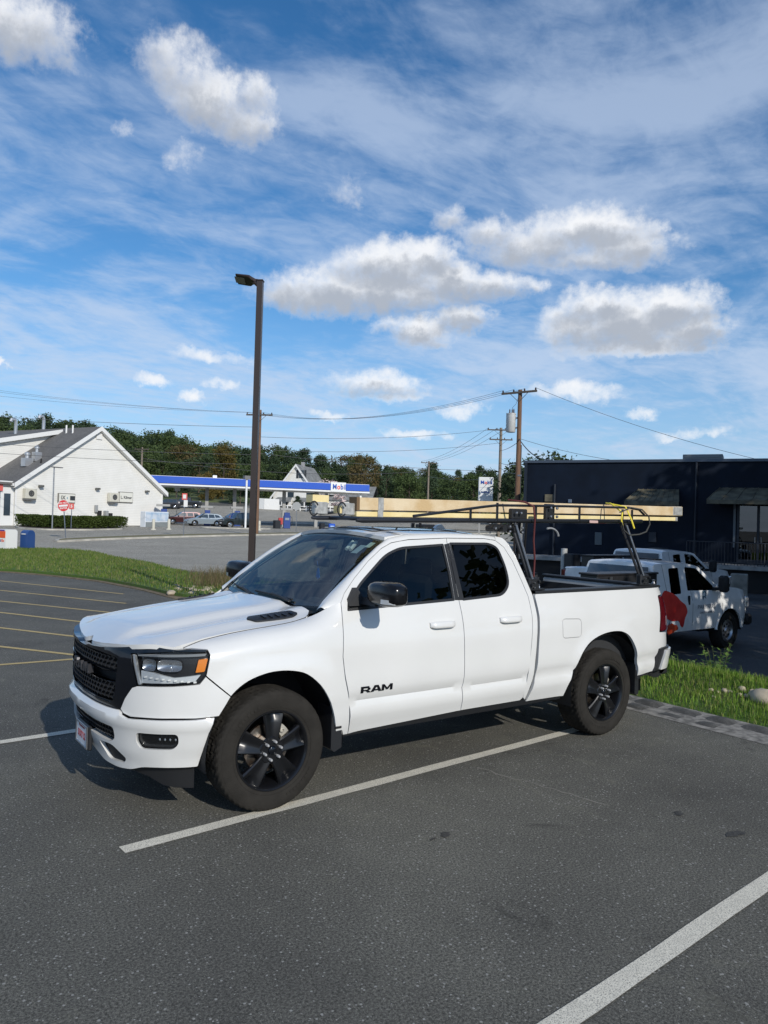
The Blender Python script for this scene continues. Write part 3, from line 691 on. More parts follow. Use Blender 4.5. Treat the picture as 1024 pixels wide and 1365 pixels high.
    fr = [(x+(.035*math.exp(-(y/.05)**2)), y) for x, y in fr]
    def seam_t(s): return zh(s)+float(np.interp(s, [-.665, -.60, -.5, -.4, -.3], [.006, .045, .082, .100, .108]))
    def edge_pt(s, side): p = side_fn(side)(s, seam_t(s), 0); return (p[0], p[1])
    seamR = [edge_pt(s, 1) for s in (-.655, -.60, -.5, -.4, -.3, -.1, .1, .25, .32)]; seamL = [edge_pt(s, -1) for s in (.32, .25, .1, -.1, -.3, -.4, -.5, -.60, -.655)]
    # seam ends: the hood is cut so that it meets the fender edge
    rear = [(.395, .74), (.37, .5), (.33, .25), (.32, 0), (.33, -.25), (.37, -.5), (.395, -.74)]
    hd = att(panel('hood', fr+seamR+rear+seamL, hood_fn, WHITE, T, st=.05, th=.03, gap=.005, smooth=50))
    for side in (-1, 1):
        v = [(-.165, .635), (-.205, .685), (-.155, .750), (.12, .790), (.175, .765), (.14, .695), (.03, .655)]
        v = [(a+.12, side*(b-.012)) for a, b in v]
        v_ = panel('hood_vent', v, lambda x, y, p=0.: hood_fn(x, y, p+.012), TRIM, hd, st=.04, th=.02, r=.02)
        mb = MB()
        for k in range(5):
            a = .025+k*.05; q = [(a, side*(.675+.012*k)), (a+.014, side*(.675+.012*k)), (a+.024, side*(.725+.008*k)), (a+.010, side*(.725+.008*k))]
            mb.prism(q, lambda x, y: hood_fn(x, y, .022), lambda x, y: hood_fn(x, y, .0))
        mb.build('vent_slat', BLACKP, hd)
    for side in (-1, 1):
        fn = side_fn(side); q = [Vector(fn(s_, seam_t(s_), .0005)) for s_ in np.linspace(-.655, .30, 24)]+[Vector((.355, side*.80, hood_fn(.355, .80)[2]+.003)), Vector((.40, side*.755, hood_fn(.395, .755)[2]+.004))]
        sm_ = MB(); sm_.tube(q, .0032, 4); sm_.build('hood_seam', DARK, hd)
    # cowl and wipers
    mb = MB(); rows = []
    for y in np.linspace(-.755, .755, 21):
        a = abs(y); x0 = .32+.09*(a/.8)**2-.02; x1 = x0+.12; rows.append([hood_fn(x0, y*.98, -.02), (x0+.05, y, 1.30+.04*(1-(a/.8)**2)), (x1, y, 1.335+.04*(1-(a/.8)**2))])
    mb.grid(rows); att(mb.build('cowl', TRIM, T, smooth=60))
    # windscreen: lofted between its base and top curves
    def wsp(u, v, push=0.):                                # u -1..1 across (left is -1), v 0..1 up
        a = abs(u); base = Vector((.33+.11*a**2, u*.80, 1.335+.025*a**2)); topp = Vector((1.07+.06*a**2.5, u*.665, 1.885-.030*a**2))
        p = base.lerp(topp, v); p += Vector((-.045, 0, .05))*sin(pi*v)*.6; return tuple(p+Vector((-.55, 0, .83))*push)
    mb = MB(); mb.grid([[wsp(u, v) for v in np.linspace(0, 1, 12)] for u in np.linspace(1, -1, 21)])
    ws = att(mb.build('windshield', WSG, T, smooth=180))
    mb = MB()
    for (u0, u1, v0, v1) in ((-1.005, -.965, 0, 1), (.965, 1.005, 0, 1), (-1, 1, .955, 1.003), (-1, 1, -.01, .03)):
        mb.grid([[wsp(u, v, -.004) for v in np.linspace(v0, v1, 9)] for u in np.linspace(u1, u0, 15)])
    mb.build('black_border', BLACKP, ws, smooth=60)
    for (u0, v0, u1, v1) in ((-.62, .035, .12, .07), (.10, .03, .80, .06)):
        mb = MB(); mb.tube([wsp(u0+(u1-u0)*t, v0+(v1-v0)*t+.01*sin(pi*t), .018) for t in np.linspace(0, 1, 9)], .009, 6)
        mb.tube([wsp(u0, v0-.03, .03), wsp(u0+.3*(u1-u0), v0+.01, .03), wsp(u0+.5*(u1-u0), v0+.025, .028)], .012, 6); mb.build('wiper', TRIM, ws)
    # sensor pod and inspection stickers at the glass
    MB().box(wsp(0, .86, -.06), (.10, .22, .05), bev=.015).build('sensor_pod', BLACKV, ws)
    mb = MB(); mb.box(wsp(.02, .74, -.16), (.03, .25, .075), bev=.02); mb.tube([wsp(0, .86, -.03), wsp(.02, .76, -.15)], .012, 6); mb.build('rear_view_mirror', BLACKV, ws, smooth=40)
    for (u, v, a, b, m) in ((-.88, .88, .04, .045, mat('sticker_pale', (.55, .62, .55), .5)), (-.80, .79, .05, .07, mat('sticker_grey', (.35, .40, .42), .5))):
        q = [wsp(u-a, v-b, -.006), wsp(u+a, v-b, -.006), wsp(u+a, v+b, -.006), wsp(u-a, v+b, -.006)]; MB().add(q, [(0, 1, 2, 3)]).build('sticker', m, ws)
    mb = MB()
    for k in range(2): mb.tube([wsp(-.62+.07*k, .80, -.03), wsp(-.55+.07*k, .93, -.03)], .016, 6)
    mb.build('toll_tag', mat('toll_tag_white', (.6, .6, .58), .5), ws)
    # roof with panoramic glass
    def roof_fn(x, y, push=0.):
        return (x, y, 1.898+.046*(1-(abs(y)/.665)**2.2)-.030*ss(1.35, 1.02, x)-.035*ss(2.1, 2.42, x)**1.5+push)
    ro = [(1.115, -.665), (1.085, -.5), (1.068, -.25), (1.065, 0), (1.068, .25), (1.085, .5), (1.115, .665), (1.3, .668), (2.2, .668), (2.40, .66, .1), (2.42, 0), (2.40, -.66, .1), (2.2, -.668), (1.3, -.668)]
    r_ = att(panel('roof', ro, roof_fn, WHITE, T, st=.08, th=.03, gap=0, smooth=50))
    panel('sunroof', [(1.17, -.44, .06), (1.17, .44, .06), (1.56, .44, .02), (1.56, -.44, .02)], lambda x, y, p=0.: roof_fn(x, y, p+.006), PVG if 0 else BLACKP, r_, st=.1, th=.01)
    panel('sunroof', [(1.58, -.44, .02), (1.58, .44, .02), (2.12, .44, .06), (2.12, -.44, .06)], lambda x, y, p=0.: roof_fn(x, y, p+.006), BLACKP, r_, st=.1, th=.01)
    mb = MB(); mb.prism([(2.18, 0), (2.34, 0), (2.33, .012), (2.27, .055), (2.22, .04)], lambda a, b: (a, -.02, roof_fn(a, 0)[2]+b), lambda a, b: (a, .02, roof_fn(a, 0)[2]+b)); mb.build('antenna_fin', WHITE, r_)
    # rear cab wall, tailgate, bed
    mb = MB(); rows = []
    for z in (.6, 1.0, 1.38, 1.42): rows.append([(2.55, y, z) for y in (-.90, -.5, 0, .5, .90)])
    rows += [[(2.52, y*.93, 1.56) for y in (-.90, -.5, 0, .5, .90)], [(2.44, y*.82, 1.84) for y in (-.90, -.5, 0, .5, .90)], [(2.38, y*.72, 1.885) for y in (-.90, -.5, 0, .5, .90)]]
    cb = att(mb.grid(rows).build('cab_back', WHITE, T, smooth=50))
    MB().add([(2.565, -.62, 1.46), (2.565, .62, 1.46), (2.49, .52, 1.78), (2.49, -.52, 1.78)], [(0, 1, 2, 3)]).build('rear_window', PVG, cb)
    bd = MB(); bd.box((3.62, 0, .66), (2.0, 1.66, .04))
    for s in (-1, 1):
        bd.box((3.60, s*.84, 1.01), (2.0, .03, .70))
        for k in range(12): bd.box((2.72+k*.165, s*.822, 1.08), (.05, .014, .36), bev=.004)
        bd.box((3.57, s*.73, .82), (.95, .22, .28), bev=.04)
    bd.box((2.62, 0, 1.02), (.03, 1.7, .72)); bd.box((4.60, 0, 1.0), (.03, 1.6, .64))
    for k in range(9): bd.box((2.641, -.72+k*.18, 1.05), (.014, .06, .5), bev=.004)
    be = att(bd.build('bed_liner', BEDL, T))
    MB().box((2.612, 0, 1.395), (.06, 1.70, .05), bev=.012).build('bulkhead_cap', TRIM, be, smooth=30)
    tg = att(MB().box((4.655, 0, 1.07), (.06, 1.60, .60), bev=.02).build('tailgate', WHITE, T, smooth=30))
    MB().box((4.655, 0, 1.388), (.075, 1.62, .035), bev=.012).build('tailgate_cap', TRIM, tg, smooth=30)
    MB().box((4.692, 0, 1.23), (.02, .26, .07), bev=.008).build('tailgate_handle', TRIM, tg, smooth=30)
    tn = MB()
    for x in (3.42, 4.14, 4.50, 4.28): tn.lathe([(.018, 0), (.022, .01), (.012, .03), (.02, .045), (.0001, .05)], (x, .80 if x < 4.2 else -.85, 1.36 if x < 4.2 else 1.42), 'Z', 10)
    tn.build('tie_down', STEEL, be, smooth=40)
    mb = MB(); mb.box((4.74, 0, .66), (.16, 1.5, .18), bev=.03); att(mb.build('rear_bumper', WHITE, T, smooth=40))
    mb = MB(); mb.box((4.70, 0, .50), (.18, 1.72, .09), bev=.02); mb.box((4.78, 0, .44), (.16, .07, .07)); mb.prism([(4.30, .53), (4.72, .55), (4.72, .50), (4.62, .44), (4.55, .44)], lambda a, b: (a, -.86, b), lambda a, b: (a, -.80, b)); att(mb.build('hitch', TRIM, T, smooth=30))
    # inner shell so that panel gaps read dark
    for side in (-1, 1):
        fn = side_fn(side)
        mb = MB()
        for (a, b) in ((.50, 2.99), (2.50, 3.0), (4.10, 4.62), (-.35, .5)):
            z0 = 1.0 if a == -.35 else .50
            mb.grid([[fn(a+(b-a)*i/12, z0+(1.34 if a > 0 else 1.22-z0+1.0-.02)*0+((1.34 if a > .4 else 1.10)-z0)*j/6, -.036) for j in range(7)] for i in range(13)])
        att(mb.build('inner_shell', DARK, T))
    # cabin
    ca = MB(); ca.box((1.5, 0, .70), (2.0, 1.7, .06)); ca.box((2.42, 0, 1.15), (.04, 1.6, .8))
    for s in (-1, 1): ca.box((1.5, s*.86, 1.02), (2.0, .05, .66))
    ca.add([(.55, -.78, 1.30), (.55, .78, 1.30), (.95, .75, 1.27), (.95, -.75, 1.27), (.98, -.75, .9), (.98, .75, .9)], [(0, 1, 2, 3), (3, 2, 5, 4)])
    ca.box((.98, 0, 1.20), (.10, .5, .22), bev=.03); ca.box((1.45, 0, .92), (.7, .28, .3), bev=.04)
    ca_ = att(ca.build('cabin', BLACKV, T, smooth=30))
    hdl = MB(); hdl.grid([[(roof_fn(x, y)[0], y, roof_fn(x, y)[2]-.05) for y in np.linspace(-.62, .62, 5)] for x in (1.15, 1.5, 2.0, 2.35)]); hdl.build('headliner', mat('headliner_grey', (.16, .16, .165), .9), ca_)
    seatm = mat('black_seat_cloth', (.022, .022, .025), .8, bump=.2)
    for (x, y) in ((1.42, -.40), (1.42, .40)):
        sb = MB(); sb.box((x, y, .98), (.52, .50, .16), bev=.06); sb.box((x+.27, y, 1.26), (.14, .48, .56), bev=.06); sb.box((x+.31, y, 1.60), (.10, .26, .17), bev=.04)
        sb.tube([(x+.3, y-.06, 1.5), (x+.3, y-.06, 1.6)], .01, 6); att(sb.build('front_seat', seatm, T, smooth=40))
    sb = MB(); sb.box((2.02, 0, .98), (.46, 1.3, .16), bev=.05); sb.box((2.30, 0, 1.24), (.14, 1.3, .52), bev=.05)
    for y in (-.42, .42): sb.box((2.32, y, 1.56), (.08, .24, .14), bev=.03)
    att(sb.build('rear_seat', seatm, T, smooth=40))
    st = MB(); c = Vector((1.02, -.40, 1.26)); ax = Vector((-.42, 0, -.0)) ; u = Vector((0, 1, 0)); v = Vector((.42, 0, .9)).normalized()
    st.tube([c+(u*cos(t)+v*sin(t))*.185 for t in np.linspace(0, 2*pi, 25)], .016, 8, cap=False); st.tube([c-u*.17, c, c+u*.17], .018, 6); st.tube([c, c-v*.17], .018, 6); st.tube([c, c+Vector((-.25, 0, -.08))], .03, 8)
    att(st.build('steering_wheel', BLACKV, T, smooth=60))
    # chassis
    ch = MB()
    for s in (-1, 1): ch.box((1.9, s*.42, .50), (5.2, .08, .14))
    for x in (0, 3.57): ch.tube([(x, -.75, .41), (x, .75, .41)], .05, 10)
    ch.lathe([(.0001, -.14), (.15, -.1), (.17, 0), (.15, .1), (.0001, .14)], (3.57, 0, .41), 'Y', 14)
    ch.tube([(.3, .1, .45), (3.4, .1, .43)], .04, 8); ch.tube([(.8, .3, .42), (2.6, .33, .42), (3.2, .35, .5), (4.5, .5, .42)], .035, 8)
    ch.box((2.3, -.55, .42), (1.0, .22, .20), bev=.04); ch.box((.4, 0, .5), (.8, .5, .35), bev=.05)
    for s in (-1, 1):
        ch.tube([(3.1, s*.6, .48), (4.1, s*.6, .52)], .03, 6)
    att(ch.build('chassis', mat('chassis_black', (.02, .02, .02), .7), T, smooth=40))
    rack(T, att)
    return T
def pin(fn, s, t, push): return fn(s, min(t, zh(min(s, .5))-.132), push) if False else fn_lamp(fn, s, t, push)
def fn_lamp(fn, s, t, push):
    p = fn(s, min(t, 1.0), push); q = fn(s, 1.0, push)
    if t <= 1.0: return p
    # above z = 1 the lamp leans back only a little
    r = fn(s, 1.0, push-.10*(t-1.0)); return (r[0], r[1], t)
def pinf(gf, w, z, push):
    if z <= 1.085: return gf(w, z, push)
    r = gf(w, 1.085, push-.35*(z-1.085)*(1-.5*ss(.6, 1.0, abs(w)))); return (r[0], r[1], z)

def wheel(T, cx, side):
    y0 = side*.985; sg = -side                             # inward direction along y
    W_ = bpy.data.objects.new('wheel', None); COL.objects.link(W_); W_.parent = T; W_.empty_display_size = .1; W_.location = (cx-1.85, y0, .415)
    rot = random.uniform(0, 6)
    # tyre: angular x profile grid, tread cut into blocks
    prof = [(.262, .030), (.272, .012), (.300, .001), (.345, -.006), (.372, -.003), (.392, .006), (.400, .012), (.4085, .026), (.4125, .044), (.4145, .062), (.4145, .080), (.4150, .098), (.4150, .118), (.4155, .138),
            (.4155, .158), (.4150, .178), (.4150, .196), (.4145, .214), (.4125, .232), (.4085, .250), (.398, .266), (.372, .278), (.330, .281), (.290, .270), (.262, .250)]
    n = 288; rows = []
    for i, (r, h) in enumerate(prof):
        row = []
        for k in range(n+1):
            kk = k % n; rr = r
            if 5 <= i <= 20:
                band = (i*7)//4; ph = (kk+band*2) % 6
                groove = ph in (0, 1) if i in (5, 6, 7, 8, 18, 19, 20) else ph == 0
                if i in (9, 12, 15): groove = True if (kk//6+i) % 3 else groove
                if groove: rr = r-(.007 if i > 6 else .004)
            a = 2*pi*kk/n; row.append((rr*cos(a), sg*h, rr*sin(a)))
        rows.append(row)
    mb = MB(); mb.grid(rows); mb.build('tyre', RUBBER, W_, smooth=28)
    # raised ring and blocks of sidewall lettering
    sw = MB()
    for rr_, hh in ((.378, .0005), (.296, .002)): sw.tube([(rr_*cos(a), sg*hh, rr_*sin(a)) for a in np.linspace(0, 2*pi, 73)], .0022, 4, cap=False)
    for base in (rot, rot+pi):
        for k in range(9):
            a = base+k*.085; c = Vector((.333*cos(a), sg*-.005, .333*sin(a))); t = Vector((-sin(a), 0, cos(a))); rd = Vector((cos(a), 0, sin(a)))
            q = [c-t*.011-rd*.012, c+t*.011-rd*.012, c+t*.011+rd*.012, c-t*.011+rd*.012]; o = Vector((0, -sg*.0025, 0)); sw.add([p for p in q]+[p+o for p in q], [(4, 5, 6, 7), (0, 1, 5, 4), (1, 2, 6, 5), (2, 3, 7, 6), (3, 0, 4, 7)])
    sw.build('sidewall_relief', RUBBER, W_)
    # rim barrel
    rm = MB(); rm.lathe([(.268, .028), (.276, .014), (.273, .006), (.266, .006), (.258, .014), (.252, .030), (.246, .05), (.238, .10), (.232, .20), (.262, .255)], (0, 0, 0), 'Y', 64)
    rm.v = [(a, sg*b, c) for a, b, c in rm.v]
    # five broad spokes, each a trough between two raised ridges
    a0 = radians(88) if cx < 1 else radians(86)
    for k in range(5):
        a = a0+k*2*pi/5; sec = []
        for t in np.linspace(0, 1, 9):
            r = .070+.184*t; hw = .046+.040*t**1.3; dep = .040-.012*t+.018*t*t; rows_ = []
            pr = [(-1.0, .050), (-1.0, .012), (-.86, .000), (-.62, .004), (-.30, .020), (0, .024), (.30, .020), (.62, .004), (.86, .000), (1.0, .012), (1.0, .050)]
            for (u, d) in pr:
                ph = u*hw; fl = .35+.65*t; x = r; tz = ph
                rows_.append((x*cos(a)-tz*sin(a), sg*(dep-.020+d*fl+(.012 if abs(u) < .5 and t > .8 else 0)), x*sin(a)+tz*cos(a)))
            sec.append(rows_)
        rm.grid(sec)
    rm.lathe([(.030, .020), (.060, .022), (.082, .026), (.090, .036), (.088, .10)], (0, 0, 0), 'Y', 36) if False else None
    hub = MB(); hub.lathe([(.0001, .020), (.088, .022), (.097, .032), (.098, .10)], (0, 0, 0), 'Y', 36); hub.v = [(a, sg*b, c) for a, b, c in hub.v]
    rm.add(hub.v, hub.f); rm.build('rim', RIMM, W_, smooth=35)
    cp = MB(); cp.lathe([(.0001, .006), (.024, .007), (.030, .012), (.031, .024)], (0, 0, 0), 'Y', 24); cp.v = [(a, sg*b, c) for a, b, c in cp.v]; cp.build('centre_cap', BLACKP, W_, smooth=50)
    for k in range(6):
        ln = MB(); a = 2*pi*k/6+.26; q = MB(); q.lathe([(.0001, -.012), (.007, -.011), (.0105, -.004), (.0105, .022)], (0, 0, 0), 'Y', 10); ln.add([(x+.0615*cos(a), sg*y, z+.0615*sin(a)) for x, y, z in q.v], q.f)
        ln.build('lug_nut', mat('nut_metal', (.62, .62, .62), .25, metal=.5, coat=.5), W_, smooth=50)
    bd = MB(); bd.lathe([(.06, .105), (.10, .105), (.168, .108), (.170, .125), (.06, .13)], (0, 0, 0), 'Y', 48); bd.v = [(a, sg*b, c) for a, b, c in bd.v]; bd.build('brake_disc', DISC, W_, smooth=35)
    ca = MB(); rows = []
    for t in np.linspace(.25, 1.05, 8): rows.append([(r*cos(t), sg*h, r*sin(t)) for r, h in ((.115, .10), (.120, .084), (.165, .078), (.185, .085), (.190, .14))])
    ca.grid(rows)
    for t in (.42, .82): q = MB(); q.lathe([(.018, .0), (.018, -.008), (.010, -.010), (.009, 0)], (0, 0, 0), 'Y', 12); ca.add([(x+.152*cos(t), sg*(y+.078), z+.152*sin(t)) for x, y, z in q.v], q.f)
    ca.build('brake_caliper', CAST, W_, smooth=40)

def rack(T, att):
    RK = mat('rack_black', (.012, .013, .016), .35, coat=.25)
    base = bpy.data.objects.new('ladder_rack', None); COL.objects.link(base); base.parent = T; base.location = (1.75, 0, 1.42)
    def sub(mb, n, m=RK, sm=40): o = mb.build(n, m, base, smooth=sm); o.location = (-3.60, 0, -1.42); return o
    zl = lambda x: 1.995+(x-.4)*.0205                     # the rack climbs slightly to the rear
    for s in (-1, 1):
        X0 = .80 if s < 0 else 1.25; mb = MB(); mb.tube([(X0, s*.72, zl(X0)), (X0+.06, s*.72, zl(X0)), (4.45, s*.72, zl(4.45))], [.013, .021, .021], 10); sub(mb, 'lower_rail')
        Y = s*.735
        up = [(1.35, Y, 2.05), (1.7, Y, 2.095), (2.15, Y, 2.155), (2.30, Y, 2.172), (3.2, Y, 2.195), (4.20, Y, 2.215), (4.38, Y, 2.20), (4.47, Y, 2.15), (4.49, Y, 2.09), (4.47, Y, 2.02), (4.41, Y, 1.97), (4.31, Y, 1.95)]
        mb = MB(); mb.tube(up[:8]+[(4.47, Y, 2.13)], .0125, 8); sub(mb, 'upper_rail')
        for x in (1.98, 2.30, 2.80, 3.42, 4.10, 4.26): sub(MB().tube([(x, Y, zl(x)), (x, Y, min(2.21, 2.05+(x-1.35)*.128 if x < 2.3 else 2.195))], .012, 6), 'rail_post')
        for (xt, xb) in ((2.52, 2.61), (4.14, 4.26)):
            mb = MB(); mb.tube([(xt, s*.74, zl(xt)-.02), (xb, s*.885, 1.50)], .016, 8); mb.tube([(xt+.03, s*.66, zl(xt)-.02), (xb+.05, s*.83, 1.46)], .015, 8)
            sub(mb, 'leg', mat('rack_leg_dark', (.02, .02, .022), .35, coat=.3))
            st_ = MB(); st_.tube([(xt-.004, s*.765, zl(xt)-.04), (xb-.015, s*.908, 1.52)], .010, 6); sub(st_, 'leg_edge', STEEL)
            mb = MB(); mb.box((xb+.02, s*.87, 1.475), (.14, .07, .12), bev=.015); mb.box((xb+.02, s*.86, 1.428), (.24, .11, .012)); mb.tube([(xb-.03, s*.91, 1.47), (xb-.03, s*.93, 1.47)], .014, 8)
            mb.tube([(xb+.06, s*.91, 1.50), (xb+.06, s*.93, 1.50)], .012, 8); sub(mb, 'mount_bracket', TRIM, 30)
            for k in range(2): sub(MB().tube([(xb+.0, s*.905, 1.445+k*.045), (xb, s*.925, 1.445+k*.045)], .008, 8), 'bolt', STEEL)
    for x in (1.45, 2.52, 3.4, 4.12): sub(MB().tube([(x, -.72, zl(x)), (x, .72, zl(x))], .02, 8), 'cross_bar')
    # winch and clamp cluster above the cab corner
    for c_, d_ in (((2.60, -.70, 2.10), (.20, .06, .10)), ((3.02, -.70, 2.13), (.12, .05, .16))): sub(MB().box(c_, d_, bev=.01), 'clamp', TRIM, 30)
    mb = MB(); mb.box((2.39, -.70, 1.975), (.32, .05, .06), bev=.02)
    for (x, z) in ((2.26, 1.965), (2.38, 1.965), (2.52, 1.96)): mb.tube([(x, -.66, z), (x, -.76, z)], .03, 12)
    sub(mb, 'clamp', TRIM, 30)
    for (x, z) in ((2.26, 1.965), (2.44, 1.985), (2.44, 1.94), (2.60, 1.975), (2.60, 1.935), (2.98, 2.17), (3.06, 2.17), (2.98, 2.09), (3.06, 2.09), (2.52, 2.11), (2.58, 2.11)): sub(MB().lathe([(.0001, -.775), (.012, -.772), (.014, -.76)], (x, 0, z), 'Y', 8), 'bolt', STEEL, 40)
    mb = MB(); mb.box((3.62, -.752, 2.055), (.13, .008, .026), bev=.003); sub(mb, 'maker_plate', mat('plate_pink', (.55, .38, .34), .5))
    # small rolled hooks
    mb = MB(); mb.tube([(3.02+.12*sin(t), -.72, 2.0-.10*(1-cos(t))*.8-.02) for t in np.linspace(-.4, 1.5, 9)], .010, 6); sub(mb, 'hook', mat('hook_grey', (.25, .26, .27), .4))
TRUCK = truck()

# a load of pump-jack poles and brackets lying on the rack
PINE = mat('weathered_pine', (.66, .54, .36), .75, col2=(.52, .37, .19), nscale=5, bump=.3, bscale=40)
PINEY = mat('yellow_pine', (.78, .66, .36), .7, col2=(.68, .54, .24), nscale=4)
def beam(name, label, a, b, w, h, m, grp=None):
    t = thing(name, label, 'beam', ((a[0]+b[0])/2, (a[1]+b[1])/2, (a[2]+b[2])/2-h/2), 0, grp)
    L = math.hypot(b[0]-a[0], b[1]-a[1]); rz = atan2(b[1]-a[1], b[0]-a[0]); pitch = atan2(b[2]-a[2], L); t.rotation_euler = (0, -pitch, rz)
    return t, L
t, L = beam('wooden_beam', 'long thick wooden beam on top of the load, with grey metal caps', (.97, -.42, 2.137), (5.60, -.42, 2.218), .10, .108, PINE)
MB().box((0, 0, .054), (L, .105, .104), bev=.004).build('timber', PINE, t)
GAL = mat('galvanised_sheet', (.46, .46, .44), .45, metal=.4, noise=.25, nscale=30)
mb = MB(); mb.box((L/2-.10, 0, .054), (.20, .112, .112), bev=.012); mb.build('end_cap', GAL, t, smooth=30)
mb = MB(); mb.box((-L/2+.01, 0, .054), (.03, .112, .110)); mb.build('end_cap', mat('burnt_end', (.16, .10, .05), .8), t)
mb = MB(); mb.box((-L/2+.24, 0, .054), (.055, .112, .110)); mb.build('metal_band', GAL, t)
t, L = beam('wooden_beam', 'thin bright yellow timber lying beneath the thick beam', (.97, -.42, 2.053), (5.50, -.42, 2.124), .09, .045, PINEY)
MB().box((0, 0, .0225), (L, .10, .042), bev=.003).build('timber', PINEY, t)
mb = MB(); mb.box((-L/2+.235, -.002, .028), (.055, .112, .055)); mb.build('metal_band', GAL, t)
mb = MB(); mb.box((L/2-.02, 0, .0225), (.04, .106, .046)); mb.build('end_cap', GAL, t)
for i, (x, lab) in enumerate(((.62, 'pump jack bracket with black rings at the front tip of the load'), (.88, 'pump jack bracket with a ring touching the thick beam end'))):
    t = thing('pole_bracket', lab, 'bracket', (x, -.42, 2.03), 0, 'brackets at the front of the load')
    mb = MB(); mb.box((.03, 0, .06), (.12, .06, .10), bev=.008); mb.build('bracket_plate', GAL, t, smooth=30)
    for k in range(1):
        mb = MB(); mb.tube([(-.06+.040*cos(a), -.06, .055+.055*sin(a)) for a in np.linspace(.5, 5.6, 15)], .0065, 6); mb.build('ring', RK2 if False else TRIM, t, smooth=60)
    mb = MB(); mb.box((.03, .04, .055 if i else .135), (.15, .10, .06)); mb.build('timber_block', PINEY, t)
# straps
def strap(name, label, cat, pts, r, m):
    mb = MB(); mb.tube(pts, r, 6); o = mb.build(name, m, None, smooth=60); return tag(o, label, cat)
strap('ratchet_strap', 'yellow strap tied down round the rear end of the beams', 'strap', [(4.06, -.77, 2.02), (4.03, -.775, 2.08), (4.05, -.77, 2.16), (4.08, -.60, 2.255), (4.13, -.50, 2.262), (4.13, -.75, 2.22), (4.17, -.79, 2.10), (4.20, -.81, 2.0)], .0085, mat('yellow_webbing', (.75, .62, .05), .6))
strap('ratchet_strap', 'dark red strap hanging from the beams by the front rack leg', 'strap', [(2.62, -.55, 2.235), (2.64, -.74, 2.215), (2.72, -.78, 2.18), (2.74, -.78, 2.05), (2.72, -.79, 1.86), (2.73, -.80, 1.70), (2.70, -.82, 1.52)], .009, mat('dark_red_webbing', (.10, .02, .02), .7))
strap('black_hose', 'black hose looped at the rear end of the rack', 'hose', [(3.98, -.79, 2.16), (4.15, -.80, 2.215), (4.34, -.80, 2.20), (4.46, -.80, 2.13), (4.48, -.80, 2.05), (4.42, -.80, 1.97), (4.30, -.80, 1.94), (4.14, -.80, 1.93), (4.04, -.80, 1.98), (4.00, -.80, 2.06)], .0075, mat('hose_grey', (.06, .06, .055), .6))
# little blue tree-shaped freshener under the inner mirror
fm = mat('freshener_blue', (.01, .12, .42), .6)
mb = MB(); px_ = [(0, .07), (.022, .045), (.012, .045), (.030, .012), (.018, .012), (.036, -.03), (.010, -.03), (.010, -.045), (-.010, -.045), (-.010, -.03), (-.036, -.03), (-.018, .012), (-.030, .012), (-.012, .045), (-.022, .045)]
mb.prism([(a*.9, b*.9) for a, b in px_], lambda a, b: (.915, .02+a, 1.525+b), lambda a, b: (.919, .02+a, 1.525+b)); mb.tube([(.917, .02, 1.585), (.905, .02, 1.64)], .002, 4)
tag(mb.build('air_freshener', fm), 'small blue air freshener hanging inside the windshield of the pickup', 'air freshener')
# ================================================================== ground, kerb, grass, paint
def gmat(name, build):
    m = bpy.data.materials.new(name); m.use_nodes = True; nt = m.node_tree; b = nt.nodes['Principled BSDF']
    build(nt, nt.nodes, nt.links, b); MATS[name] = m; return m
def _n(N, L, vec, sc_, det=6, rough=.6, dist=0.):
    n = N.new('ShaderNodeTexNoise'); n.inputs['Scale'].default_value = sc_; n.inputs['Detail'].default_value = det; n.inputs['Roughness'].default_value = rough; n.inputs['Distortion'].default_value = dist; L.new(vec, n.inputs['Vector']); return n.outputs[0]
def _r(N, L, v, stops):
    r = N.new('ShaderNodeValToRGB'); L.new(v, r.inputs[0]); e = r.color_ramp.elements
    while len(e) < len(stops): e.new(.5)
    for i, (p, c) in enumerate(stops): e[i].position = p; e[i].color = (*c, 1) if isinstance(c, tuple) else (c, c, c, 1)
    return r.outputs[0]
def _mx(N, L, f, a, b, mode='MIX'):
    n = N.new('ShaderNodeMix'); n.data_type = 'RGBA'; n.blend_type = mode
    for i, v in ((0, f), (6, a), (7, b)):
        if isinstance(v, (int, float)): n.inputs[i].default_value = v
        elif isinstance(v, tuple): n.inputs[i].default_value = (*v, 1)
        else: L.new(v, n.inputs[i])
    return n.outputs[2]
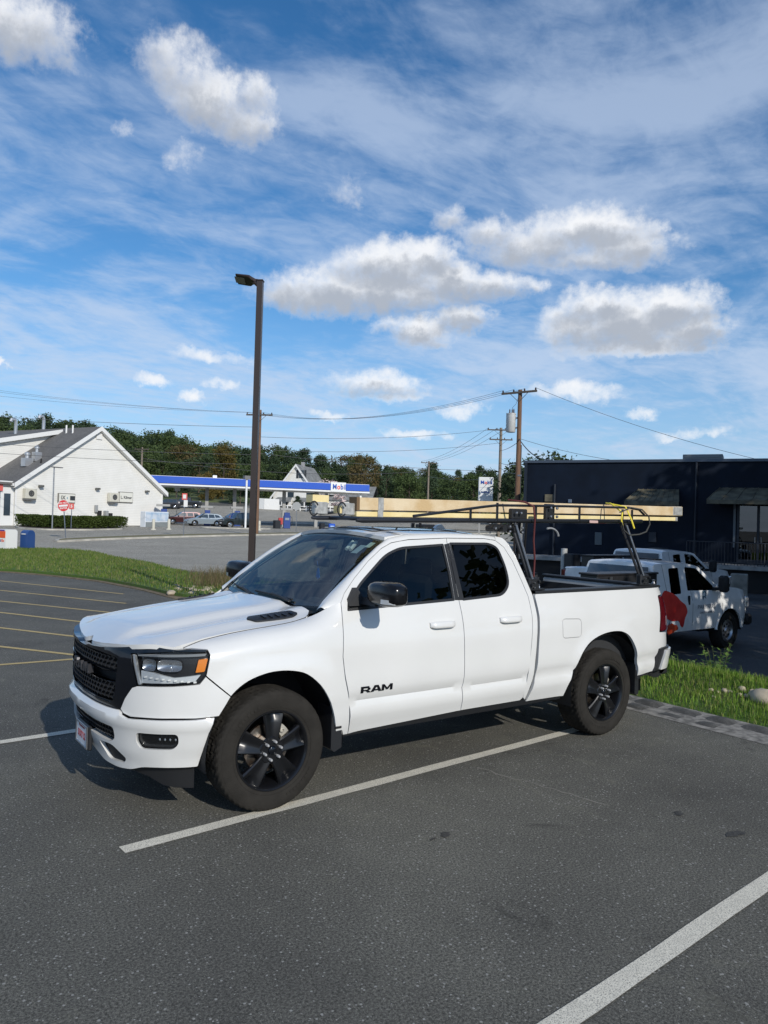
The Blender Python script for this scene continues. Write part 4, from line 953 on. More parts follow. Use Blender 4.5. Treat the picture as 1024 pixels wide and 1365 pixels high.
def asphalt(base, pale, speck, sc_=1.0, bumpy=.6):
    def f(nt, N, L, b):
        tc = N.new('ShaderNodeTexCoord').outputs['Object']
        big = _n(N, L, tc, .35, 5, .6, .4); mid = _n(N, L, tc, 2.2, 7, .65); fine = _n(N, L, tc, 75*sc_, 3, .75); grit = _n(N, L, tc, 190*sc_, 3, .7)
        c = _mx(N, L, _r(N, L, big, [(.35, 0.), (.68, 1.)]), base, pale)
        c = _mx(N, L, _r(N, L, mid, [(.30, .30), (.75, 0.)]), c, tuple(k*.55 for k in base))
        c = _mx(N, L, 1.0, c, _r(N, L, fine, [(.36, .42), (.5, 1.), (.64, 1.7)]), 'MULTIPLY')
        c = _mx(N, L, 1.0, c, _r(N, L, grit, [(.36, .5), (.5, 1.), (.66, 1.6)]), 'MULTIPLY')
        vo = N.new('ShaderNodeTexVoronoi'); vo.inputs['Scale'].default_value = 42*sc_; L.new(tc, vo.inputs['Vector'])
        wn = N.new('ShaderNodeTexWhiteNoise'); L.new(vo.outputs['Position'], wn.inputs['Vector'])
        sp = N.new('ShaderNodeMath'); sp.operation = 'LESS_THAN'; L.new(vo.outputs['Distance'], sp.inputs[0])
        th = N.new('ShaderNodeMath'); th.operation = 'MULTIPLY_ADD'; L.new(wn.outputs[0], th.inputs[0]); th.inputs[1].default_value = .40; th.inputs[2].default_value = -.12; L.new(th.outputs[0], sp.inputs[1])
        c = _mx(N, L, sp.outputs[0], c, speck)
        st = _n(N, L, tc, 1.1, 8, .72, 1.5); c = _mx(N, L, _r(N, L, st, [(.60, 0.), (.70, .6)]), c, tuple(k*.35 for k in base))
        st2 = _n(N, L, tc, .8, 9, .75, 2.); c = _mx(N, L, _r(N, L, st2, [(.58, 0.), (.72, .45)]), c, (pale[0]*1.5, pale[1]*1.5, pale[2]*1.35))
        L.new(c, b.inputs['Base Color']); b.inputs['Roughness'].default_value = .88; b.inputs['Specular IOR Level'].default_value = .35
        bp = N.new('ShaderNodeBump'); bp.inputs['Strength'].default_value = bumpy; bp.inputs['Distance'].default_value = .006
        ad = N.new('ShaderNodeMath'); ad.operation = 'ADD'; L.new(fine, ad.inputs[0]); L.new(grit, ad.inputs[1]); L.new(ad.outputs[0], bp.inputs['Height']); L.new(bp.outputs[0], b.inputs['Normal'])
    return f
LOT = gmat('lot_asphalt', asphalt((.080, .077, .067), (.142, .138, .115), (.29, .285, .26)))
ROAD = gmat('worn_road_asphalt', asphalt((.27, .25, .205), (.35, .325, .27), (.46, .44, .38), .6))
YARD = gmat('yard_asphalt', asphalt((.055, .056, .058), (.075, .077, .078), (.14, .14, .13), .8))
def paint(colr, bare):
    def f(nt, N, L, b):
        tc = N.new('ShaderNodeTexCoord').outputs['Object']
        a = _n(N, L, tc, 160, 4, .7); c_ = _n(N, L, tc, 9, 6, .7)
        c = _mx(N, L, _r(N, L, a, [(.50, 0.), (.60, .85)]), colr, bare); c = _mx(N, L, _r(N, L, c_, [(.45, 0.), (.75, .55)]), c, tuple(k*.62 for k in colr))
        L.new(c, b.inputs['Base Color']); b.inputs['Roughness'].default_value = .8
        bp = N.new('ShaderNodeBump'); bp.inputs['Strength'].default_value = .5; bp.inputs['Distance'].default_value = .004; L.new(a, bp.inputs['Height']); L.new(bp.outputs[0], b.inputs['Normal'])
    return f
LINEW = gmat('worn_white_paint', paint((.70, .66, .55), (.12, .115, .10)))
LINEY = gmat('worn_yellow_paint', paint((.56, .42, .17), (.09, .085, .07)))
# one sheet of ground reaching the horizon
def axis(a, b, near0, near1, fine, mid):
    v = list(np.arange(near0, near1, fine)); s = fine; x = near1
    while x < b: v.append(x); s = min(s*1.12, 60); x += s
    s = fine; x = near0-fine
    while x > a: v.insert(0, x); s = min(s*1.12, 60); x -= s
    return v
xs = axis(-2500, 3200, -12, 90, 1.0, 0); ys = axis(-1500, 3200, -12, 110, 1.0, 0)
mb = MB(); mb.grid([[(x, y, gz(x, y)) for x in xs] for y in ys]); g = mb.build('ground', LOT, smooth=180, kind='structure')
def sheet(name, P, m, off, st, kind='structure', thick=.0, zf=None, smooth=180):
    P = densify([p[:2] for p in P], st); v, F = cdt(P, [], st); zf = zf or (lambda x, y: 0.)
    mb = MB(); mb.add([(x, y, gz(x, y)+off+zf(x, y)) for x, y in v], F)
    n = len(P)
    mb.add([(x, y, gz(x, y)+off+zf(x, y)) for x, y in P]+[(x, y, gz(x, y)-.05) for x, y in P], [(i, n+i, n+(i+1) % n, (i+1) % n) for i in range(n)] if area2(P) > 0 else [(i, (i+1) % n, n+(i+1) % n, n+i) for i in range(n)])
    o = mb.build(name, m, smooth=smooth if not thick else 40); o['kind'] = kind; return o
GP = lambda px, d: tuple(at(px, d))[:2]
# paler old road and forecourt beyond the lawn, dark yard on the right
sheet('road', [GP(-420, 34), GP(-60, 37.5), GP(40, 39.2), GP(130, 36.5), GP(215, 28), GP(300, 25.5), GP(420, 23), GP(640, 30), GP(760, 40), GP(900, 70), GP(900, 108), GP(-300, 108), GP(-700, 60)], ROAD, .03, 1.6)
sheet('yard', [(9.2, -14), (9.0, -3), (8.8, 2), (8.8, 6), (9.6, 9), (12, 11.5), (20, 18.5), (26, 24), (33, 8), (38, -6)], YARD, .012, 1.0)
# painted lines
def line(name, a, b, w, m, z=.005):
    a, b = Vector(a), Vector(b); t = (b-a).normalized(); n = Vector((-t.y, t.x))*w/2; k = max(2, int((b-a).length/.3)); L_, R_ = [], []
    for i in range(k+1):
        p = a.lerp(b, i/k); j = random.uniform(-.004, .004); L_.append(p+n*(1+j/w*2)); R_.append(p-n*(1+random.uniform(-.004, .004)/w*2))
    rows = [[(p.x, p.y, gz(p.x, p.y)+z) for p in L_], [(p.x, p.y, gz(p.x, p.y)+z) for p in R_]]
    mb = MB(); mb.grid(rows); o = mb.build(name, m); o['kind'] = 'structure'; return o
def P2(px, py):
    d = pixdir(px, py); t = -CAM.z/d.z; p = CAM+d*t; return Vector((p.x, p.y))
LA_, LB_ = P2(747, 1365), P2(1024, 1175.5); LD_ = (LB_-LA_).normalized(); LA_, LB_ = LB_-LD_*4.2, LB_+LD_*2.8
line('white_line', (-1.02, -1.04), (3.75, -.69), .105, LINEW)
line('white_line', LA_, LB_, .105, LINEW)
line('white_line', (-1.9, 1.55), (4.8, 1.98), .105, LINEW)
def P2(px, py):                                          # flat car park spot under a photo point
    d = pixdir(px, py); t = -CAM.z/d.z; p = CAM+d*t; return Vector((p.x, p.y))
for (x0, y0, x1, y1) in ((0, 774.4, 165, 792), (0, 787, 168, 804.5), (0, 801.4, 170, 819), (0, 816.5, 160, 835), (0, 837, 150, 854.5), (0, 862, 150, 879), (0, 886.5, 150, 875)):
    a, b = P2(x0, y0), P2(x1, y1); a = a+(a-b)*(.6 if y0 < 880 else 2.5); line('yellow_line', a, b, .09, LINEY)
# granite block kerb at the back of the stalls
KERB = gmat('granite_kerb', lambda nt, N, L, b: (L.new(_mx(N, L, 1.0, _r(N, L, _n(N, L, N.new('ShaderNodeTexCoord').outputs['Object'], 7, 7, .7), [(.3, (.03, .03, .028)), (.5, (.065, .063, .058)), (.72, (.13, .125, .115))]), _r(N, L, _n(N, L, N.new('ShaderNodeTexCoord').outputs['Object'], 90, 4, .7), [(.3, .6), (.7, 1.4)]), 'MULTIPLY'), b.inputs['Base Color']), setattr(b.inputs['Roughness'], 'default_value', .9)))
kx = lambda y: 5.08+.04*(y)*-.2
kt = thing('block_kerb', 'low granite block kerb along the grass behind the pickup', 'kerb', (kx(0), 0, 0))
y = -7.0; row = 0
while y < 9.5:
    L_ = random.uniform(.30, .46); w = random.uniform(.23, .26)
    mb = MB(); c = (0, 0, 0); hz = random.uniform(.036, .050); n = 5
    rows = []
    for i in range(n):
        r = []
        for j in range(n):
            u, v = i/(n-1)-.5, j/(n-1)-.5; e = max(abs(u), abs(v))*2
            r.append((u*w*.96+random.uniform(-.006, .006), v*L_*.94+random.uniform(-.006, .006), hz*(1-ss(.80, 1.0, e)*.75)+random.uniform(-.003, .003)))
        rows.append(r)
    mb.grid(rows); o = mb.build('block', KERB, kt, smooth=60); o.location = (kx(y)-kx(0)+random.uniform(-.012, .012), y+L_/2, 0)
    if random.random() < .75:
        L2 = L_; mb2 = o.copy(); COL.objects.link(mb2); mb2.location = (kx(y)-kx(0)-.25, y+L2/2, -.022)
    y += L_+.014
MORT = mat('mortar', (.21, .20, .18), .95, noise=.5, nscale=12, bump=.6)
mb = MB(); mb.grid([[(kx(y)+a, y, z) for a, z in ((-.42, .004), (-.38, .008), (-.30, .010), (-.12, .014), (.14, .024), (.2, .0))] for y in np.arange(-7, 9.6, .4)]); o = mb.build('mortar_bed', MORT, kt); o.location = (-kx(0), 0, 0)

GRASSG = gmat('turf_soil', lambda nt, N, L, b: (L.new(_mx(N, L, 1.0, _r(N, L, _n(N, L, N.new('ShaderNodeTexCoord').outputs['Object'], 1.3, 7, .7), [(.32, (.085, .085, .03)), (.5, (.055, .105, .014)), (.68, (.065, .13, .016))]), _r(N, L, _n(N, L, N.new('ShaderNodeTexCoord').outputs['Object'], 26, 5, .75), [(.3, .5), (.7, 1.5)]), 'MULTIPLY'), b.inputs['Base Color']), setattr(b.inputs['Roughness'], 'default_value', .95)))
def blade_mat(name, cols):
    def f(nt, N, L, b):
        tc = N.new('ShaderNodeTexCoord').outputs['Object']; oi = N.new('ShaderNodeNewGeometry')
        r = _r(N, L, oi.outputs['Random Per Island'], [(i/(len(cols)-1), c) for i, c in enumerate(cols)])
        L.new(_mx(N, L, 1.0, r, _r(N, L, _n(N, L, tc, 1.6, 5, .6), [(.3, .75), (.7, 1.3)]), 'MULTIPLY'), b.inputs['Base Color']); b.inputs['Roughness'].default_value = .55; b.inputs['Specular IOR Level'].default_value = .3
        t = N.new('ShaderNodeBsdfTranslucent'); L.new(r, t.inputs[0]); m = N.new('ShaderNodeMixShader'); m.inputs[0].default_value = .35
        o = nt.nodes['Material Output']; L.new(b.outputs[0], m.inputs[1]); L.new(t.outputs[0], m.inputs[2]); L.new(m.outputs[0], o.inputs[0])
    return gmat(name, f)
BLADE = blade_mat('grass_blades', [(.075, .14, .016), (.11, .21, .022), (.16, .29, .03), (.21, .31, .05), (.34, .31, .12)])
BLADE2 = blade_mat('lawn_blades', [(.07, .12, .016), (.10, .17, .022), (.13, .21, .028), (.19, .22, .06), (.27, .24, .11)])
def grass(name, pts, h, w, m, zf=None):
    n = len(pts); P = np.array(pts); a = rng.uniform(0, 2*pi, n); hh = h*rng.uniform(.35, 1.35, n); ww = w*rng.uniform(.6, 1.3, n)
    lean = rng.uniform(0, .55, n)*hh; la = rng.uniform(0, 2*pi, n)
    z = np.array([gz(p[0], p[1])+(zf(p[0], p[1]) if zf else 0) for p in P])
    V = np.zeros((n, 5, 3)); dx, dy = np.cos(a)*ww/2, np.sin(a)*ww/2; lx, ly = np.cos(la)*lean, np.sin(la)*lean
    V[:, 0] = np.stack([P[:, 0]-dx, P[:, 1]-dy, z-.01], 1); V[:, 1] = np.stack([P[:, 0]+dx, P[:, 1]+dy, z-.01], 1)
    V[:, 2] = np.stack([P[:, 0]+dx*.7+lx*.35, P[:, 1]+dy*.7+ly*.35, z+hh*.6], 1); V[:, 3] = np.stack([P[:, 0]-dx*.7+lx*.35, P[:, 1]-dy*.7+ly*.35, z+hh*.6], 1)
    V[:, 4] = np.stack([P[:, 0]+lx, P[:, 1]+ly, z+hh], 1)
    i = np.arange(n)*5; F = np.empty((n*2, 4), int)
    me = bpy.data.meshes.new(name); q = np.stack([i, i+1, i+2, i+3], 1); t = np.stack([i+3, i+2, i+4], 1)
    me.vertices.add(n*5); me.vertices.foreach_set('co', V.reshape(-1)); me.loops.add(n*7); me.polygons.add(n*2)
    li = np.concatenate([q, t], 1).reshape(-1); me.loops.foreach_set('vertex_index', li)
    st_ = np.empty((n, 2), int); st_[:, 0] = np.arange(n)*7; st_[:, 1] = np.arange(n)*7+4; me.polygons.foreach_set('loop_start', st_.reshape(-1))
    me.update(); me.validate(); me.materials.append(m); o = bpy.data.objects.new(name, me); COL.objects.link(o); o['kind'] = 'stuff'; return o
# right-hand verge: a bank falling to the yard
vz = lambda x, y: .07*ss(5.2, 5.6, x)+.16*ss(5.6, 6.3, x)*ss(9.4, 7.2, x)
GRN = 1
VP_ = [(5.24, -7.5), (5.24, 9.0), (6.2, 11.0), (9.6, 10.2), (9.35, 6.5), (9.2, 3.5), (9.35, 1.2), (9.6, -1.5), (9.9, -7.5)]
sheet('grass_bank', VP_, GRASSG, .012, .35, zf=vz)
pts = []
while len(pts) < 78000:
    p = (random.uniform(5.2, 9.9), random.uniform(-3.2, 5.2))
    if inpoly(p, VP_) and random.random() < (1 if p[0] > 5.6 else .35+.65*random.random()): pts.append(p)
tag(grass('grass', pts, .092, .0085, BLADE, vz), 'thick bright green grass behind the pickup and beside the kerb')
# left-hand lawn strip
LV = [GP(-300, 23.5), GP(0, 24.0), GP(60, 23.2), GP(130, 21.8), GP(190, 19.8), GP(235, 18.0), GP(300, 17.5), GP(360, 17.8), GP(430, 19), GP(470, 24), GP(400, 21.5), GP(330, 22.5), GP(300, 22.8), GP(270, 24), GP(237, 25.8), GP(200, 30), GP(150, 34), GP(128, 38), GP(100, 39.5), GP(0, 40), GP(-300, 38)]
LV = rounded(LV, .8)
lz = lambda x, y: .06
sheet('lawn', LV, GRASSG, .03, .8, zf=lz)
x0, x1 = min(p[0] for p in LV), max(p[0] for p in LV); y0, y1 = min(p[1] for p in LV), max(p[1] for p in LV); pts = []
while len(pts) < 60000:
    p = (random.uniform(x0, x1), random.uniform(y0, y1))
    if inpoly(p, LV): pts.append(p)
tag(grass('grass', pts, .085, .022, BLADE2, lambda x, y: .08), 'mown lawn strip between the yellow stalls and the road')
# bare earth and leaf litter along the lawn edge
EARTH = mat('bare_earth', (.20, .15, .09), .95, col2=(.11, .085, .05), nscale=6, bump=.8, bscale=60)
ed = [GP(-300, 23.3), GP(0, 23.75), GP(60, 22.9), GP(130, 21.4), GP(190, 19.3), GP(235, 17.5), GP(300, 17.0), GP(300, 17.7), GP(235, 18.5), GP(190, 20.3), GP(130, 22.1), GP(60, 23.5), GP(0, 24.3), GP(-300, 23.7)]
sheet('earth_edge', ed, EARTH, .02, .6)
tall = []
while len(tall) < 1500:
    px, d = random.gauss(292, 20), random.uniform(19.5, 23.5)
    if 225 < px < 420: tall.append(GP(px, d))
tag(grass('tall_grass', tall, .42, .012, blade_mat('dry_stalks', [(.10, .11, .03), (.16, .14, .06), (.22, .16, .09), (.16, .10, .06)])), 'dry tall grass at the foot of the lamp post')
tall = [(random.gauss(8.7, .30), random.uniform(-.3, 4.6)) for _ in range(700)]
tag(grass('tall_grass', tall, .40, .012, BLADE, lambda x, y: .05), 'uncut grass along the top of the bank by the work truck')
# stones
STONE = mat('pale_stone', (.52, .44, .32), .85, col2=(.36, .30, .22), nscale=5, bump=.4, bscale=30)
def rock(name, p, s, label, grp=None, m=STONE):
    mb = MB(); n, k = 7, 10; j = [[random.uniform(.86, 1.12) for _ in range(k)] for _ in range(n)]; rows = []
    for a in range(n):
        r = []; th = pi*a/(n-1)
        for b in range(k+1):
            q = j[a][b % k] if 0 < a < n-1 else 1; ph = 2*pi*b/k; r.append((s[0]*sin(th)*cos(ph)*q, s[1]*sin(th)*sin(ph)*q, s[2]*cos(th)*q))
        rows.append(r)
    mb.grid(rows); o = mb.build(name, m, smooth=60); o.location = (p[0], p[1], p[2]); o.rotation_euler.z = random.uniform(0, 3); return tag(o, label, 'rock', grp)
def ongrass(px, py):
    p = None
    for t in np.arange(5, 20, .02):
        q = CAM+pixdir(px, py)*t
        if q.z < gz(q.x, q.y)+(vz(q.x, q.y) if q.x > 5.2 else 0)+.02: p = q; break
    return p
p = ongrass(1022, 932); rock('boulder', p, (.21, .18, .11), 'large rounded tan boulder in the grass at the right edge')
for i, (px, py, s) in enumerate(((948, 921, .05), (957, 923, .035), (966, 922, .06), (973, 923, .045), (986, 927, .05), (989, 920, .075), (995, 929, .055), (1001, 929, .06), (1003, 922, .05), (951, 930, .04))):
    p = ongrass(px, py)
    if p: rock('stone', p+Vector((0, 0, s*.2)), (s*.72, s*.6, s*.45), 'small pale stone in the grass left of the tan boulder', 'small stones lined up in the grass')
for i in range(26):
    px, d = random.uniform(222, 285), random.uniform(18.2, 20.0); p = at(px, d); s = random.uniform(.06, .16)
    rock('stone', p+Vector((0, 0, .07)), (s, s*.8, s*.5), 'small tan stone at the corner of the lawn beside the pickup hood', 'stones at the corner of the lawn')
# tall weeds in front of the work truck
WEED = blade_mat('weed_leaves', [(.13, .22, .04), (.18, .30, .06), (.26, .38, .09)]); STALK = mat('weed_stalk', (.16, .17, .06), .7)
def weed(p, h, n, label, dry=False):
    t = thing('weed', label, 'weed', p, 0, 'tall weeds at the top of the bank')
    mb = MB(); lf = MB()
    for s in range(n):
        a = random.uniform(0, 6.28); r = random.uniform(0, .09); tip = Vector((cos(a)*(r+h*.22), sin(a)*(r+h*.22), h*random.uniform(.7, 1))); b = Vector((cos(a)*r, sin(a)*r, 0)); q = [b.lerp(tip, k/5)+Vector((0, 0, .05*sin(pi*k/5))) for k in range(6)]
        mb.tube(q, [.006, .005, .005, .004, .003, .002], 4)
        for k in range(26 if not dry else 60):
            f = random.uniform(.15 if not dry else .6, 1); c = b.lerp(tip, f); a2 = random.uniform(0, 6.28); l = random.uniform(.08, .16)*(1.2-f*.6)*(1 if not dry else .3); w = l*.20; dz = random.uniform(-.2, .7)
            dr = Vector((cos(a2), sin(a2), dz)).normalized(); sd = Vector((-sin(a2), cos(a2), 0)); lf.add([c, c+dr*l*.5+sd*w, c+dr*l, c+dr*l*.5-sd*w], [(0, 1, 2, 3)])
    mb.build('stalk', STALK, t); lf.build('foliage', WEED if not dry else mat('seed_heads', (.34, .27, .17), .8), t)
for (px, d, h, n, lab, dry) in ((956, 11.9, .78, 9, 'tallest leafy green weed in front of the work truck wheel', False), (944, 11.6, .55, 6, 'leafy weed just left of the tallest one', False), (925, 11.6, .50, 7, 'weed with brown seed heads between the leafy weeds and the poppies', True), (903, 11.4, .48, 7, 'weed with pale seed heads nearest the pickup tail light', True), (913, 11.5, .58, 4, 'thin green stalked weed beneath the poppies', False)):
    p = at(px, d); weed(p+Vector((0, 0, .1)), h, n, lab, dry)
#---- asphalt cracks: thin sealed line near the rear wheel
def crack(pts, w):
    mb = MB(); P = [Vector(p) for p in pts]; rows = [[], []]
    for i, p in enumerate(P):
        t = (P[min(i+1, len(P)-1)]-P[max(i-1, 0)]).normalized(); n = Vector((-t.y, t.x))*w*random.uniform(.4, 1); rows[0].append((p.x+n.x, p.y+n.y, .0035)); rows[1].append((p.x-n.x, p.y-n.y, .0035))
    mb.grid(rows); o = mb.build('asphalt_crack', mat('pale_dust', (.19, .18, .155), .95), None); o['kind'] = 'structure'
a, b = P2(640, 1025), P2(815, 1075)
crack([a.lerp(b, k/14)+Vector((random.uniform(-.03, .03), random.uniform(-.03, .03))) for k in range(15)], .010)

STAIN = mat('oil_stain', (.050, .048, .043), .75, noise=.45, nscale=40, bump=.8, bscale=160)
for (px, py, r) in ((594, 1113, .030), (577, 1119, .014), (980, 1112, .045), (905, 1085, .03)):
    c = P2(px, py); n = 14; ph = random.uniform(0, 6); P = [(c.x+r*(1+.3*sin(2*a+ph)+.22*sin(5*a+2*ph))*cos(a)*1.5, c.y+r*(1+.3*sin(2*a+ph)+.22*sin(5*a))*sin(a)) for a in np.linspace(0, 2*pi, n, endpoint=False)]
    o = MB().add([(x, y, .004) for x, y in P], [tuple(range(n))]).build('oil_stain', STAIN); o['kind'] = 'structure'
# ================================================================== lamp post, poles, wires
BRONZE = mat('dark_bronze', (.045, .032, .026), .4, metal=.2, coat=.2)
def square_tube(mb, c, w, z0, z1, w1=None):
    w1 = w1 or w; a, b = w/2, w1/2
    mb.add([(c[0]-a, c[1]-a, z0), (c[0]+a, c[1]-a, z0), (c[0]+a, c[1]+a, z0), (c[0]-a, c[1]+a, z0), (c[0]-b, c[1]-b, z1), (c[0]+b, c[1]-b, z1), (c[0]+b, c[1]+b, z1), (c[0]-b, c[1]+b, z1)], [(0, 1, 5, 4), (1, 2, 6, 5), (2, 3, 7, 6), (3, 0, 4, 7), (4, 5, 6, 7)])
p = at(333, 15.0); ztop = at(350, 15.0, 373).z; H = ztop-p.z
t = thing('lamp_post', 'tall dark bronze square lamp post with one flat lamp head behind the pickup hood', 'lamp post', p, radians(49))
mb = MB(); square_tube(mb, (0, 0), .117, .0, H); mb.box((0, 0, H), (.142, .142, .03), bev=.008); mb.build('pole', BRONZE, t)
mb = MB(); mb.lathe([(.0001, .5), (.22, .5), (.25, .46), (.25, -.5)], (0, 0, 0), 'Z', 20); mb.build('base', mat('concrete', (.36, .35, .33), .9, noise=.3, bump=.4), t, smooth=40)
hd = bpy.data.objects.new('lamp_head', None); COL.objects.link(hd); hd.parent = t; hd.location = (0, 0, H-.07); hd.rotation_euler = (radians(17), radians(-9), radians(92))
mb = MB(); rows = []
for u in np.linspace(0, 1, 9):
    x = .06+.43*u; w = .045+(.13*ss(.12, .42, u)); th = .06-.035*u; rows.append([(x, -w, .03+.0*u), (x, -w*.85, .03+th), (x, w*.85, .03+th), (x, w, .03), (x, w*.9, .015), (x, -w*.9, .015), (x, -w, .03)])
mb.grid(rows); mb.add(rows[-1][:-1], [tuple(range(6))]); mb.add(rows[0][:-1], [tuple(range(6))]); mb.build('housing', BRONZE, hd, smooth=40)
mb = MB(); mb.box((.42, 0, .012), (.20, .20, .012)); mb.build('diffuser', mat('lamp_lens', (.30, .28, .22), .4), hd)
mb = MB(); mb.tube([(.0, 0, -.05), (.10, 0, .01), (.16, 0, .03)], [.045, .04, .035], 8); mb.build('arm', BRONZE, hd, smooth=40)

def woodmat(n, c, c2):
    def f(nt, N, L, b):
        tc = N.new('ShaderNodeTexCoord').outputs['Object']; mp = N.new('ShaderNodeMapping'); mp.inputs['Scale'].default_value = (12, 12, .5); L.new(tc, mp.inputs[0])
        L.new(_r(N, L, _n(N, L, mp.outputs[0], 2, 6, .7), [(.35, c2), (.65, c)]), b.inputs['Base Color']); b.inputs['Roughness'].default_value = .9
    return gmat(n, f)
PW1 = woodmat('brown_pole_wood', (.22, .13, .08), (.10, .055, .035)); PW2 = woodmat('grey_pole_wood', (.26, .22, .17), (.14, .115, .09)); ARMW = woodmat('crossarm_wood', (.13, .11, .09), (.07, .06, .05))
INS = mat('insulator', (.05, .03, .025), .3, coat=.5); TANK = mat('transformer_grey', (.50, .51, .50), .45, noise=.08)
WIRE = mat('wire_black', (.07, .07, .075), .6)
def pole(px, d, py_top, r, m, label, arms, rz):
    """arms: list of (height below top, half length, number of insulators)"""
    p = at(px, d); H = at(px, d, py_top).z-p.z
    t = thing('utility_pole', label, 'utility pole', p, rz, 'utility poles along the road')
    mb = MB(); mb.tube([(0, 0, -.3), (0, 0, H*.5), (0, 0, H)], [r*1.15, r, r*.82], 12); mb.build('pole', m, t, smooth=60)
    tips = []
    for (dz, hl, n) in arms:
        mb = MB(); mb.box((0, -r*.9, H-dz), (2*hl, .10, .12)); mb.tube([(-hl*.5, -r*.9, H-dz-.05), (0, -r, H-dz-.6)], .02, 4); mb.tube([(hl*.5, -r*.9, H-dz-.05), (0, -r, H-dz-.6)], .02, 4); mb.build('crossarm', ARMW, t)
        for k in range(n):
            x = -hl*.93+2*hl*.93*k/(n-1) if n > 1 else 0
            mb = MB(); mb.lathe([(.03, 0), (.06, .03), (.04, .06), (.06, .09), (.03, .15), (.0001, .16)], (x, -r*.9, H-dz+.06), 'Z', 8); mb.build('insulator', INS, t, smooth=50)
            tips.append(Vector((p.x+x*cos(rz)+r*.9*sin(rz), p.y+x*sin(rz)-r*.9*cos(rz), p.z+H-dz+.2)))
    return t, p, H, tips
tA, pA, hA, tipA = pole(687, 46, 519, .155, PW1, 'tallest brown utility pole with a grey transformer beside the dark building', [(.18, 1.2, 4)], YAW-pi/2-radians(38))
mb = MB(); mb.lathe([(.0001, .0), (.24, .0), (.27, .04), (.27, 1.10), (.29, 1.12), (.28, 1.17), (.0001, 1.22)], (-.48, -.15, hA-2.62), 'Z', 18); tk = mb.build('transformer', TANK, tA, smooth=40)
mb = MB(); mb.box((-.22, -.12, hA-1.75), (.26, .08, .10)); mb.box((-.22, -.12, hA-2.35), (.26, .08, .10)); mb.box((-.80, -.18, hA-2.0), (.035, .035, 1.2)); mb.build('bracket', STEEL, tA)
for k in (-.12, .05, .16):
    mb = MB(); mb.lathe([(.04, 0), (.055, .05), (.035, .09), (.05, .14), (.02, .26), (.0001, .27)], (-.48+k, -.15, hA-1.43), 'Z', 8); mb.build('bushing', INS, tA, smooth=50)
mb = MB(); mb.tube([(.0, -.16, hA-.4), (-.15, -.22, hA-.9), (-.40, -.20, hA-1.1), (-.44, -.15, hA-1.2)], .012, 4); mb.tube([(.16, .05, 0), (.16, .05, hA-3.4)], .03, 6); mb.build('riser_cable', WIRE, tA)
tB, pB, hB, tipB = pole(664, 78, 570, .17, PW2, 'grey utility pole with two crossarms just left of the tallest pole', [(.25, 1.45, 4), (1.25, 1.2, 4)], YAW-pi/2)
tC, pC, hC, tipC = pole(569.5, 118, 614.5, .15, PW2, 'short looking distant utility pole in front of the trees, centre', [(.3, 1.3, 4)], YAW-pi/2+.2)
tD, pD, hD, tipD = pole(341.5, 64, 546, .165, PW1, 'brown utility pole directly behind the lamp post', [(.45, 1.15, 4)], YAW-pi/2-.1)
tE, pE, hE, tipE = pole(186.5, 108, 596, .15, PW2, 'distant utility pole behind the white shop gable', [(.3, 1.1, 3)], YAW-pi/2-.2)
def span(a, b, sag, r=.022, label=None, grp='overhead wires', n=18):
    a, b = Vector(a), Vector(b); mb = MB(); o = a.lerp(b, .5)
    mb.tube([a.lerp(b, k/n)-Vector((0, 0, 4*sag*(k/n)*(1-k/n)))-o for k in range(n+1)], r, 5); w = mb.build('overhead_wire', WIRE); w.location = o
    tag(w, label, 'wire', grp)
def off(px, d, py): return at(px, d, py)
LW = 'power wire from the top of the tallest pole to the pole behind the lamp post'
for k in range(3): span(tipA[k], tipD[k], 1.1, .010, LW)
for k, py in enumerate((500, 504, 512)): span(tipD[k], off(-160, 58, py-4), +.5, .009, 'high thin power wire running left from the pole behind the lamp post', 'high thin wires at left')
LL = 'thick cable crossing in front of the white shop roof'
for (y0, y1) in ((551, 569), (587, 606), (599, 619)): span(off(-150, 60, y0-6), pD+Vector((0, 0, at(341, 64, y1).z-pD.z)), .25, .017, LL, 'cables in front of the shop')
for (y0, y1, sg, r) in ((600, 571, .5, .016), (617, 590, .5, .016), (622, 628, .3, .018)): span(pD+Vector((0, 0, at(341, 64, y0-18).z-pD.z)), pB+Vector((0, 0, at(664, 78, y1).z-pB.z)), sg, r, 'cable from the brown pole to the grey pole with two crossarms', 'cables between the two poles')
for (h, py) in ((3.2, 600), (4.6, 616), (5.2, 626)): span(pA+Vector((0, 0, hA-h)), pB+Vector((0, 0, hB-h*.9+.5)), .12, .02, 'short cable joining the tallest pole and the grey pole beside it', 'short cables between the paired poles')
for k in range(3): span(tipB[k], tipC[k], .6, .016, 'distant wire from the grey pole to the far centre pole', 'distant wires')
span(pC+Vector((0, 0, hC-1.6)), pE+Vector((0, 0, hE-1.6)), 1.2, .03, 'long low cable across the trees above the canopy'); span(pC+Vector((0, 0, hC-2.4)), pB+Vector((0, 0, hB-5.2)), .4, .03, 'low cable across the trees by the price sign')
span(pA+Vector((0, 0, hA-3.0)), off(733, 38.5, 613), .35, .03, 'thick black service cable sloping down to the dark building roof')
span(pA+Vector((0, 0, hA-3.0)), off(900, 42, 622), .3, .012, 'thin wire running right over the dark building'); span(tipA[3], off(1150, 40, 640), .6, .012, 'thinnest wire from the top crossarm over the dark building')

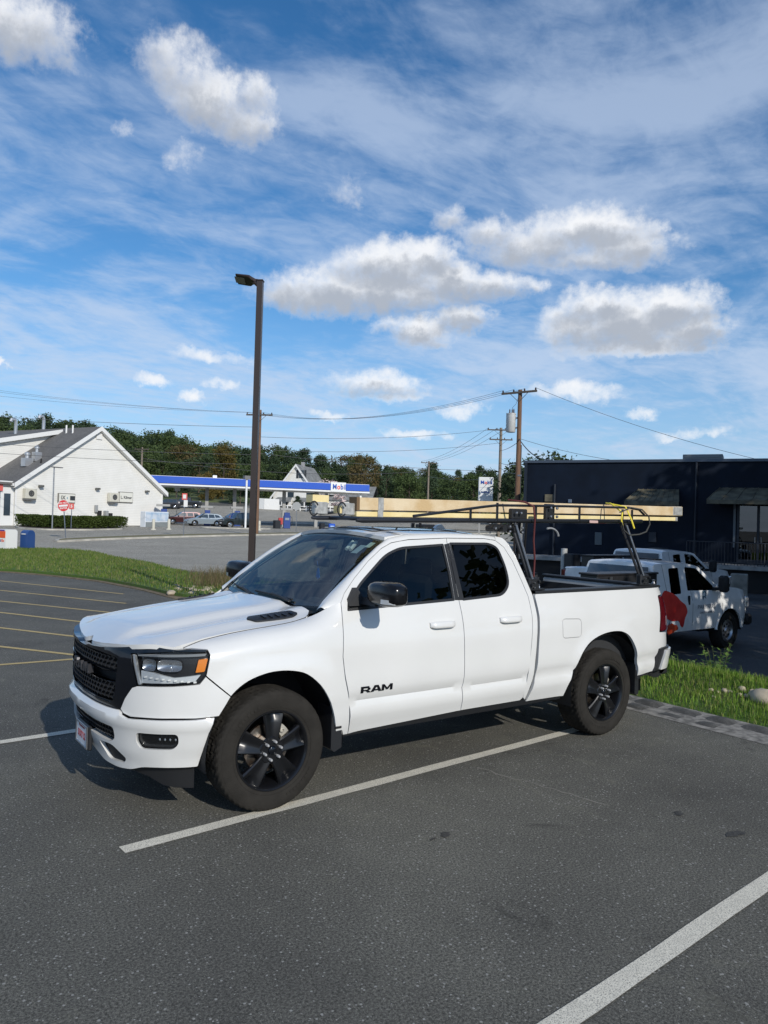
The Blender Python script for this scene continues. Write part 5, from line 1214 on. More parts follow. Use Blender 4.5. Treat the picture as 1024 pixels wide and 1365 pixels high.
# ================================================================== dark building
NAVY = mat('navy_wall', (.0045, .0095, .021), .6, noise=.25, nscale=1.2, spec=.2); NAVY2 = mat('navy_trim', (.012, .018, .03), .5); PAR = mat('parapet_metal', (.10, .12, .15), .4, metal=.6)
OLIVE = mat('awning_panels', (.13, .115, .075), .6, noise=.5, nscale=2.5)
bR, bL = at(1000, 34.0), at(696, 38.7); u = Vector((bR.x-bL.x, bR.y-bL.y)).normalized(); bz = -.66
Brz = atan2(u.y, u.x)
B = thing('dark_building', 'long flat roofed dark navy building with two sloping awnings and glass doors', 'building', (bL.x, bL.y, bz), Brz)
BI = B.matrix_basis.copy(); BI = (Matrix.Translation((bL.x, bL.y, bz)) @ Matrix.Rotation(Brz, 4, 'Z')); BIi = BI.inverted()
def bloc(px, py, dy=0.):                                 # point on the front wall (local y = dy) seen at a photo pixel
    o = BIi @ CAM; d = BIi.to_3x3() @ pixdir(px, py); t = (dy-o.y)/d.y; return o+d*t
topz = bloc(860, 616).z
BW = 34.
mb = MB(); mb.box((BW/2, 9, topz/2), (BW, 18, topz)); mb.build('wall', NAVY, B)
mb = MB(); mb.box((BW/2, 9, topz+.06), (BW+.16, 18.16, .13)); mb.build('parapet', PAR, B)
mb = MB(); mb.box((.06, -.05, topz/2), (.14, .12, topz)); mb.build('corner_trim', NAVY2, B)
for px in (739, 927):
    q = bloc(px, 690); mb = MB(); mb.tube([(q.x, -.09, .3), (q.x, -.09, topz-(.0 if px > 800 else 1.1))], .055, 8); mb.build('downpipe', NAVY2, B, smooth=60)
def awning(x0p, x1p, yt, yb, out):
    a = bloc(x0p[0], yt); b = bloc(x1p[0], yt); zt = a.z; zb = bloc(x0p[1], yb, -out).z; xa = bloc(x0p[1], yb, -out).x; xb = bloc(x1p[1], yb, -out).x
    mb = MB(); T_ = .05; q = [(a.x, -.02, zt), (b.x, -.02, zt), (xb, -out, zb), (xa, -out, zb)]
    mb.add(q+[(x, y, z-T_) for x, y, z in q]+[(xa, -out, zb-.18), (xb, -out, zb-.18), (xa+.0, -.02, zb-.18)], [(0, 3, 2, 1), (4, 5, 6, 7), (3, 8, 9, 2), (0, 1, 5, 4)])
    mb.add([(a.x, -.02, zt-T_), (xa, -out, zb-T_), (xa, -out, zb-.18), (a.x, -.02, zb-.18)], [(0, 1, 2, 3)])
    n = 9
    for k in range(n+1):
        f = k/n; p0 = Vector((a.x+(b.x-a.x)*f, -.02, zt+.012)); p1 = Vector((xa+(xb-xa)*f, -out, zb+.012)); mb.tube([p0, p1], .018, 4)
    mb.build('awning', OLIVE, B)
awning((960, 942), (1120, 1130), 650, 666, 1.3)
awning((852, 832), (905, 905), 652, 668, 1.3)
# glass double doors, frame and hand rails
GLS = glass('shop_glass', (.10, .11, .12), 1.5, boost=3.0)
zf = bloc(1000, 752).z; zt = bloc(1000, 670).z
x0 = bloc(984, 700).x; w = bloc(1012.5, 700).x-bloc(985.5, 700).x
dr = MB()
for k in range(4):
    xx = x0+k*w; dr.box((xx, -.05, (zf+zt)/2), (.10, .12, zt-zf))
dr.box((x0+1.5*w, -.05, zt), (3*w+.1, .12, .12)); dr.box((x0+1.5*w, -.05, zf+.1), (3*w+.1, .11, .2)); dro = dr.build('door_frame', NAVY2, B)
for k in range(3):
    mb = MB(); mb.box((x0+(k+.5)*w, -.04, (zf+zt)/2), (w-.12, .02, zt-zf-.2)); mb.build('door_pane', GLS, dro)
    mb = MB(); mb.tube([(x0+(k+.5)*w+(w*.35 if k % 2 == 0 else -w*.35), -.13, zf+.95), (x0+(k+.5)*w+(w*.35 if k % 2 == 0 else -w*.35), -.13, zf+1.25)], .018, 6); mb.build('door_handle', STEEL, dro)
q = bloc(979, 705); mb = MB(); mb.box((q.x, -.06, q.z+.2), (.10, .05, 2.1)); mb.build('light_strip', mat('grey_panel', (.14, .16, .18), .5), B)
# small wall plates, meter boxes and a lamp
for (px, py, a, b, mm) in ((798, 718, .34, .62, mat('notice_board', (.10, .12, .13), .5)), (733, 664, .5, .38, OLIVE), (760, 668, .18, .18, mat('round_vent', (.12, .16, .22), .5)), (693, 634, .22, .1, mat('wall_lamp_grey', (.14, .16, .19), .5)), (870, 716, .34, .5, NAVY2)):
    q = bloc(px, py); mb = MB(); mb.box((q.x, -.04, q.z), (a, .07, b), bev=.015); mb.build('wall_plate', mm, B)
# rooftop unit
q = bloc(930, 610); mb = MB(); mb.box((q.x, 4.5, topz+.32), (1.9, 1.6, .75), bev=.02)
for k in range(8): mb.box((q.x, 3.69, topz+.05+k*.07), (1.7, .02, .03))
tag(mb.build('rooftop_unit', mat('unit_grey', (.22, .24, .24), .5), None), 'grey ventilation unit on the flat roof of the dark building', 'ventilation unit').matrix_world = BI
# concrete loading platform with a rail
CONC = mat('platform_concrete', (.30, .30, .29), .9, noise=.3, nscale=3, bump=.4)
zp = zf-.02; D_ = 1.9
pl_ = thing('loading_platform', 'concrete loading platform along the foot of the dark building with a thin railing', 'platform', (bL.x, bL.y, bz), Brz)
mb = MB(); mb.box((BW/2-.5, -D_/2-.005, zp-.09), (BW+1.0, D_, .18)); mb.build('slab', CONC, pl_)
mb = MB(); mb.box((BW/2-.5, -D_/2+.12, zp/2-.1), (BW+.6, D_-.3, zp)); mb.build('shade_face', DARK, pl_)  # near-black block: the shade below the slab is put into its colour
mb = MB()
xr0 = bloc(915, 740, -D_).x
xx = xr0
mb.tube([(xr0, -D_+.08, zp+1.0), (BW-1, -D_+.08, zp+1.0)], .022, 6); mb.tube([(xr0, -D_+.08, zp+.12), (BW-1, -D_+.08, zp+.12)], .022, 6)
while xx < BW-1: mb.tube([(xx, -D_+.08, zp), (xx, -D_+.08, zp+1.0)], .012 if int((xx-xr0)/.13) % 12 else .025, 5); xx += .13
mb.build('railing', mat('rail_black', (.025, .03, .04), .5), pl_)
q = at(985, 29.5); mb = MB(); mb.box((0, 0, .5), (.62, .5, 1.0), bev=.03); o = mb.build('concrete_block', mat('old_concrete', (.26, .25, .22), .9, noise=.35, nscale=2.5, bump=.5)); o.location = q; o.rotation_euler.z = Brz; tag(o, 'upright concrete block standing before the platform at the right edge', 'concrete block')
q = at(751, 33.5); mb = MB(); mb.lathe([(.14, 0), (.14, 1.7), (.0001, 1.72)], (0, 0, 0), 'Z', 14); o = mb.build('bollard', mat('bollard_pale', (.42, .42, .40), .7)); o.location = q; tag(o, 'pale round bollard before the dark building wall', 'bollard')
q = at(762, 33.3); mb = MB(); mb.box((0, 0, .75), (.6, .5, 1.5), bev=.05); o = mb.build('waste_bin', mat('bin_dark', (.012, .014, .018), .5)); o.location = q; tag(o, 'dark waste bin beside the pale bollard', 'bin')

# ================================================================== vehicles built from side outlines
def hw(y0, belt, tum):                                   # half width by height
    return lambda z: y0-max(0, z-belt)*tum-.05*ss(.75, .3, z)
def vehicle(name, label, cat, p, rz, prof, wid, paintm, wheels, wr, wins, belt=1.0, tum=.35, grp=None, glassm=None, segs=None, extra=None, rimm=STEEL, st=.10, arch=None):
    """prof: closed side outline (x forward, z up); wheels: x positions; wins: list of window outlines; segs: index ranges of the outline skinned across, with names"""
    t = thing(name, label, cat, p, rz, grp); W2 = wid/2; glassm = glassm or PVG
    H_ = hw(W2, belt, tum); xmax = max(q[0] for q in prof); xmin = min(q[0] for q in prof)
    def side(s):
        def fn(x, z, push=0.):
            nose = .16*W2*ss(xmax-.55, xmax, x)**2+.10*W2*ss(xmin+.35, xmin, x)**2
            return (x, s*(H_(z)-nose+push), z)
        return fn
    bot = min(q[1] for q in prof); ra = arch or wr*1.22
    # cut the wheel openings into the outline (the outline runs nose -> over the roof -> tail; the bottom is added here)
    out = list(prof); b = []
    for wx in sorted(wheels):
        k = 10; a0 = math.acos(max(-1, min(1, 0))) ; dz = bot-wr*.98; al = math.asin(max(-1, min(1, dz/ra)))
        b += [(wx-ra*cos(a), wr*.98+ra*sin(a)) for a in np.linspace(al, pi-al, k)]
    outline = out+b
    for s in (-1, 1):
        fn = side(s)
        sd = panel('side', outline, fn, paintm, t, holes=[w for w in wins], st=st, th=.05, gap=0)
        for w in wins: panel('window', inset(rounded(w, 0), .0), lambda x, z, q=0., fn=fn: fn(x, z, q-.015), glassm, sd, st=.3, th=0, gap=0)
    # skin across
    base = [i for i in range(len(out))]
    for (nm, i0, i1, m) in segs:
        mb = MB(); rows = []
        for i in range(i0, i1+1):
            x, z = out[i]; yl = side(-1)(x, z)[1]; yr = side(1)(x, z)[1]; crown = .05 if z > belt-.05 else 0
            rows.append([(x, yl+(yr-yl)*k/8, z+crown*(1-(2*k/8-1)**2)*(1 if 0 < k < 8 else 0)) for k in range(9)])
        mb.grid(rows); mb.build(nm, m, t, smooth=35)
    mb = MB(); mb.box(((xmin+xmax)/2, 0, bot+.12), (xmax-xmin-.3, wid*.85, .2))
    for wx in wheels:
        mb.box((wx, 0, wr+.2), (wr*2.3, wid*.55, .5))
        for s in (-1, 1): mb.grid([[(wx-ra*.99*cos(a), s*y, wr*.98+ra*.99*sin(a)) for a in np.linspace(0, pi, 12)] for y in (W2-.02, W2*.55)])
    mb.build('underbody', DARK, t)
    for wx in wheels:
        for s in (-1, 1):
            W_ = bpy.data.objects.new('wheel', None); COL.objects.link(W_); W_.parent = t; W_.location = (wx, s*(W2-.03), wr); sg = -s
            mb = MB(); mb.lathe([(wr*.58, sg*.03), (wr*.66, 0), (wr*.92, 0), (wr, sg*.05), (wr, sg*.22), (wr*.9, sg*.26)], (0, 0, 0), 'Y', 28); mb.build('tyre', RUBBER, W_, smooth=40)
            mb = MB(); mb.lathe([(.0001, sg*.02), (wr*.16, sg*.02), (wr*.2, sg*.05), (wr*.44, sg*.06), (wr*.5, sg*.02), (wr*.58, sg*.03)], (0, 0, 0), 'Y', 24)
            mb.build('rim', rimm, W_, smooth=30)
            mb = MB()
            for k in range(8): a = k*pi/4; mb.box((wr*.33*cos(a), sg*.045, wr*.33*sin(a)), (wr*.11, .02, wr*.11), bev=.01)
            mb.build('rim_slots', DARK, W_)
    if extra: extra(t, side)
    return t
# ---- two white work trucks in the yard (x forward)
WORKW = mat('work_truck_white', (.78, .78, .77), .35, coat=.8, noise=.06); POPPY = mat('poppy_red', (.75, .05, .035), .45, col2=(.55, .02, .018), nscale=4); POPPY2 = mat('poppy_orange', (.66, .09, .025), .45, col2=(.5, .04, .015), nscale=6); GREYT = mat('lettering_grey', (.12, .14, .17), .5)
def wt_prof(): return [(2.69, .55), (2.71, .80), (2.66, 1.18), (2.58, 1.27), (2.1, 1.36), (1.42, 1.41), (1.30, 1.43), (.72, 1.85), (.55, 1.89), (.2, 1.915), (-.55, 1.925), (-.84, 1.92), (-.92, 1.88), (-1.02, 1.42), (-1.06, 1.40), (-3.10, 1.40), (-3.16, 1.36), (-3.16, .62), (-3.05, .52)]
wtw = [[(1.17, 1.42, .03), (.62, 1.82, .06), (.20, 1.85, .03), (.14, 1.36, .03), (1.15, 1.34, .03)], [(-.02, 1.84, .05), (-.40, 1.83, .05), (-.47, 1.30, .05), (-.08, 1.30, .05)]]
def flat(poly, m, name, t, side, s, push=.006): return panel(name, poly, lambda x, z, q=0.: side(s)(x, z, push+q), m, t, st=.06, th=.004, gap=0)
def wt_extra(full):
    def f(t, side):
        s = -1
        fn = side(s)
        for s2 in (-1, 1):
            g2 = side(s2)
            for x in (.26, -.60):                        # door seams
                mb = MB(); mb.grid([[g2(x+.00, z, .001) for z in np.linspace(.62, 1.9 if x > 0 else 1.9, 12)], [g2(x-.012, z, .001) for z in np.linspace(.62, 1.9, 12)]]); mb.build('door_seam', DARK, t)
            mb = MB(); mb.grid([[g2(1.42, z, .001) for z in np.linspace(.62, 1.38, 8)], [g2(1.408, z, .001) for z in np.linspace(.62, 1.38, 8)]]); mb.build('door_seam', DARK, t)
            mb = MB(); mb.box((.12, s2*1.005, 1.16), (.07, .03, .20), bev=.01); mb.build('door_handle', DARK, t)
            mb = MB(); mb.box((1.08, s2*1.22, 1.50), (.16, .22, .36), bev=.05); mb.box((1.10, s2*1.08, 1.38), (.10, .2, .06)); mb.build('wing_mirror', DARK, t, smooth=40)
            mb = MB(); mb.box((2.62, s2*.78, 1.02), (.16, .30, .26), bev=.03); mb.build('headlight', PLASTG, t, smooth=30)
            mb = MB(); mb.box((-3.13, s2*.90, 1.12), (.10, .14, .42), bev=.02); mb.build('tail_light', REDL, t, smooth=30)
            # flared wheel lips
            mb = MB(); mb.tube([(1.74-.53*cos(a), s2*.985, .42+.53*sin(a)) for a in np.linspace(.1, pi-.1, 16)], .035, 6); mb.build('wheel_lip', WORKW, t, smooth=60)
        flat([(1.38, 1.40), (1.05, 1.335), (1.30, 1.33)], DARK, 'corner_trim', t, side, -1)
        mb = MB(); mb.box((2.69, 0, .62), (.22, 1.95, .26), bev=.05); mb.build('front_bumper', DARK, t, smooth=40)
        mb = MB(); mb.box((-3.2, 0, .62), (.16, 1.9, .2), bev=.03); mb.build('rear_bumper', CHROME if 0 else DARK, t, smooth=40)
        mb = MB(); mb.add([(-1.07, -.80, 1.46), (-1.07, .80, 1.46), (-.962, .74, 1.855), (-.962, -.74, 1.855)], [(0, 1, 2, 3)]); mb.build('rear_window', glass('cab_back_glass', (.05, .07, .085), 1.5, boost=1.0) if 'cab_back_glass' not in MATS else MATS['cab_back_glass'], t)
        # open bed with dark liner
        mb = MB(); mb.box((-2.08, 0, 1.395), (1.95, 1.62, .03)); mb.build('bed_cover', BEDL, t)
        # black side tool box with latches
        bx = bpy.data.objects.new('tool_box', None); COL.objects.link(bx); bx.parent = t; bx.location = (-1.90, -.74 if full else .3, 1.57)
        mb = MB(); mb.box((0, 0, 0), (1.9, .42, .34), bev=.02); mb.box((0, 0, .18), (1.94, .46, .04), bev=.01); mb.build('box', mat('tool_box_black', (.018, .018, .02), .4), bx, smooth=30)
        for k in (-.6, .35):
            mb = MB(); mb.box((k, -.25, .02), (.10, .03, .07)); mb.box((k, -.255, -.06), (.05, .02, .1)); mb.box((k, -.25, .11), (.07, .02, .06)); mb.build('latch', STEEL, bx)
        mb = MB()
        mb.box((.1, 0, 1.975), (.3, .5, .03)); mb.build('roof_marker', DARK, t)
        # poppies wrapped round the bed and rear cab corner
        def petal(cx, cz, r, sx=1., sz=1., n=22, seed=0):
            rr = random.Random(seed); ph = rr.uniform(0, 6); return [(cx+sx*r*(1+.16*sin(3*a+ph)+.09*sin(7*a+ph*2))*cos(a), cz+sz*r*(1+.16*sin(3*a+ph)+.09*sin(7*a+ph*2))*sin(a)) for a in np.linspace(0, 2*pi, n, endpoint=False)]
        if full:
            big = [(-1.00, 1.02), (-.86, 1.08), (-.80, 1.24), (-.70, 1.30), (-.48, 1.24), (-.38, 1.18), (-.30, 1.10), (-.16, 1.02), (-.10, .90), (-.18, .80), (-.22, .62), (-.30, .66), (-.36, .76), (-.58, .76), (-.82, .86), (-1.0, .92)]
            flat([(-.55+(x+.60)*1.22, .98+(z-.95)*1.18) for x, z in rounded(big, .05)], POPPY, 'poppy', t, side, -1)
            flat([(x, z) for x, z in [(-1.50, .66), (-1.28, .62), (-1.12, .70), (-1.08, .95), (-1.16, 1.34), (-1.30, 1.37), (-1.50, 1.3)]], POPPY, 'poppy', t, side, -1, .007)
            flat(petal(-.48, .60, .12, 1.6, .9, seed=3), POPPY2, 'poppy', t, side, -1)
            mb = MB(); mb.tube([side(-1)(-.56-.02*k, .80-.05*k, .008) for k in range(4)], .006, 4); mb.build('poppy_stem', GREYT, t)
        for k, (cx, r) in enumerate(((-1.75, .24), (-2.5, .34))): flat([(a, min(1.37, b)) for a, b in petal(cx, 1.02, r, 1.2, 1.1, seed=k+5)], POPPY, 'poppy', t, side, -1, .0065)
        # door logo and lettering
        M1 = frame4(side(-1)(.78, 1.0, .006), (1, 0, 0), (0, 0, 1))
        text_mesh('door_lettering', 'PARTERRE', .125, GREYT, t, M1, ext=.001, xs=1.25)
        text_mesh('door_lettering', 'GARDEN SERVICES', .060, GREYT, t, frame4(side(-1)(.80, .88, .006), (1, 0, 0), (0, 0, 1)), ext=.001, xs=1.15)
        lg = bpy.data.objects.new('door_logo', None); COL.objects.link(lg); lg.parent = t; lg.location = side(-1)(.72, 1.22, .006)
        mb = MB(); mb.tube([(.06*cos(a), -.004, .05+.055*sin(a)) for a in np.linspace(-2.2, 2.6, 14)], .012, 5); mb.tube([(.055*cos(a), -.004, -.06+.055*sin(a)) for a in np.linspace(.4, 5.2, 14)], .012, 5); mb.tube([(-.075, -.004, -.12), (-.075, -.004, .12), (.09, -.004, .12)], .006, 4); mb.build('emblem', mat('emblem_blue', (.03, .09, .13), .5), lg)
    return f
seg_wt = [('grille', 0, 2, mat('work_grille', (.05, .05, .055), .4)), ('hood', 2, 6, WORKW), ('windshield', 6, 7, PVG), ('roof', 7, 12, WORKW), ('cab_back', 12, 13, WORKW), ('bed_top', 13, 15, BEDL), ('tailgate', 15, 18, WORKW)]
vehicle('work_truck', 'nearer white work truck with big red poppies and grey lettering on its door', 'work truck', (11.98, 4.42, gz(11.8, 4.4)-.03), radians(0), wt_prof(), 2.03, WORKW, (-1.93, 1.74), .42, wtw, 1.1, .26, 'white work trucks in the yard', MATS['privacy_glass'], seg_wt, wt_extra(True))
vehicle('work_truck', 'farther white work truck parked behind the nearer one, mostly hidden', 'work truck', (17.7, 8.0, gz(17.4, 8.0)+.0), radians(0), wt_prof(), 2.03, WORKW, (-1.93, 1.74), .42, wtw, 1.1, .26, 'white work trucks in the yard', MATS['privacy_glass'], seg_wt, wt_extra(False))
#@@FAR2
# ================================================================== foliage helpers
def leafmat(name, dark, light, tr=.25):
    def f(nt, N, L, b):
        oi = N.new('ShaderNodeObjectInfo'); ge = N.new('ShaderNodeNewGeometry'); ad = N.new('ShaderNodeMath'); ad.operation = 'MULTIPLY_ADD'; L.new(ge.outputs['Random Per Island'], ad.inputs[0]); ad.inputs[1].default_value = .55
        m2 = N.new('ShaderNodeMath'); m2.operation = 'MULTIPLY'; L.new(oi.outputs['Random'], m2.inputs[0]); m2.inputs[1].default_value = .45; L.new(m2.outputs[0], ad.inputs[2])
        c = _r(N, L, ad.outputs[0], [(.1, dark), (.9, light)]); L.new(c, b.inputs['Base Color']); b.inputs['Roughness'].default_value = .7; b.inputs['Specular IOR Level'].default_value = .2
        t = N.new('ShaderNodeBsdfTranslucent'); L.new(c, t.inputs[0]); m = N.new('ShaderNodeMixShader'); m.inputs[0].default_value = tr
        L.new(b.outputs[0], m.inputs[1]); L.new(t.outputs[0], m.inputs[2]); L.new(m.outputs[0], nt.nodes['Material Output'].inputs[0])
    return gmat(name, f)
def crown_mesh(name, m, n, shape, leaf, clumps, seed, jit=.16):
    """unit-height crown: leaf clusters packed round many clump centres inside shape(z)->radius"""
    r = np.random.default_rng(seed); V = []; C = []
    for k in range(clumps):
        z = r.uniform(.02, 1.0)**.9; a = r.uniform(0, 2*pi); rad = shape(z)*r.uniform(.35, 1.0)**.5; C.append((rad*cos(a), rad*sin(a), z))
    C = np.array(C); idx = r.integers(0, clumps, n); P = C[idx]+r.normal(0, jit*.42, (n, 3))*np.array([1, 1, .75])
    d = r.normal(0, 1, (n, 3)); d /= np.linalg.norm(d, axis=1)[:, None]; e = np.cross(d, r.normal(0, 1, (n, 3))); e /= np.linalg.norm(e, axis=1)[:, None]
    s = leaf*r.uniform(.6, 1.4, n)[:, None]
    Q = np.stack([P-d*s-e*s*.45, P+d*s-e*s*.45*r.uniform(.2, 1, (n, 1)), P+d*s+e*s*.5, P-d*s*.7+e*s*.6], 1).reshape(-1, 3)
    me = bpy.data.meshes.new(name); me.vertices.add(n*4); me.vertices.foreach_set('co', Q.reshape(-1)); me.loops.add(n*4); me.polygons.add(n); me.loops.foreach_set('vertex_index', np.arange(n*4)); me.polygons.foreach_set('loop_start', np.arange(n)*4)
    me.update(); me.validate(); me.materials.append(m); return me
ROUND = lambda z: .40*max(0., 1-abs((z-.48)/.55)**2.4)**.5
CONE = lambda z: .27*(1-z)**.75+.015
TALL = lambda z: .26*max(0., 1-abs((z-.5)/.54)**2.2)**.5
PINEF = lambda z: (.25*(1-z)**.55*(1 if z > .15 else .4)+.02)
BARK = woodmat('bark', (.12, .09, .07), (.06, .045, .035))
LG = leafmat('broad_leaves', (.042, .066, .024), (.090, .128, .042)); LD = leafmat('dark_leaves', (.032, .052, .026), (.064, .094, .042)); LY = leafmat('autumn_leaves', (.075, .06, .016), (.20, .15, .04)); LO = leafmat('rusty_leaves', (.085, .065, .025), (.14, .11, .045)); LP = leafmat('pine_needles', (.032, .054, .030), (.062, .096, .048), .1)
TM = bpy.data.meshes.new('trunk'); _t = MB(); _t.tube([(0, 0, 0), (.005, 0, .3), (0, .005, .75)], [.018, .013, .005], 7)
for k in range(7):
    a = k*2.4; z = .22+k*.07; _t.tube([(0, 0, z), (.12*cos(a), .12*sin(a), z+.12), (.22*cos(a), .22*sin(a), z+.2)], [.007, .004, .002], 4)
TM.from_pydata(_t.v, [], _t.f); TM.materials.append(BARK)
CR = {}
for key, m, n, shp, leaf, cl, jit in (('green', LG, 4200, ROUND, .020, 46, .17), ('green2', LG, 4200, TALL, .019, 46, .15), ('dark', LD, 4200, ROUND, .020, 42, .16), ('pine', LP, 4200, PINEF, .017, 60, .11), ('pine2', LP, 3800, CONE, .016, 60, .10), ('yellow', LY, 3800, TALL, .018, 42, .15), ('rust', LO, 3800, ROUND, .018, 42, .15)):
    CR[key] = crown_mesh('crown', m, n, shp, leaf, cl, len(CR)+11, jit)
def tree(key, p, h, label, grp=None, wide=1., name=None, lift=.12):
    t = thing(name or {'pine': 'pine_tree', 'pine2': 'pine_tree'}.get(key, 'leafy_tree'), label, 'tree', p, random.uniform(0, 6.28), grp)
    t.scale = (h*wide, h*wide, h)
    a = bpy.data.objects.new('trunk', TM); b = bpy.data.objects.new('crown', CR[key])
    for o in (a, b): COL.objects.link(o); o.parent = t
    b.location = (0, 0, lift); b.scale = (1, 1, 1-lift); return t

# tall broad trees south of the yard: outside the picture, they shade the yard and the dark building
CR['big'] = crown_mesh('crown', LG, 13000, ROUND, .0125, 60, 5, .14)
for (x, y, h, lab) in ((14.2, -7.2, 11.5, 'broad tree nearest the bank, south of the work trucks'), (21.5, -6.0, 14, 'broad tree in the middle of the three south of the yard'), (29.5, -9.0, 17, 'broad tree farthest east, south of the yard'), (37.0, -4.0, 18, 'broad tree by the far end of the dark building')):
    tree('big', (x, y, gz(x, y)), h, lab, 'broad trees south of the yard', 1.15, lift=.05)
# trees reflected in, and seen above, the dark building
tree('dark', at(717, 60), at(717, 60, 611).z-at(717, 60).z, 'small tree top showing over the left end of the dark building roof', wide=1.0)

# ------------------------------------------------ wooded hill
def topy(px): return float(np.interp(px, [-300, -60, 0, 60, 130, 200, 260, 300, 350, 400, 450, 500, 560, 620, 690, 760, 900, 1300], [548, 556, 562, 563, 572, 577, 588, 597, 602, 604, 612, 619, 625, 627, 632, 640, 650, 655]))
HL = ('tree in the wooded hillside behind the filling station', 'trees of the wooded hillside')
for row, (d, n, drop) in enumerate(((262, 54, -2), (228, 48, 4), (196, 42, 14), (168, 36, 25))):
    for i in range(n):
        px = -150+(i+random.uniform(.1, .9))*900/n
        if d < 190 and 350 < px < 500: continue
        py = topy(px)+drop+random.uniform(-7, 9); dd = d+random.uniform(-10, 10); p = at(px, dd); h = at(px, dd, py).z-p.z
        key = random.choice(['green', 'pine', 'dark', 'pine2', 'green2', 'pine'] if row < 2 else ['green', 'dark', 'green2', 'green', 'pine'])
        if random.random() < (.05 if px < 380 else .09): key = random.choice(['yellow', 'rust'])
        lb = {'pine': 'dark conifer in the wooded hillside behind the filling station', 'pine2': 'dark conifer in the wooded hillside behind the filling station', 'yellow': 'yellowing tree in the wooded hillside behind the filling station', 'rust': 'rust coloured tree in the wooded hillside behind the filling station', 'dark': 'dark leafy tree in the wooded hillside behind the filling station'}.get(key, 'green leafy tree in the wooded hillside behind the filling station')
        h = max(h, 6); tree(key, p, h, lb, lb.replace(' tree in', ' trees in').replace(' conifer in', ' conifers in'), random.uniform(.95, 1.35) if 'pine' not in key else random.uniform(.8, 1.1), lift=.04)
for (px, d, py, key, w_, lab) in ((484, 150, 607, 'rust', .75, 'tall rusty tree just right of the canopy end'), (514, 150, 622, 'pine2', .9, 'dark pointed conifer right of the rusty tree'), (545, 148, 633, 'green', 1.0, 'grey green tree between the conifer and the centre pole'), (297, 150, 597, 'yellow', .8, 'tall yellowing conifer left of the lamp post'), (275, 145, 632, 'yellow', 1.2, 'yellow green bushy tree behind the canopy'), (320, 140, 640, 'dark', 1.3, 'dark round tree left of the white house'), (600, 140, 641, 'green', 1.2, 'green tree left of the price sign'), (630, 146, 634, 'green2', 1.2, 'green tree just behind the price sign'), (668, 120, 640, 'dark', 1.2, 'dark tree at the foot of the grey pole'), (575, 150, 636, 'pine', 1., 'conifer behind the centre pole'), (235, 150, 628, 'dark', 1.3, 'dark tree behind the shop eave'), (690, 135, 636, 'green', 1.3, 'green tree behind the brown pole'), (340, 160, 625, 'pine', 1., 'conifer directly behind the lamp post')):
    p = at(px, d); tree(key, p, at(px, d, py).z-p.z, lab, wide=w_, lift=.03)
MEADOW = gmat('far_grass', lambda nt, N, L, b: (L.new(_r(N, L, _n(N, L, N.new('ShaderNodeTexCoord').outputs['Object'], .12, 6, .6), [(.35, (.05, .08, .02)), (.65, (.10, .12, .04))]), b.inputs['Base Color']), setattr(b.inputs['Roughness'], 'default_value', 1.)))
sheet('hillside', [GP(-900, 128), GP(-100, 132), GP(200, 138), GP(270, 142), GP(360, 146), GP(500, 152), GP(700, 150), GP(1000, 130), GP(1500, 130), GP(1500, 420), GP(-900, 420)], MEADOW, .12, 6)
sheet('road', [GP(-500, 110), GP(900, 110), GP(900, 124), GP(500, 140), GP(200, 132), GP(-500, 122)], ROAD, .04, 4)

# ------------------------------------------------ white shop with the big gable
SID = gmat('white_siding', lambda nt, N, L, b: None)
def _sid(nt, N, L, b):
    tc = N.new('ShaderNodeTexCoord').outputs['Object']; w = N.new('ShaderNodeTexWave'); w.wave_type = 'BANDS'; w.bands_direction = 'Z'; w.wave_profile = 'SAW'; w.inputs['Scale'].default_value = 1.75; w.inputs['Distortion'].default_value = 0; L.new(tc, w.inputs[0])
    L.new(_mx(N, L, 1.0, _r(N, L, w.outputs[0], [(.0, .74), (.2, 1.), (1., .97)]), _r(N, L, _n(N, L, tc, .6, 5, .6), [(.3, (.74, .73, .68)), (.7, (.82, .81, .77))]), 'MULTIPLY'), b.inputs['Base Color']); b.inputs['Roughness'].default_value = .6
    bp = N.new('ShaderNodeBump'); bp.inputs['Distance'].default_value = .03; bp.inputs['Strength'].default_value = .6; L.new(w.outputs[0], bp.inputs['Height']); L.new(bp.outputs[0], b.inputs['Normal'])
_m = MATS['white_siding']; _sid(_m.node_tree, _m.node_tree.nodes, _m.node_tree.links, _m.node_tree.nodes['Principled BSDF'])
SHING = gmat('grey_shingles', lambda nt, N, L, b: (L.new(_mx(N, L, 1.0, _r(N, L, _n(N, L, N.new('ShaderNodeTexCoord').outputs['Object'], 6, 4, .7), [(.3, .72), (.7, 1.3)]), _r(N, L, _n(N, L, N.new('ShaderNodeTexCoord').outputs['Object'], .5, 5, .6), [(.3, (.10, .098, .094)), (.7, (.135, .13, .124))]), 'MULTIPLY'), b.inputs['Base Color']), setattr(b.inputs['Roughness'], 'default_value', .95)))
WTRIM = mat('white_trim', (.72, .72, .70), .5); DKG = mat('dark_window_glass', (.03, .045, .06), .1, coat=.5)
sL, sR = at(19, 69), at(215, 85.5); su_ = Vector((sR.x-sL.x, sR.y-sL.y)); SW = su_.length; Srz = atan2(su_.y, su_.x); sz = min(sL.z, sR.z)
S = thing('white_shop', 'large white clapboard shop with a big gable and grey shingle roof', 'building', (sL.x, sL.y, sz), Srz)
SM = Matrix.Translation((sL.x, sL.y, sz)) @ Matrix.Rotation(Srz, 4, 'Z'); SMi = SM.inverted()
def sloc(px, py, dy=0.):
    o = SMi @ CAM; d = SMi.to_3x3() @ pixdir(px, py); t = (dy-o.y)/d.y; return o+d*t
eave = (sloc(19, 643).z+sloc(216, 654).z)/2; apx = sloc(135.5, 571); AX, AZ = SW/2, apx.z
SD = 24.
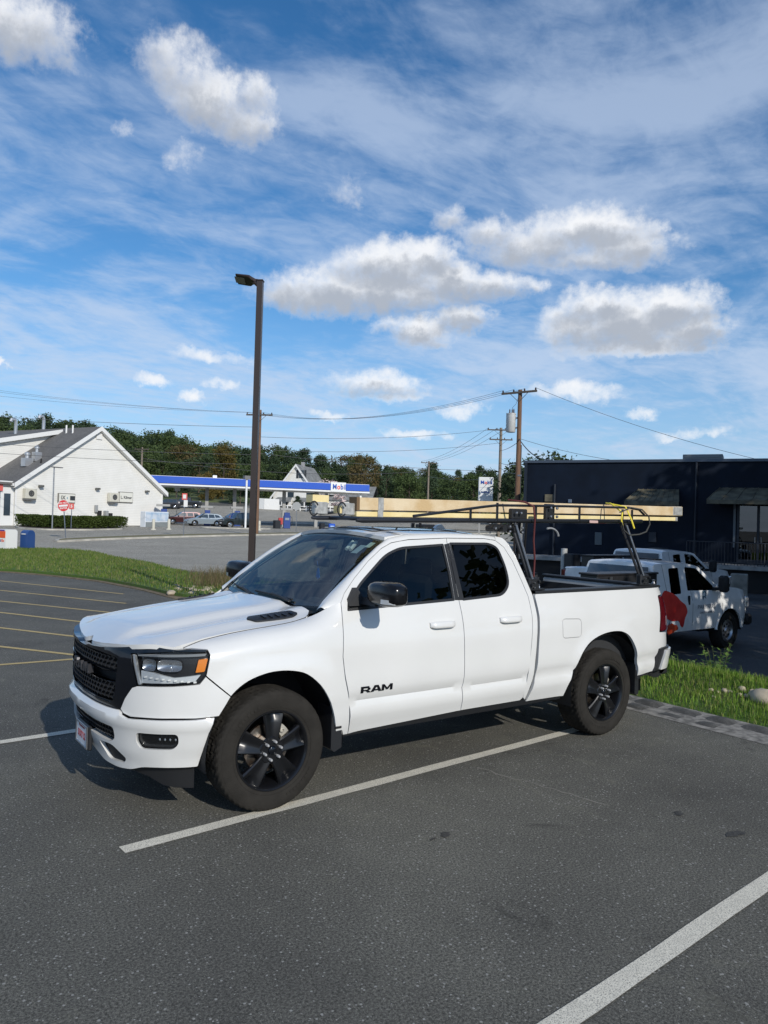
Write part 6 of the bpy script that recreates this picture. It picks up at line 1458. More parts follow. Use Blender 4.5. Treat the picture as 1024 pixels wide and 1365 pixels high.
mb = MB(); mb.add([(0, 0, -1), (SW, 0, -1), (SW, 0, eave), (AX, 0, AZ), (0, 0, eave), (0, SD, -1), (SW, SD, -1), (SW, SD, eave), (AX, SD, AZ), (0, SD, eave)], [(0, 1, 2, 3, 4), (9, 8, 7, 6, 5), (0, 4, 9, 5), (1, 6, 7, 2)]); mb.build('wall', SID, S)
ov = .45; sl = (AZ-eave)/AX
def slope(x): return AZ+.12-abs(x-AX)*sl
rf = MB(); rf.add([(-ov, -ov, slope(-ov)), (AX, -ov, AZ+.12), (AX, SD+ov, AZ+.12), (-ov, SD+ov, slope(-ov)), (SW+ov, -ov, slope(SW+ov)), (SW+ov, SD+ov, slope(SW+ov))], [(0, 1, 2, 3), (1, 4, 5, 2)])
rf.add([(-ov, -ov, slope(-ov)-.1), (AX, -ov, AZ+.02), (AX, SD+ov, AZ+.02), (-ov, SD+ov, slope(-ov)-.1), (SW+ov, -ov, slope(SW+ov)-.1), (SW+ov, SD+ov, slope(SW+ov)-.1)], [(3, 2, 1, 0), (2, 5, 4, 1)]); roof = rf.build('roof', SHING, S)
mb = MB()
for (x0, x1) in ((-ov, AX), (AX, SW+ov)):
    mb.add([(x0, -ov-.04, slope(x0)+.03), (x1, -ov-.04, slope(x1)+.03), (x1, -ov-.04, slope(x1)-.42), (x0, -ov-.04, slope(x0)-.42), (x0, -ov+.02, slope(x0)+.03), (x1, -ov+.02, slope(x1)+.03), (x1, -.01, slope(x1)-.42), (x0, -.01, slope(x0)-.42)], [(3, 2, 1, 0), (0, 1, 5, 4), (2, 3, 7, 6)])
mb.box((-ov-.06, SD/2, slope(-ov)-.12), (.12, SD+2*ov, .26)); mb.box((.04, -.03, eave/2-.4), (.16, .08, eave+.4)); mb.box((SW-.04, -.03, eave/2-.4), (.16, .08, eave+.4)); mb.build('trim_board', WTRIM, S)
# wide dormer breaking the left slope
y0 = 5.2; xh = 8.7; zh_ = slope(xh)+.15; xl = -.3; zl_ = zh_-(xh-xl)*sl*.36
mb = MB(); mb.add([(xh-.2, y0, slope(xh-.2)-.1), (xl+.2, y0, zl_), (xl+.2, y0, slope(xl)-.6), (xl+.2, SD, zl_), (xl+.2, SD, slope(xl)-.6)], [(0, 1, 2), (2, 1, 3, 4)]); dm = mb.build('dormer_wall', SID, S)
mb = MB(); mb.add([(xh, y0-.5, zh_), (xl-.5, y0-.5, zl_-.15), (xl-.5, SD, zl_-.15), (xh, SD, zh_), (xh, y0-.5, zh_-.1), (xl-.5, y0-.5, zl_-.25), (xl-.5, SD, zl_-.25), (xh, SD, zh_-.1)], [(3, 2, 1, 0), (4, 5, 6, 7)]); mb.build('dormer_roof', SHING, S)
mb = MB(); mb.add([(xh, y0-.55, zh_+.05), (xl-.5, y0-.55, zl_-.10), (xl-.5, y0-.55, zl_-.55), (xh, y0-.55, zh_-.40), (xh, y0-.02, zh_-.4), (xl-.5, y0-.02, zl_-.55)], [(0, 1, 2, 3), (3, 2, 5, 4)]); mb.build('dormer_trim', WTRIM, S)
GALV = mat('galvanised_vent', (.55, .56, .57), .35, metal=.7)
def onroof(px, py):                                      # point on the left roof plane
    o = SMi @ CAM; d = SMi.to_3x3() @ pixdir(px, py); t = (slope(0)-o.z+sl*o.x)/(d.z-sl*d.x); return o+d*t
for (px, py, r, h, kind, lab) in ((49, 613, .30, 1.0, 1, 'box vent with a round cap, higher of two on the front roof slope'), (36, 620, .36, .9, 1, 'box vent with a round cap, lower of two on the front roof slope'), (97, 577, .09, .8, 0, 'white vent pipe nearest the ridge'), (88.5, 577, .09, .8, 0, 'white vent pipe under the dormer roof corner'), (55, 617, .08, .4, 2, 'short black vent pipe beside the box vents')):
    q = onroof(px, py); mb = MB()
    if kind == 1: mb.box((0, 0, h*.3), (r*2.4, r*1.8, h*.9)); mb.lathe([(r*.5, h*.7), (r*.5, h*1.1), (r*.8, h*1.1), (r*.8, h*1.3), (.0001, h*1.45)], (0, 0, 0), 'Z', 12)
    else: mb.lathe([(r, -.2), (r, h), (.0001, h)], (0, 0, 0), 'Z', 10)
    o = mb.build('roof_vent', GALV if kind == 1 else (WTRIM if kind == 0 else DARK), roof, smooth=40); o.location = q
for (px, lab) in ((21, ''), (58, '')):
    q = sloc(px, 574, 9.); zz = zh_-(xh-q.x)*sl*.36
    mb = MB(); mb.tube([(0, 0, -.4), (0, 0, 1.2), (-.1, 0, 1.45), (-.5, 0, 1.45), (-.62, 0, 1.2)], .17, 8); o = mb.build('roof_vent', GALV, roof, smooth=40); o.location = (q.x, 9., zz)
# things on the gable wall
def onwall(name, px, py, size, m, parts=(), y=-.06, **k):
    q = sloc(px, py, 0); mb = MB(); mb.box((q.x, y-size[1]/2, q.z), size, bev=.02); return mb.build(name, m, S, **k)
ACW = mat('ac_cream', (.55, .53, .45), .5)
def ac(px, py, lab):
    q = SM @ (sloc(px, py, 0)+Vector((0, -.32, 0))); t = thing('wall_air_conditioner', lab, 'air conditioner', (q.x, q.y, q.z-.45), Srz, 'outdoor units on the shop gable')
    mb = MB(); mb.box((0, 0, .45), (1.2, .45, .95), bev=.03); mb.build('casing', ACW, t, smooth=30)
    mb = MB(); mb.lathe([(.16, -.24), (.30, -.24), (.31, -.2)], (0, 0, .47), 'Y', 20); mb.lathe([(.0001, -.235), (.15, -.235)], (0, 0, .47), 'Y', 16); mb.build('fan_guard', mat('fan_dark', (.06, .06, .06), .5), t)
    mb = MB(); mb.box((0, .1, -.10), (1.1, .5, .14)); mb.build('bracket', mat('bracket_grey', (.12, .12, .12), .6), t)
ac(37, 658, 'cream outdoor unit on the shop gable near the corner'); ac(148.5, 663, 'cream outdoor unit beside the framed shop sign')
def wsign(px, py, w, h, lab, frame, face, txts):
    q = SM @ (sloc(px, py, 0)+Vector((0, -.10, 0))); t = thing('wall_sign', lab, 'sign', (q.x, q.y, q.z-h/2), Srz)
    mb = MB(); mb.box((0, .02, h/2), (w, .14, h), bev=.02); mb.build('frame', frame, t); mb = MB(); mb.box((0, -.058, h/2), (w-.14, .02, h-.14)); mb.build('face', face, t)
    for (s, sz_, x, z, m, xs_) in txts: text_mesh('lettering', s, sz_, m, t, frame4((x, -.075, z), (1, 0, 0), (0, 0, 1)), ext=.004, bold=.01, xs=xs_)
INK = mat('sign_ink', (.03, .035, .04), .6); CREAM = mat('sign_cream', (.68, .67, .60), .5); BRZ = mat('sign_bronze', (.16, .15, .13), .5); REDS = mat('sign_red', (.60, .03, .03), .45); REDT = mat('sign_red_text', (.62, .12, .10), .5)
wsign(167, 663, 1.95, 1.15, 'framed cream sign with script lettering on the shop gable', BRZ, CREAM, (('L. Kilmer', .42, 0, .55, INK, 1.),))
wsign(88, 664, 2.0, .95, 'cream sign with dark panels behind the red round road sign', BRZ, CREAM, (('IX', .52, -.45, .50, INK, 1.), ('4', .3, .02, .48, mat('sign_blue_grey', (.15, .30, .38), .5), 1.)))
q = sloc(95, 664, 0); mb = MB(); mb.box((q.x, -.20, q.z), (.55, .03, .42)); mb.build('wall_plate', INK, S)
for (px, py) in ((53, 648), (128.5, 651.5), (194.5, 655)): onwall('flood_light', px, py, (.42, .35, .2), mat('flood_grey', (.10, .10, .09), .5))
onwall('meter_box', 127, 678, (.32, .2, .75), mat('meter_grey', (.28, .29, .29), .5)); onwall('meter_box', 130.5, 687, (.30, .35, 1.0), DARK); onwall('meter_box', 139, 688, (.35, .4, 1.15), mat('meter_grey', (.28, .29, .29), .5)); onwall('meter_box', 144, 689, (.35, .45, .8), DARK)
onwall('gable_vent', 132, 581, (.75, .05, .75), WTRIM)
# entrance side, seen at the left edge
q = sloc(10, 660, .6)
mb = MB(); mb.box((-1.1, 1.0, 1.9), (2.1, 1.8, 4.4)); mb.build('porch_wall', WTRIM, S)
mb = MB(); mb.box((-.75, .07, 1.95), (.62, .06, 2.0)); mb.box((-1.72, .07, 1.85), (.50, .06, 2.6)); mb.build('porch_window', DKG, S)
mb = MB(); mb.add([(-2.6, -.3, eave-.3), (.2, -.3, eave-.3), (.2, 2.2, eave-.3), (-2.6, 2.2, eave-.3), (-2.6, -.3, eave-.1), (.2, -.3, eave-.1), (.2, 2.2, eave-.1), (-2.6, 2.2, eave-.1)], [(0, 1, 5, 4), (3, 2, 1, 0), (4, 5, 6, 7), (0, 4, 7, 3)]); mb.build('porch_roof', SHING, S)
mb = MB(); mb.box((-1.55, -.02, 3.55), (.5, .08, .8)); mb.build('red_letter_sign', REDT, S)
q = at(69.5, 62); H = at(70.5, 62, 622.5).z-q.z; t = thing('forecourt_lamp', 'thin grey lamp pole with a flat T head in front of the shop gable', 'lamp post', q, Srz)
mb = MB(); mb.tube([(0, 0, 0), (0, 0, H)], .055, 8); mb.build('pole', STEEL, t); mb = MB(); mb.box((.28, 0, H), (1.0, .3, .08), bev=.02); mb.box((-.32, 0, H), (.3, .2, .06)); mb.build('lamp_head', mat('lamp_head_grey', (.15, .15, .15), .5), t)

# hedge, islands, road signs
KC = mat('pale_kerb', (.42, .40, .35), .9, noise=.25, nscale=1.5)
def island(P, zt, lab, top):
    P = rounded(P, 1.0); P = densify(P, 1.0); t = thing('traffic_island', lab, 'traffic island', (*P[0], 0)); t.location = (0, 0, 0)
    n = len(P); inn = inset(P, .22); mb = MB(); rows = [[(x, y, gz(x, y)-.05) for x, y in P+P[:1]], [(x, y, gz(x, y)+zt) for x, y in P+P[:1]], [(x, y, gz(x, y)+zt) for x, y in inn+inn[:1]]]; mb.grid(rows); mb.build('kerb', KC, t)
    v, F = cdt(inn, [], 1.5); MB().add([(x, y, gz(x, y)+zt-.01) for x, y in v], F).build('top', top, t)
ISLG = mat('island_turf', (.13, .13, .05), .95, col2=(.20, .16, .08), nscale=2)
island([GP(72, 46.5), GP(130, 50), GP(200, 54), GP(300, 60), GP(400, 67), GP(520, 78), GP(700, 100), GP(700, 103), GP(520, 81.5), GP(400, 70.5), GP(300, 63), GP(200, 57), GP(130, 52.5), GP(76, 49)], .15, 'long low traffic island between the road and the filling station', ISLG)
island([GP(22, 63), GP(60, 61.0), GP(120, 63), GP(165, 67), GP(160, 72), GP(60, 70), GP(20, 67)], .15, 'kerbed bed under the clipped hedge', mat('mulch', (.05, .035, .025), .95))
island([GP(268, 80), GP(330, 80), GP(366, 83), GP(330, 86), GP(268, 84)], .14, 'small kerbed island beneath the canopy lamp pole', KC)
HEDGE = leafmat('hedge_leaves', (.02, .035, .008), (.085, .12, .025))
hp = [GP(33, 66), GP(60, 64.2), GP(90, 64.5), GP(125, 66), GP(157, 68.5)]
n = 26000; tt = rng.uniform(0, len(hp)-1.001, n); ii = tt.astype(int); ff_ = tt-ii; A = np.array(hp); C0 = A[ii]*(1-ff_)[:, None]+A[ii+1]*ff_[:, None]
oo = rng.uniform(-1, 1, (n, 2)); oo = np.sign(oo)*np.abs(oo)**.35*.75; hz_ = rng.uniform(0, 1, n)**.6
Hh = 1.0+.05*np.sin(tt*9); P3 = np.stack([C0[:, 0]+oo[:, 0], C0[:, 1]+oo[:, 1], np.array([gz(a, b) for a, b in C0])+.15+hz_*Hh], 1)
me = CR['green'].copy(); d_ = rng.normal(0, 1, (n, 3)); d_ /= np.linalg.norm(d_, axis=1)[:, None]; e_ = np.cross(d_, rng.normal(0, 1, (n, 3))); e_ /= np.linalg.norm(e_, axis=1)[:, None]
Q = np.stack([P3-d_*.07, P3+e_*.05, P3+d_*.07, P3-e_*.05], 1).reshape(-1, 3); me = bpy.data.meshes.new('hedge'); me.vertices.add(n*4); me.vertices.foreach_set('co', Q.reshape(-1)); me.loops.add(n*4); me.polygons.add(n); me.loops.foreach_set('vertex_index', np.arange(n*4)); me.polygons.foreach_set('loop_start', np.arange(n)*4); me.update(); me.validate(); me.materials.append(HEDGE)
ho = bpy.data.objects.new('hedge', me); COL.objects.link(ho); tag(ho, 'long low clipped hedge in front of the white shop gable', 'hedge')
def sign_post(name, px, d, py_top, lab, build, r=.035, lean=0.):
    p = at(px, d); H = at(px, d, py_top).z-p.z; t = thing(name, lab, 'road sign', p, YAW-pi/2); t.rotation_euler[1] = lean
    mb = MB(); mb.tube([(0, .03, 0), (0, .03, H)], r, 6); mb.build('post', STEEL, t); build(t, H); return t
def disc(t, z, r, m, n=32, y=0., nm='plate'):
    mb = MB(); mb.prism([(r*cos(2*pi*(k+.5)/n), z+r*sin(2*pi*(k+.5)/n)) for k in range(n)], lambda a, b: (a, y-.006, b), lambda a, b: (a, y, b)); return mb.build(nm, m, t)
def dne(t, H):
    disc(t, H-.40, .40, WTRIM, y=-.0); disc(t, H-.40, .375, REDS, y=-.010, nm='red_disc'); mb = MB(); mb.box((0, -.022, H-.40), (.60, .008, .13)); mb.build('white_bar', WTRIM, t)
    text_mesh('lettering', 'DO NOT', .17, WTRIM, t, frame4((0, -.022, H-.22), (1, 0, 0), (0, 0, 1)), bold=.004); text_mesh('lettering', 'ENTER', .17, WTRIM, t, frame4((0, -.022, H-.58), (1, 0, 0), (0, 0, 1)), bold=.004)
sign_post('do_not_enter_sign', 87.5, 50.5, 666, 'round red DO NOT ENTER sign leaning in front of the hedge', dne, lean=radians(-5.5))
def smallred(t, H): mb = MB(); mb.box((0, 0, H-.25), (.42, .02, .5), bev=.005); mb.build('plate', REDT, t); text_mesh('lettering', '5', .34, WTRIM, t, frame4((0, -.015, H-.25), (1, 0, 0), (0, 0, 1)), bold=.01)
sign_post('small_sign', 94.5, 63.5, 671, 'small red sign right of the DO NOT ENTER sign', smallred)
def twin(t, H): mb = MB(); mb.box((0, 0, H-.25), (.40, .02, .5)); mb.build('plate', REDT, t); mb = MB(); mb.box((.10, -.01, H-.78), (.30, .02, .52)); mb.build('lower_plate', WTRIM, t); mb = MB(); mb.box((0, -.013, H-.25), (.24, .01, .3)); mb.build('symbol', WTRIM, t)
sign_post('parking_sign', 244.5, 57.5, 657.5, 'narrow post with a red and white plate by the shop corner', twin)
sign_post('stop_sign', 394.5, 69, 669, 'grey back of an octagonal stop sign before the fuel pumps', lambda t, H: disc(t, H-.38, .40, mat('sign_back', (.38, .39, .38), .5, metal=.3), 8))
def grey(t, H): mb = MB(); mb.box((0, 0, H-.22), (.7, .02, .44)); mb.build('plate', mat('sign_pale', (.55, .56, .54), .5), t)
sign_post('small_sign', 235, 95, 650, 'pale board on a post below the left end of the canopy', grey)

# parcel box and post box on the lawn
def boxes():
    p = at(8.5, 38.5); t = thing('parcel_drop_box', 'white parcel drop box with an orange panel on the lawn, left edge', 'parcel box', p, YAW-pi/2-radians(22))
    s_ = 1.08; mb = MB(); mb.prism([(-.36, 0), (.36, 0), (.36, s_*.9), (.26, s_), (-.36, s_)], lambda a, b: (-.34, a, b), lambda a, b: (.34, a, b)); mb.build('cabinet', mat('parcel_white', (.74, .74, .72), .4), t)
    mb = MB(); mb.box((0, -.365, s_*.76), (.62, .02, .34)); mb.build('orange_panel', mat('parcel_orange', (.72, .10, .02), .5), t)
    text_mesh('lettering', 'Fed', .19, mat('parcel_purple', (.08, .03, .25), .5), t, frame4((-.11, -.37, s_*.47), (1, 0, 0), (0, 0, 1)), bold=.006); text_mesh('lettering', 'Ex', .19, MATS['parcel_orange'], t, frame4((.15, -.37, s_*.47), (1, 0, 0), (0, 0, 1)), bold=.006)
    mb = MB(); mb.box((0, -.34, s_-.05), (.5, .05, .07)); mb.build('chute_handle', mat('parcel_purple', (.08, .03, .25), .5), t)
    p = at(36.5, 39.2); t = thing('post_box', 'blue street post box beside the parcel box', 'post box', p, YAW-pi/2-radians(22)); t.scale = (.86, .86, .86); BL = mat('post_blue', (.018, .06, .20), .35, coat=.4)
    mb = MB(); pr = [(-.30, .14), (.30, .14)]+[(.30*cos(a), .92+.30*sin(a)) for a in np.linspace(0, pi, 12)]; mb.prism(pr, lambda a, b: (-.28, a, b), lambda a, b: (.28, a, b)); mb.build('body', BL, t, smooth=30)
    for (a, b) in ((-.23, -.25), (.23, -.25), (-.23, .25), (.23, .25)): mb = MB(); mb.box((a, b, .07), (.06, .06, .16)); mb.build('leg', BL, t)
    mb = MB(); mb.box((0, -.29, .98), (.46, .06, .16), bev=.02); mb.build('chute', BL, t); mb = MB(); mb.box((0, -.325, .98), (.34, .01, .05)); mb.build('label_plate', WTRIM, t)
boxes()

# ------------------------------------------------ filling station
BLUE = mat('canopy_blue', (.012, .085, .48), .35, coat=.3); CWHITE = mat('canopy_white', (.72, .73, .72), .4); STC = mat('column_grey', (.30, .30, .29), .6)
c0, c1 = at(196, 91), at(491, 99.5); cu_ = Vector((c1.x-c0.x, c1.y-c0.y)); CL = cu_.length; Crz = atan2(cu_.y, cu_.x); cz = c0.z
K = thing('station_canopy', 'long blue and white filling station canopy on grey columns', 'canopy', (c0.x, c0.y, cz), Crz)
KM = Matrix.Translation((c0.x, c0.y, cz)) @ Matrix.Rotation(Crz, 4, 'Z'); KMi = KM.inverted()
def kloc(px, py, dy=0.):
    o = KMi @ CAM; d = KMi.to_3x3() @ pixdir(px, py); t = (dy-o.y)/d.y; return o+d*t
zt = kloc(350, 640.2).z; zb = kloc(350, 650.5).z; CD = 7.5
mb = MB(); mb.box((CL/2, CD/2, (zt+zb)/2+.06), (CL, CD, zt-zb-.12)); mb.build('fascia', BLUE, K)
mb = MB(); mb.box((CL/2, CD/2, zb-.04), (CL+.06, CD+.06, .20)); mb.build('lower_band', CWHITE, K)
mb = MB(); mb.box((CL/2, CD/2, zt+.02), (CL-.1, CD-.1, .05)); mb.build('roof_deck', CWHITE, K)
q0, q1 = kloc(441, 650).x, kloc(461, 650).x; sg_ = MB(); sg_.box(((q0+q1)/2, -.04, (zt+zb)/2+.04), (q1-q0, .08, zt-zb+.25)); so = sg_.build('sign_panel', CWHITE, K)
MOB, MRED = mat('letter_blue', (.01, .07, .38), .4), mat('letter_red', (.70, .02, .03), .4)
def mobil(t, c, size, par=None, xs_=.95):
    x = c[0]-size*1.22*xs_
    for ch, w in (('M', .86), ('o', .56), ('b', .58), ('i', .26), ('l', .26)):
        text_mesh('letter', ch, size, MRED if ch == 'o' else MOB, par or t, frame4((x+size*w*xs_/2, c[1], c[2]), (1, 0, 0), (0, 0, 1)), ext=.005, bold=size*.025, xs=xs_); x += size*w*xs_
mobil(K, ((q0+q1)/2+.1, -.10, (zt+zb)/2+.04), .95, so, .8)
for i, px in enumerate((275, 312, 378, 421)):
    q = kloc(px, 690, 3.2); mb = MB(); mb.box((q.x, 3.2, zb/2-.3), (.42, .42, zb+.6)); mb.build('column', STC, K)
for px in (340, 480):
    q = kloc(px, 690, .6); mb = MB(); mb.box((q.x, .6, zb-.6), (.25, .1, 1.2)); mb.build('column', CWHITE, K) if px == 480 else None
mb = MB(); q = kloc(286.5, 633, 2); mb.box((q.x, 2, zt+.25), (.5, .4, .4)); mb.build('roof_box', CWHITE, K)
mb = MB(); q = kloc(332, 634, 2); mb.box((q.x, 2, zt+.25), (.5, .4, .5)); mb.build('roof_box', CWHITE, K)
PUMPB = mat('pump_blue', (.015, .05, .22), .4, coat=.3)
def pump(px, d, lab, h=2.1):
    p = at(px, d); t = thing('fuel_pump', lab, 'fuel pump', p, Crz, 'fuel pumps under the canopy')
    mb = MB(); mb.box((0, 0, h*.38), (.80, .55, h*.72), bev=.03); mb.box((0, 0, h*.80), (.66, .5, h*.26), bev=.03); mb.build('cabinet', PUMPB, t, smooth=30)
    mb = MB(); mb.box((0, -.29, h*.56), (.5, .04, .28)); mb.build('display', mat('pump_screen', (.25, .28, .32), .3), t)
    mb = MB(); mb.tube([(.4, -.1, 1.5), (.62, -.12, 1.3), (.66, -.12, .5), (.52, -.12, .3), (.42, -.1, .8)], .03, 5); mb.build('hose', DARK, t)
    mb = MB(); mb.box((-.75, 0, .9), (.5, .4, .8), bev=.02); mb.build('red_cabinet', mat('pump_red', (.40, .03, .03), .5), t)
    mb = MB(); mb.box((-.1, 0, h+.25), (1.5, .6, .25), bev=.02); mb.build('topper', STC, t)
pump(382, 90, 'fuel pump with blue cabinet nearest the stop sign'); pump(276, 93, 'fuel pump behind the silver car'); pump(316, 94, 'fuel pump behind the dark off-roader'); pump(218, 84, 'fuel pump at the corner of the white shop')
p = at(369, 88); mb = MB(); mb.box((0, 0, .5), (.75, .6, 1.0), bev=.05); o = mb.build('waste_bin', mat('bin_dark', (.012, .014, .018), .5)); o.location = p; tag(o, 'black bin at the foot of the fuel pump by the stop sign', 'bin')
p = at(429, 84); mb = MB(); mb.box((0, 0, .45), (.55, .5, .9), bev=.05); o = mb.build('waste_bin', mat('bin_dark', (.012, .014, .018), .5)); o.location = p; tag(o, 'small black bin visible under the front tip of the rack', 'bin')
p = at(442, 84); t = thing('squeegee_box', 'blue box with a pale label under the front tip of the rack', 'box', p, Crz); mb = MB(); mb.box((0, 0, .42), (.7, .5, .85), bev=.03); mb.build('box', BLUE, t); mb = MB(); mb.box((0, -.26, .55), (.4, .02, .15)); mb.build('plate', mat('pale_blue', (.3, .45, .7), .5), t)
for (px, d, lab) in ((204.5, 68.5, 'concrete bollard before the ice boxes'), (225, 70, 'concrete bollard right of the ice boxes'), (345.5, 76, 'white bollard right of the brown pole')):
    p = at(px, d); mb = MB(); mb.lathe([(.28, 0), (.20, .12), (.14, .14), (.14, .95), (.10, 1.02), (.0001, 1.04)], (0, 0, 0), 'Z', 12); o = mb.build('bollard', mat('bollard_cream', (.50, .48, .40), .7), smooth=40); o.location = p; tag(o, lab, 'bollard')
def icebox(px, d, w, lab):
    p = at(px, d); t = thing('ice_box', lab, 'ice box', p, Srz, 'ice boxes at the corner of the shop'); mb = MB(); mb.box((0, 0, .82), (w, .7, 1.6), bev=.03); mb.build('cabinet', mat('ice_white', (.60, .64, .68), .4), t)
    mb = MB(); mb.box((0, -.36, 1.1), (w-.15, .02, .85)); mb.build('picture_panel', mat('ice_blue', (.22, .38, .55), .5, col2=(.55, .60, .66), nscale=1.2), t); mb = MB(); mb.box((0, -.36, .3), (w-.1, .02, .5)); mb.build('lower_panel', mat('ice_grey', (.2, .22, .22), .6), t)
icebox(194, 76, .8, 'narrow ice box, leftmost of the three by the shop corner'); icebox(203, 77, 1.45, 'middle ice box with a blue picture panel'); icebox(214.5, 78.5, 1.45, 'right ice box with a blue picture panel')
# thin white lamp pole in front of the canopy
p = at(327, 82); H = at(329.6, 82, 639).z-p.z; t = thing('forecourt_lamp', 'thin white pole standing before the canopy left of the lamp post', 'pole', p); mb = MB(); mb.tube([(0, 0, 0), (0, 0, H)], .11, 8); mb.build('pole', CWHITE, t); mb = MB(); mb.box((0, 0, H+.2), (.7, .5, .4)); mb.build('lamp_head', mat('lamp_head_grey', (.15, .15, .15), .5), t)
# price sign
p = at(645.5, 62); H = at(645.5, 62, 636).z-p.z; t = thing('price_sign', 'tall white price sign with blue and red lettering beside the grey pole', 'sign', p, YAW-pi/2-radians(6))
w = 1.22; zb_ = at(645.5, 62, 668).z-p.z-.3; mb = MB(); mb.box((0, 0, (H+zb_)/2), (w, .32, H-zb_), bev=.05); mb.build('cabinet', CWHITE, t, smooth=30)
mobil(t, (.02, -.18, H-.45), .40, None, .98); text_mesh('lettering', 'L. Kilmer', .20, MOB, t, frame4((0, -.18, H-1.25), (1, 0, 0), (0, 0, 1)), ext=.004, bold=.006)
mb = MB(); mb.box((0, -.17, H-1.62), (w-.2, .01, .012)); mb.box((0, -.17, H-.85), (w-.2, .01, .012)); mb.build('rule_line', mat('pale_grey_line', (.35, .37, .4), .5), t)
for s in (-1, 1): mb = MB(); mb.box((s*.45, 0, zb_/2), (.14, .2, zb_)); mb.build('post', STC, t)
# ---- cars
def car_prof(kind):
    if kind == 'suv': return [(2.25, .35), (2.32, .62), (2.22, .88), (1.2, 1.04), (.95, 1.08), (.30, 1.55), (.1, 1.62), (-1.5, 1.64), (-1.9, 1.56), (-2.22, 1.12), (-2.30, .95), (-2.32, .42), (-2.2, .33)]
    if kind == 'wagon': return [(2.2, .33), (2.26, .58), (2.15, .80), (1.15, .98), (.95, 1.0), (.15, 1.48), (-.1, 1.54), (-1.3, 1.52), (-1.75, 1.40), (-2.15, 1.05), (-2.2, .85), (-2.22, .40), (-2.1, .32)]
    if kind == 'pickup': return [(2.75, .50), (2.80, .80), (2.74, 1.10), (1.45, 1.22), (1.30, 1.25), (.65, 1.76), (.45, 1.80), (-.75, 1.80), (-.95, 1.74), (-1.05, 1.28), (-1.1, 1.26), (-2.7, 1.26), (-2.76, 1.2), (-2.76, .6), (-2.65, .5)]
    return [(2.1, .42), (2.14, .70), (2.08, .98), (1.0, 1.10), (.82, 1.14), (.42, 1.72), (.25, 1.76), (-1.75, 1.76), (-1.92, 1.70), (-2.02, 1.12), (-2.06, 1.0), (-2.06, .55), (-2.0, .45)]
CW = {'suv': [[(.98, 1.12, .04), (.34, 1.50, .08), (-.25, 1.52, .03), (-.28, 1.10, .03)], [(-.36, 1.10, .03), (-.34, 1.52, .03), (-1.05, 1.52, .03), (-1.10, 1.10, .03)], [(-1.18, 1.12, .03), (-1.14, 1.52, .03), (-1.6, 1.50, .08), (-1.9, 1.16, .04)]],
      'wagon': [[(.95, 1.04, .04), (.18, 1.43, .08), (-.2, 1.45, .03), (-.24, 1.02, .03)], [(-.32, 1.02, .03), (-.30, 1.45, .03), (-.95, 1.44, .03), (-1.05, 1.03, .03)], [(-1.13, 1.05, .03), (-1.03, 1.43, .03), (-1.5, 1.36, .08), (-1.8, 1.10, .04)]],
      'pickup': [[(1.25, 1.26, .04), (.66, 1.69, .06), (.25, 1.71, .03), (.22, 1.24, .03)], [(.12, 1.24, .03), (.14, 1.71, .03), (-.60, 1.70, .05), (-.72, 1.26, .04)]],
      'jeep': [[(.76, 1.16, .03), (.42, 1.64, .05), (-.2, 1.66, .03), (-.22, 1.12, .03)], [(-.30, 1.12, .03), (-.28, 1.66, .03), (-.98, 1.66, .03), (-1.0, 1.12, .03)], [(-1.08, 1.14, .03), (-1.06, 1.66, .03), (-1.75, 1.66, .05), (-1.85, 1.16, .04)]]}
SEG = {'suv': [('bumper', 0, 2, TRIM), ('hood', 2, 4, None), ('windshield', 4, 5, DKG), ('roof', 5, 8, None), ('rear_window', 8, 9, DKG), ('tailgate', 9, 12, None)],
       'wagon': [('bumper', 0, 2, None), ('hood', 2, 4, None), ('windshield', 4, 5, DKG), ('roof', 5, 8, None), ('rear_window', 8, 9, DKG), ('tailgate', 9, 12, None)],
       'pickup': [('grille', 0, 2, TRIM), ('hood', 2, 4, None), ('windshield', 4, 5, DKG), ('roof', 5, 8, None), ('cab_back', 8, 9, DKG), ('bed_top', 9, 11, DARK), ('tailgate', 11, 14, None)],
       'jeep': [('grille', 0, 2, TRIM), ('hood', 2, 4, None), ('windshield', 4, 5, DKG), ('roof', 5, 8, None), ('rear_window', 8, 9, DKG), ('tailgate', 9, 12, None)]}
def front_bits(xf, z, w):
    def f(t, side):
        for s in (-1, 1):
            mb = MB(); mb.box((xf, s*w*.36, z), (.10, .30, .16), bev=.03); mb.build('headlight', CHROME, t, smooth=30)
            mb = MB(); mb.box((.75 if xf < 2.5 else 1.05, s*(w/2+.08), 1.12 if xf < 2.5 else 1.35), (.16, .18, .13), bev=.03); mb.build('wing_mirror', DARK, t, smooth=30)
        mb = MB(); mb.box((xf+.06, 0, z-.28), (.03, .36, .13)); mb.build('licence_plate', mat('plate_white', (.72, .74, .76), .35), t)
        mb = MB(); mb.box((xf+.03, 0, z), (.06, w*.42, .12)); mb.build('grille_bar', CHROME if xf < 2.2 else TRIM, t)
    return f
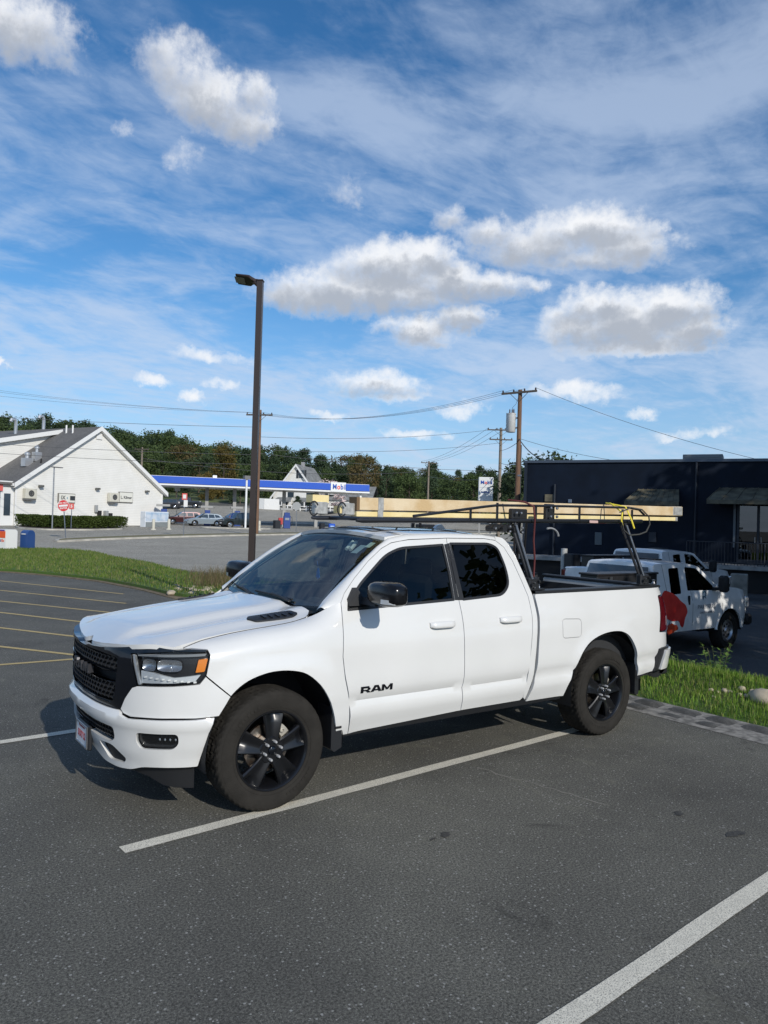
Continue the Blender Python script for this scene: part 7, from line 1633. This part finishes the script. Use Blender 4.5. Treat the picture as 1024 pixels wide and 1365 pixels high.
def car(kind, px, d, heading, colr, lab, name='parked_car', cat='car', grp='cars at the filling station', pname=None):
    m = mat(pname or 'paint_'+name+str(px), colr, .3, metal=.3, coat=.8); p = at(px, d)
    seg = [(a, b, c, e or m) for a, b, c, e in SEG[kind]]; xf = {'suv': 2.24, 'wagon': 2.16, 'pickup': 2.74, 'jeep': 2.08}[kind]
    return vehicle(name, lab, cat, p, heading, car_prof(kind), {'suv': 1.9, 'wagon': 1.8, 'pickup': 2.0, 'jeep': 1.88}[kind], m, {'suv': (-1.38, 1.42), 'wagon': (-1.32, 1.35), 'pickup': (-1.65, 1.85), 'jeep': (-1.28, 1.38)}[kind], {'suv': .36, 'wagon': .34, 'pickup': .39, 'jeep': .39}[kind], CW[kind], {'suv': 1.0, 'wagon': .95, 'pickup': 1.15, 'jeep': 1.1}[kind], .28, grp, DKG, seg, front_bits(xf, {'suv': .78, 'wagon': .70, 'pickup': .95, 'jeep': .88}[kind], 1.85), CHROME, .16)
back = YAW+pi                                            # heading towards the camera
LFT = YAW+pi/2
car('jeep', 318, 83.5, LFT+radians(35), (.012, .022, .026), 'dark green square off-roader with bright headlights beside the white pole')
car('wagon', 272, 90, LFT+radians(30), (.24, .29, .33), 'silver blue estate car second from the left under the canopy')
car('suv', 312, 98, LFT+radians(38), (.015, .016, .018), 'black car half hidden behind the silver estate car')
car('suv', 244, 95, LFT+radians(25), (.05, .012, .014), 'dark red car with lights on behind the silver estate car')
car('wagon', 441, 112, LFT+pi-.3, (.03, .05, .05), 'dark car on the far road right of the stop sign') if 0 else None
car('pickup', 247, 128, LFT+radians(10), (.02, .024, .028), 'black pickup on the raised road behind the canopy')
car('suv', 222, 126, LFT+radians(10), (.03, .03, .035), 'dark car left of the black pickup on the raised road')
car('pickup', 604, 41, back+radians(-12), (.72, .73, .74), 'white pickup seen head-on just above the roof of the main pickup', 'parked_pickup', 'pickup truck', None)
p = at(566, 52); mb = MB(); mb.box((0, 0, .85), (1.0, 1.0, 1.7), bev=.05); o = mb.build('dark_cabinet', mat('bin_dark', (.012, .014, .018), .5)); o.location = p; tag(o, 'black cabinet standing left of the white pickup beyond the roof', 'cabinet')

# ------------------------------------------------ white house with porch
hp0 = at(364, 144.2); gl = at(424, 142.4); hu = Vector((gl.x-hp0.x, gl.y-hp0.y)); HW = hu.length; Hrz = atan2(hu.y, hu.x)
Hs = thing('white_house', 'white gabled house with grey roof, shutters and porch behind the canopy', 'house', (hp0.x, hp0.y, hp0.z-.3), Hrz)
HM = Matrix.Translation((hp0.x, hp0.y, hp0.z-.3)) @ Matrix.Rotation(Hrz, 4, 'Z'); HMi = HM.inverted()
def hloc(px, py, dy=0.):
    o = HMi @ CAM; d = HMi.to_3x3() @ pixdir(px, py); t = (dy-o.y)/d.y; return o+d*t
ez = hloc(366, 660).z; az_ = hloc(401, 619.5).z; ax_ = HW/2
mb = MB(); mb.add([(0, 0, -2), (HW, 0, -2), (HW, 0, ez), (ax_, 0, az_), (0, 0, ez), (0, 11, -2), (HW, 11, -2), (HW, 11, ez), (ax_, 11, az_), (0, 11, ez)], [(0, 1, 2, 3, 4), (9, 8, 7, 6, 5), (0, 4, 9, 5), (1, 6, 7, 2)]); mb.build('wall', SID, Hs)
RGR = mat('grey_roof', (.20, .205, .20), .9, noise=.3, nscale=1.5); s2 = (az_-ez)/ax_
mb = MB(); zz = lambda x: az_+.12-abs(x-ax_)*s2
mb.add([(-.5, -.5, zz(-.5)), (ax_, -.5, az_+.12), (ax_, 11.5, az_+.12), (-.5, 11.5, zz(-.5)), (HW+.5, -.5, zz(HW+.5)), (HW+.5, 11.5, zz(HW+.5))], [(0, 1, 2, 3), (1, 4, 5, 2)]); hr_ = mb.build('roof', RGR, Hs)
mb = MB()
for (a, b) in ((-.5, ax_), (ax_, HW+.5)): mb.add([(a, -.55, zz(a)+.02), (b, -.55, zz(b)+.02), (b, -.55, zz(b)-.5), (a, -.55, zz(a)-.5)], [(3, 2, 1, 0)])
mb.build('trim_board', WTRIM, Hs)
mb = MB(); mb.box((ax_, 4, az_+.3), (.6, .6, 1.0)); mb.build('chimney', mat('chimney_grey', (.3, .3, .3), .8), hr_)
q = hloc(402, 632); mb = MB(); mb.box((q.x, -.04, q.z), (.95, .06, 1.5)); mb.build('window', DKG, Hs)
for s in (-1, 1): mb = MB(); mb.box((q.x+s*.78, -.05, q.z), (.42, .06, 1.6)); mb.build('shutter', INK, Hs)
for px in (388, 413): q = hloc(px, 653); mb = MB(); mb.box((q.x, -.04, q.z-.6), (1.2, .06, 1.6)); mb.build('window', DKG, Hs)
# lower wing to the right
w0 = HW; mb = MB(); mb.add([(w0, 3, -2), (w0+9.5, 3, -2), (w0+9.5, 3, ez-.4), (w0, 3, ez-.4), (w0, 10, -2), (w0+9.5, 10, -2), (w0+9.5, 10, ez-.4), (w0, 10, ez-.4)], [(0, 1, 2, 3), (1, 5, 6, 2)]); mb.build('wing_wall', SID, Hs)
mb = MB(); mb.add([(w0-2, 2.6, ez-.6), (w0+9.9, 2.6, ez-.6), (w0+9.9, 6.5, ez+2.3), (w0-2, 6.5, ez+2.3), (w0+9.9, 10.4, ez-.6), (w0-2, 10.4, ez-.6)], [(0, 1, 2, 3), (3, 2, 4, 5)]); mb.build('wing_roof', RGR, Hs)
mb = MB(); mb.box((w0+1.5, 3.6, ez+.9), (1.2, .8, .9)); mb.build('chimney', mat('chimney_pale', (.6, .6, .58), .8), Hs)
# porch: roof, posts, dark openings
for (xa, xb) in ((.6, ax_-.3), (ax_+.4, HW-.2)):
    pz = ez*.50; mb = MB(); mb.add([(xa, -1.9, pz), (xb, -1.9, pz), (xb-.4, 0, pz+.7), (xa+.4, 0, pz+.7), (xa, -1.9, pz-.22), (xb, -1.9, pz-.22)], [(0, 1, 2, 3), (4, 5, 1, 0)]); mb.build('porch_roof', RGR, Hs)
    for k in range(3): mb = MB(); mb.box((xa+.15+(xb-xa-.3)*k/2, -1.8, pz/2-.3), (.2, .2, pz+.3)); mb.build('porch_post', WTRIM, Hs)
    mb = MB(); mb.box(((xa+xb)/2, -.05, pz*.42), (1.1, .08, 1.9)); mb.build('door' if xa > 3 else 'window', DKG, Hs)
fp = [at(335, 132), at(352, 131), at(372, 131), at(400, 131), at(440, 133), at(470, 135)]
ft = thing('white_fence', 'white board fence in front of the white house', 'fence', (0, 0, 0))
for i in range(len(fp)-1):
    a, b = fp[i], fp[i+1]; h_ = 1.9 if i < 2 else .9; n_ = Vector((b.y-a.y, a.x-b.x, 0)).normalized()*.05; mb = MB(); V = []
    for p_ in (a, b): V += [p_-n_, p_+n_, p_+n_+Vector((0, 0, h_)), p_-n_+Vector((0, 0, h_))]
    if i < 2: mb.add(V, [(0, 4, 7, 3), (1, 2, 6, 5), (3, 7, 6, 2)]); mb.build('board_panel', WTRIM, ft)
    else:
        for zz_ in (.35, .85): mb.tube([a+Vector((0, 0, zz_)), b+Vector((0, 0, zz_))], .07, 4)
        for k in range(5): q = a.lerp(b, k/5); mb.box((q.x, q.y, q.z+.45), (.14, .14, 1.0))
        mb.build('rail_panel', WTRIM, ft)
for (px, d, hh, lab) in ((419, 134, 3.6, 'dark pointed shrub beside the house porch'), (396, 134, 2.4, 'small dark shrub left of the porch steps')):
    p = at(px, d); tree('pine2', p, hh, lab, wide=1.6, name='garden_shrub', lift=.0)
CR['blossom'] = crown_mesh('crown', mat('blossom_pale', (.62, .50, .48), .8), 900, ROUND, .03, 20, 77, .16)
p = at(436, 128); tree('blossom', p, 5.5, 'pale flowering tree below the canopy sign panel', wide=1.3, name='flowering_tree', lift=.2)
# people-height clutter by the rear yard: pallet of pale blocks behind the cab
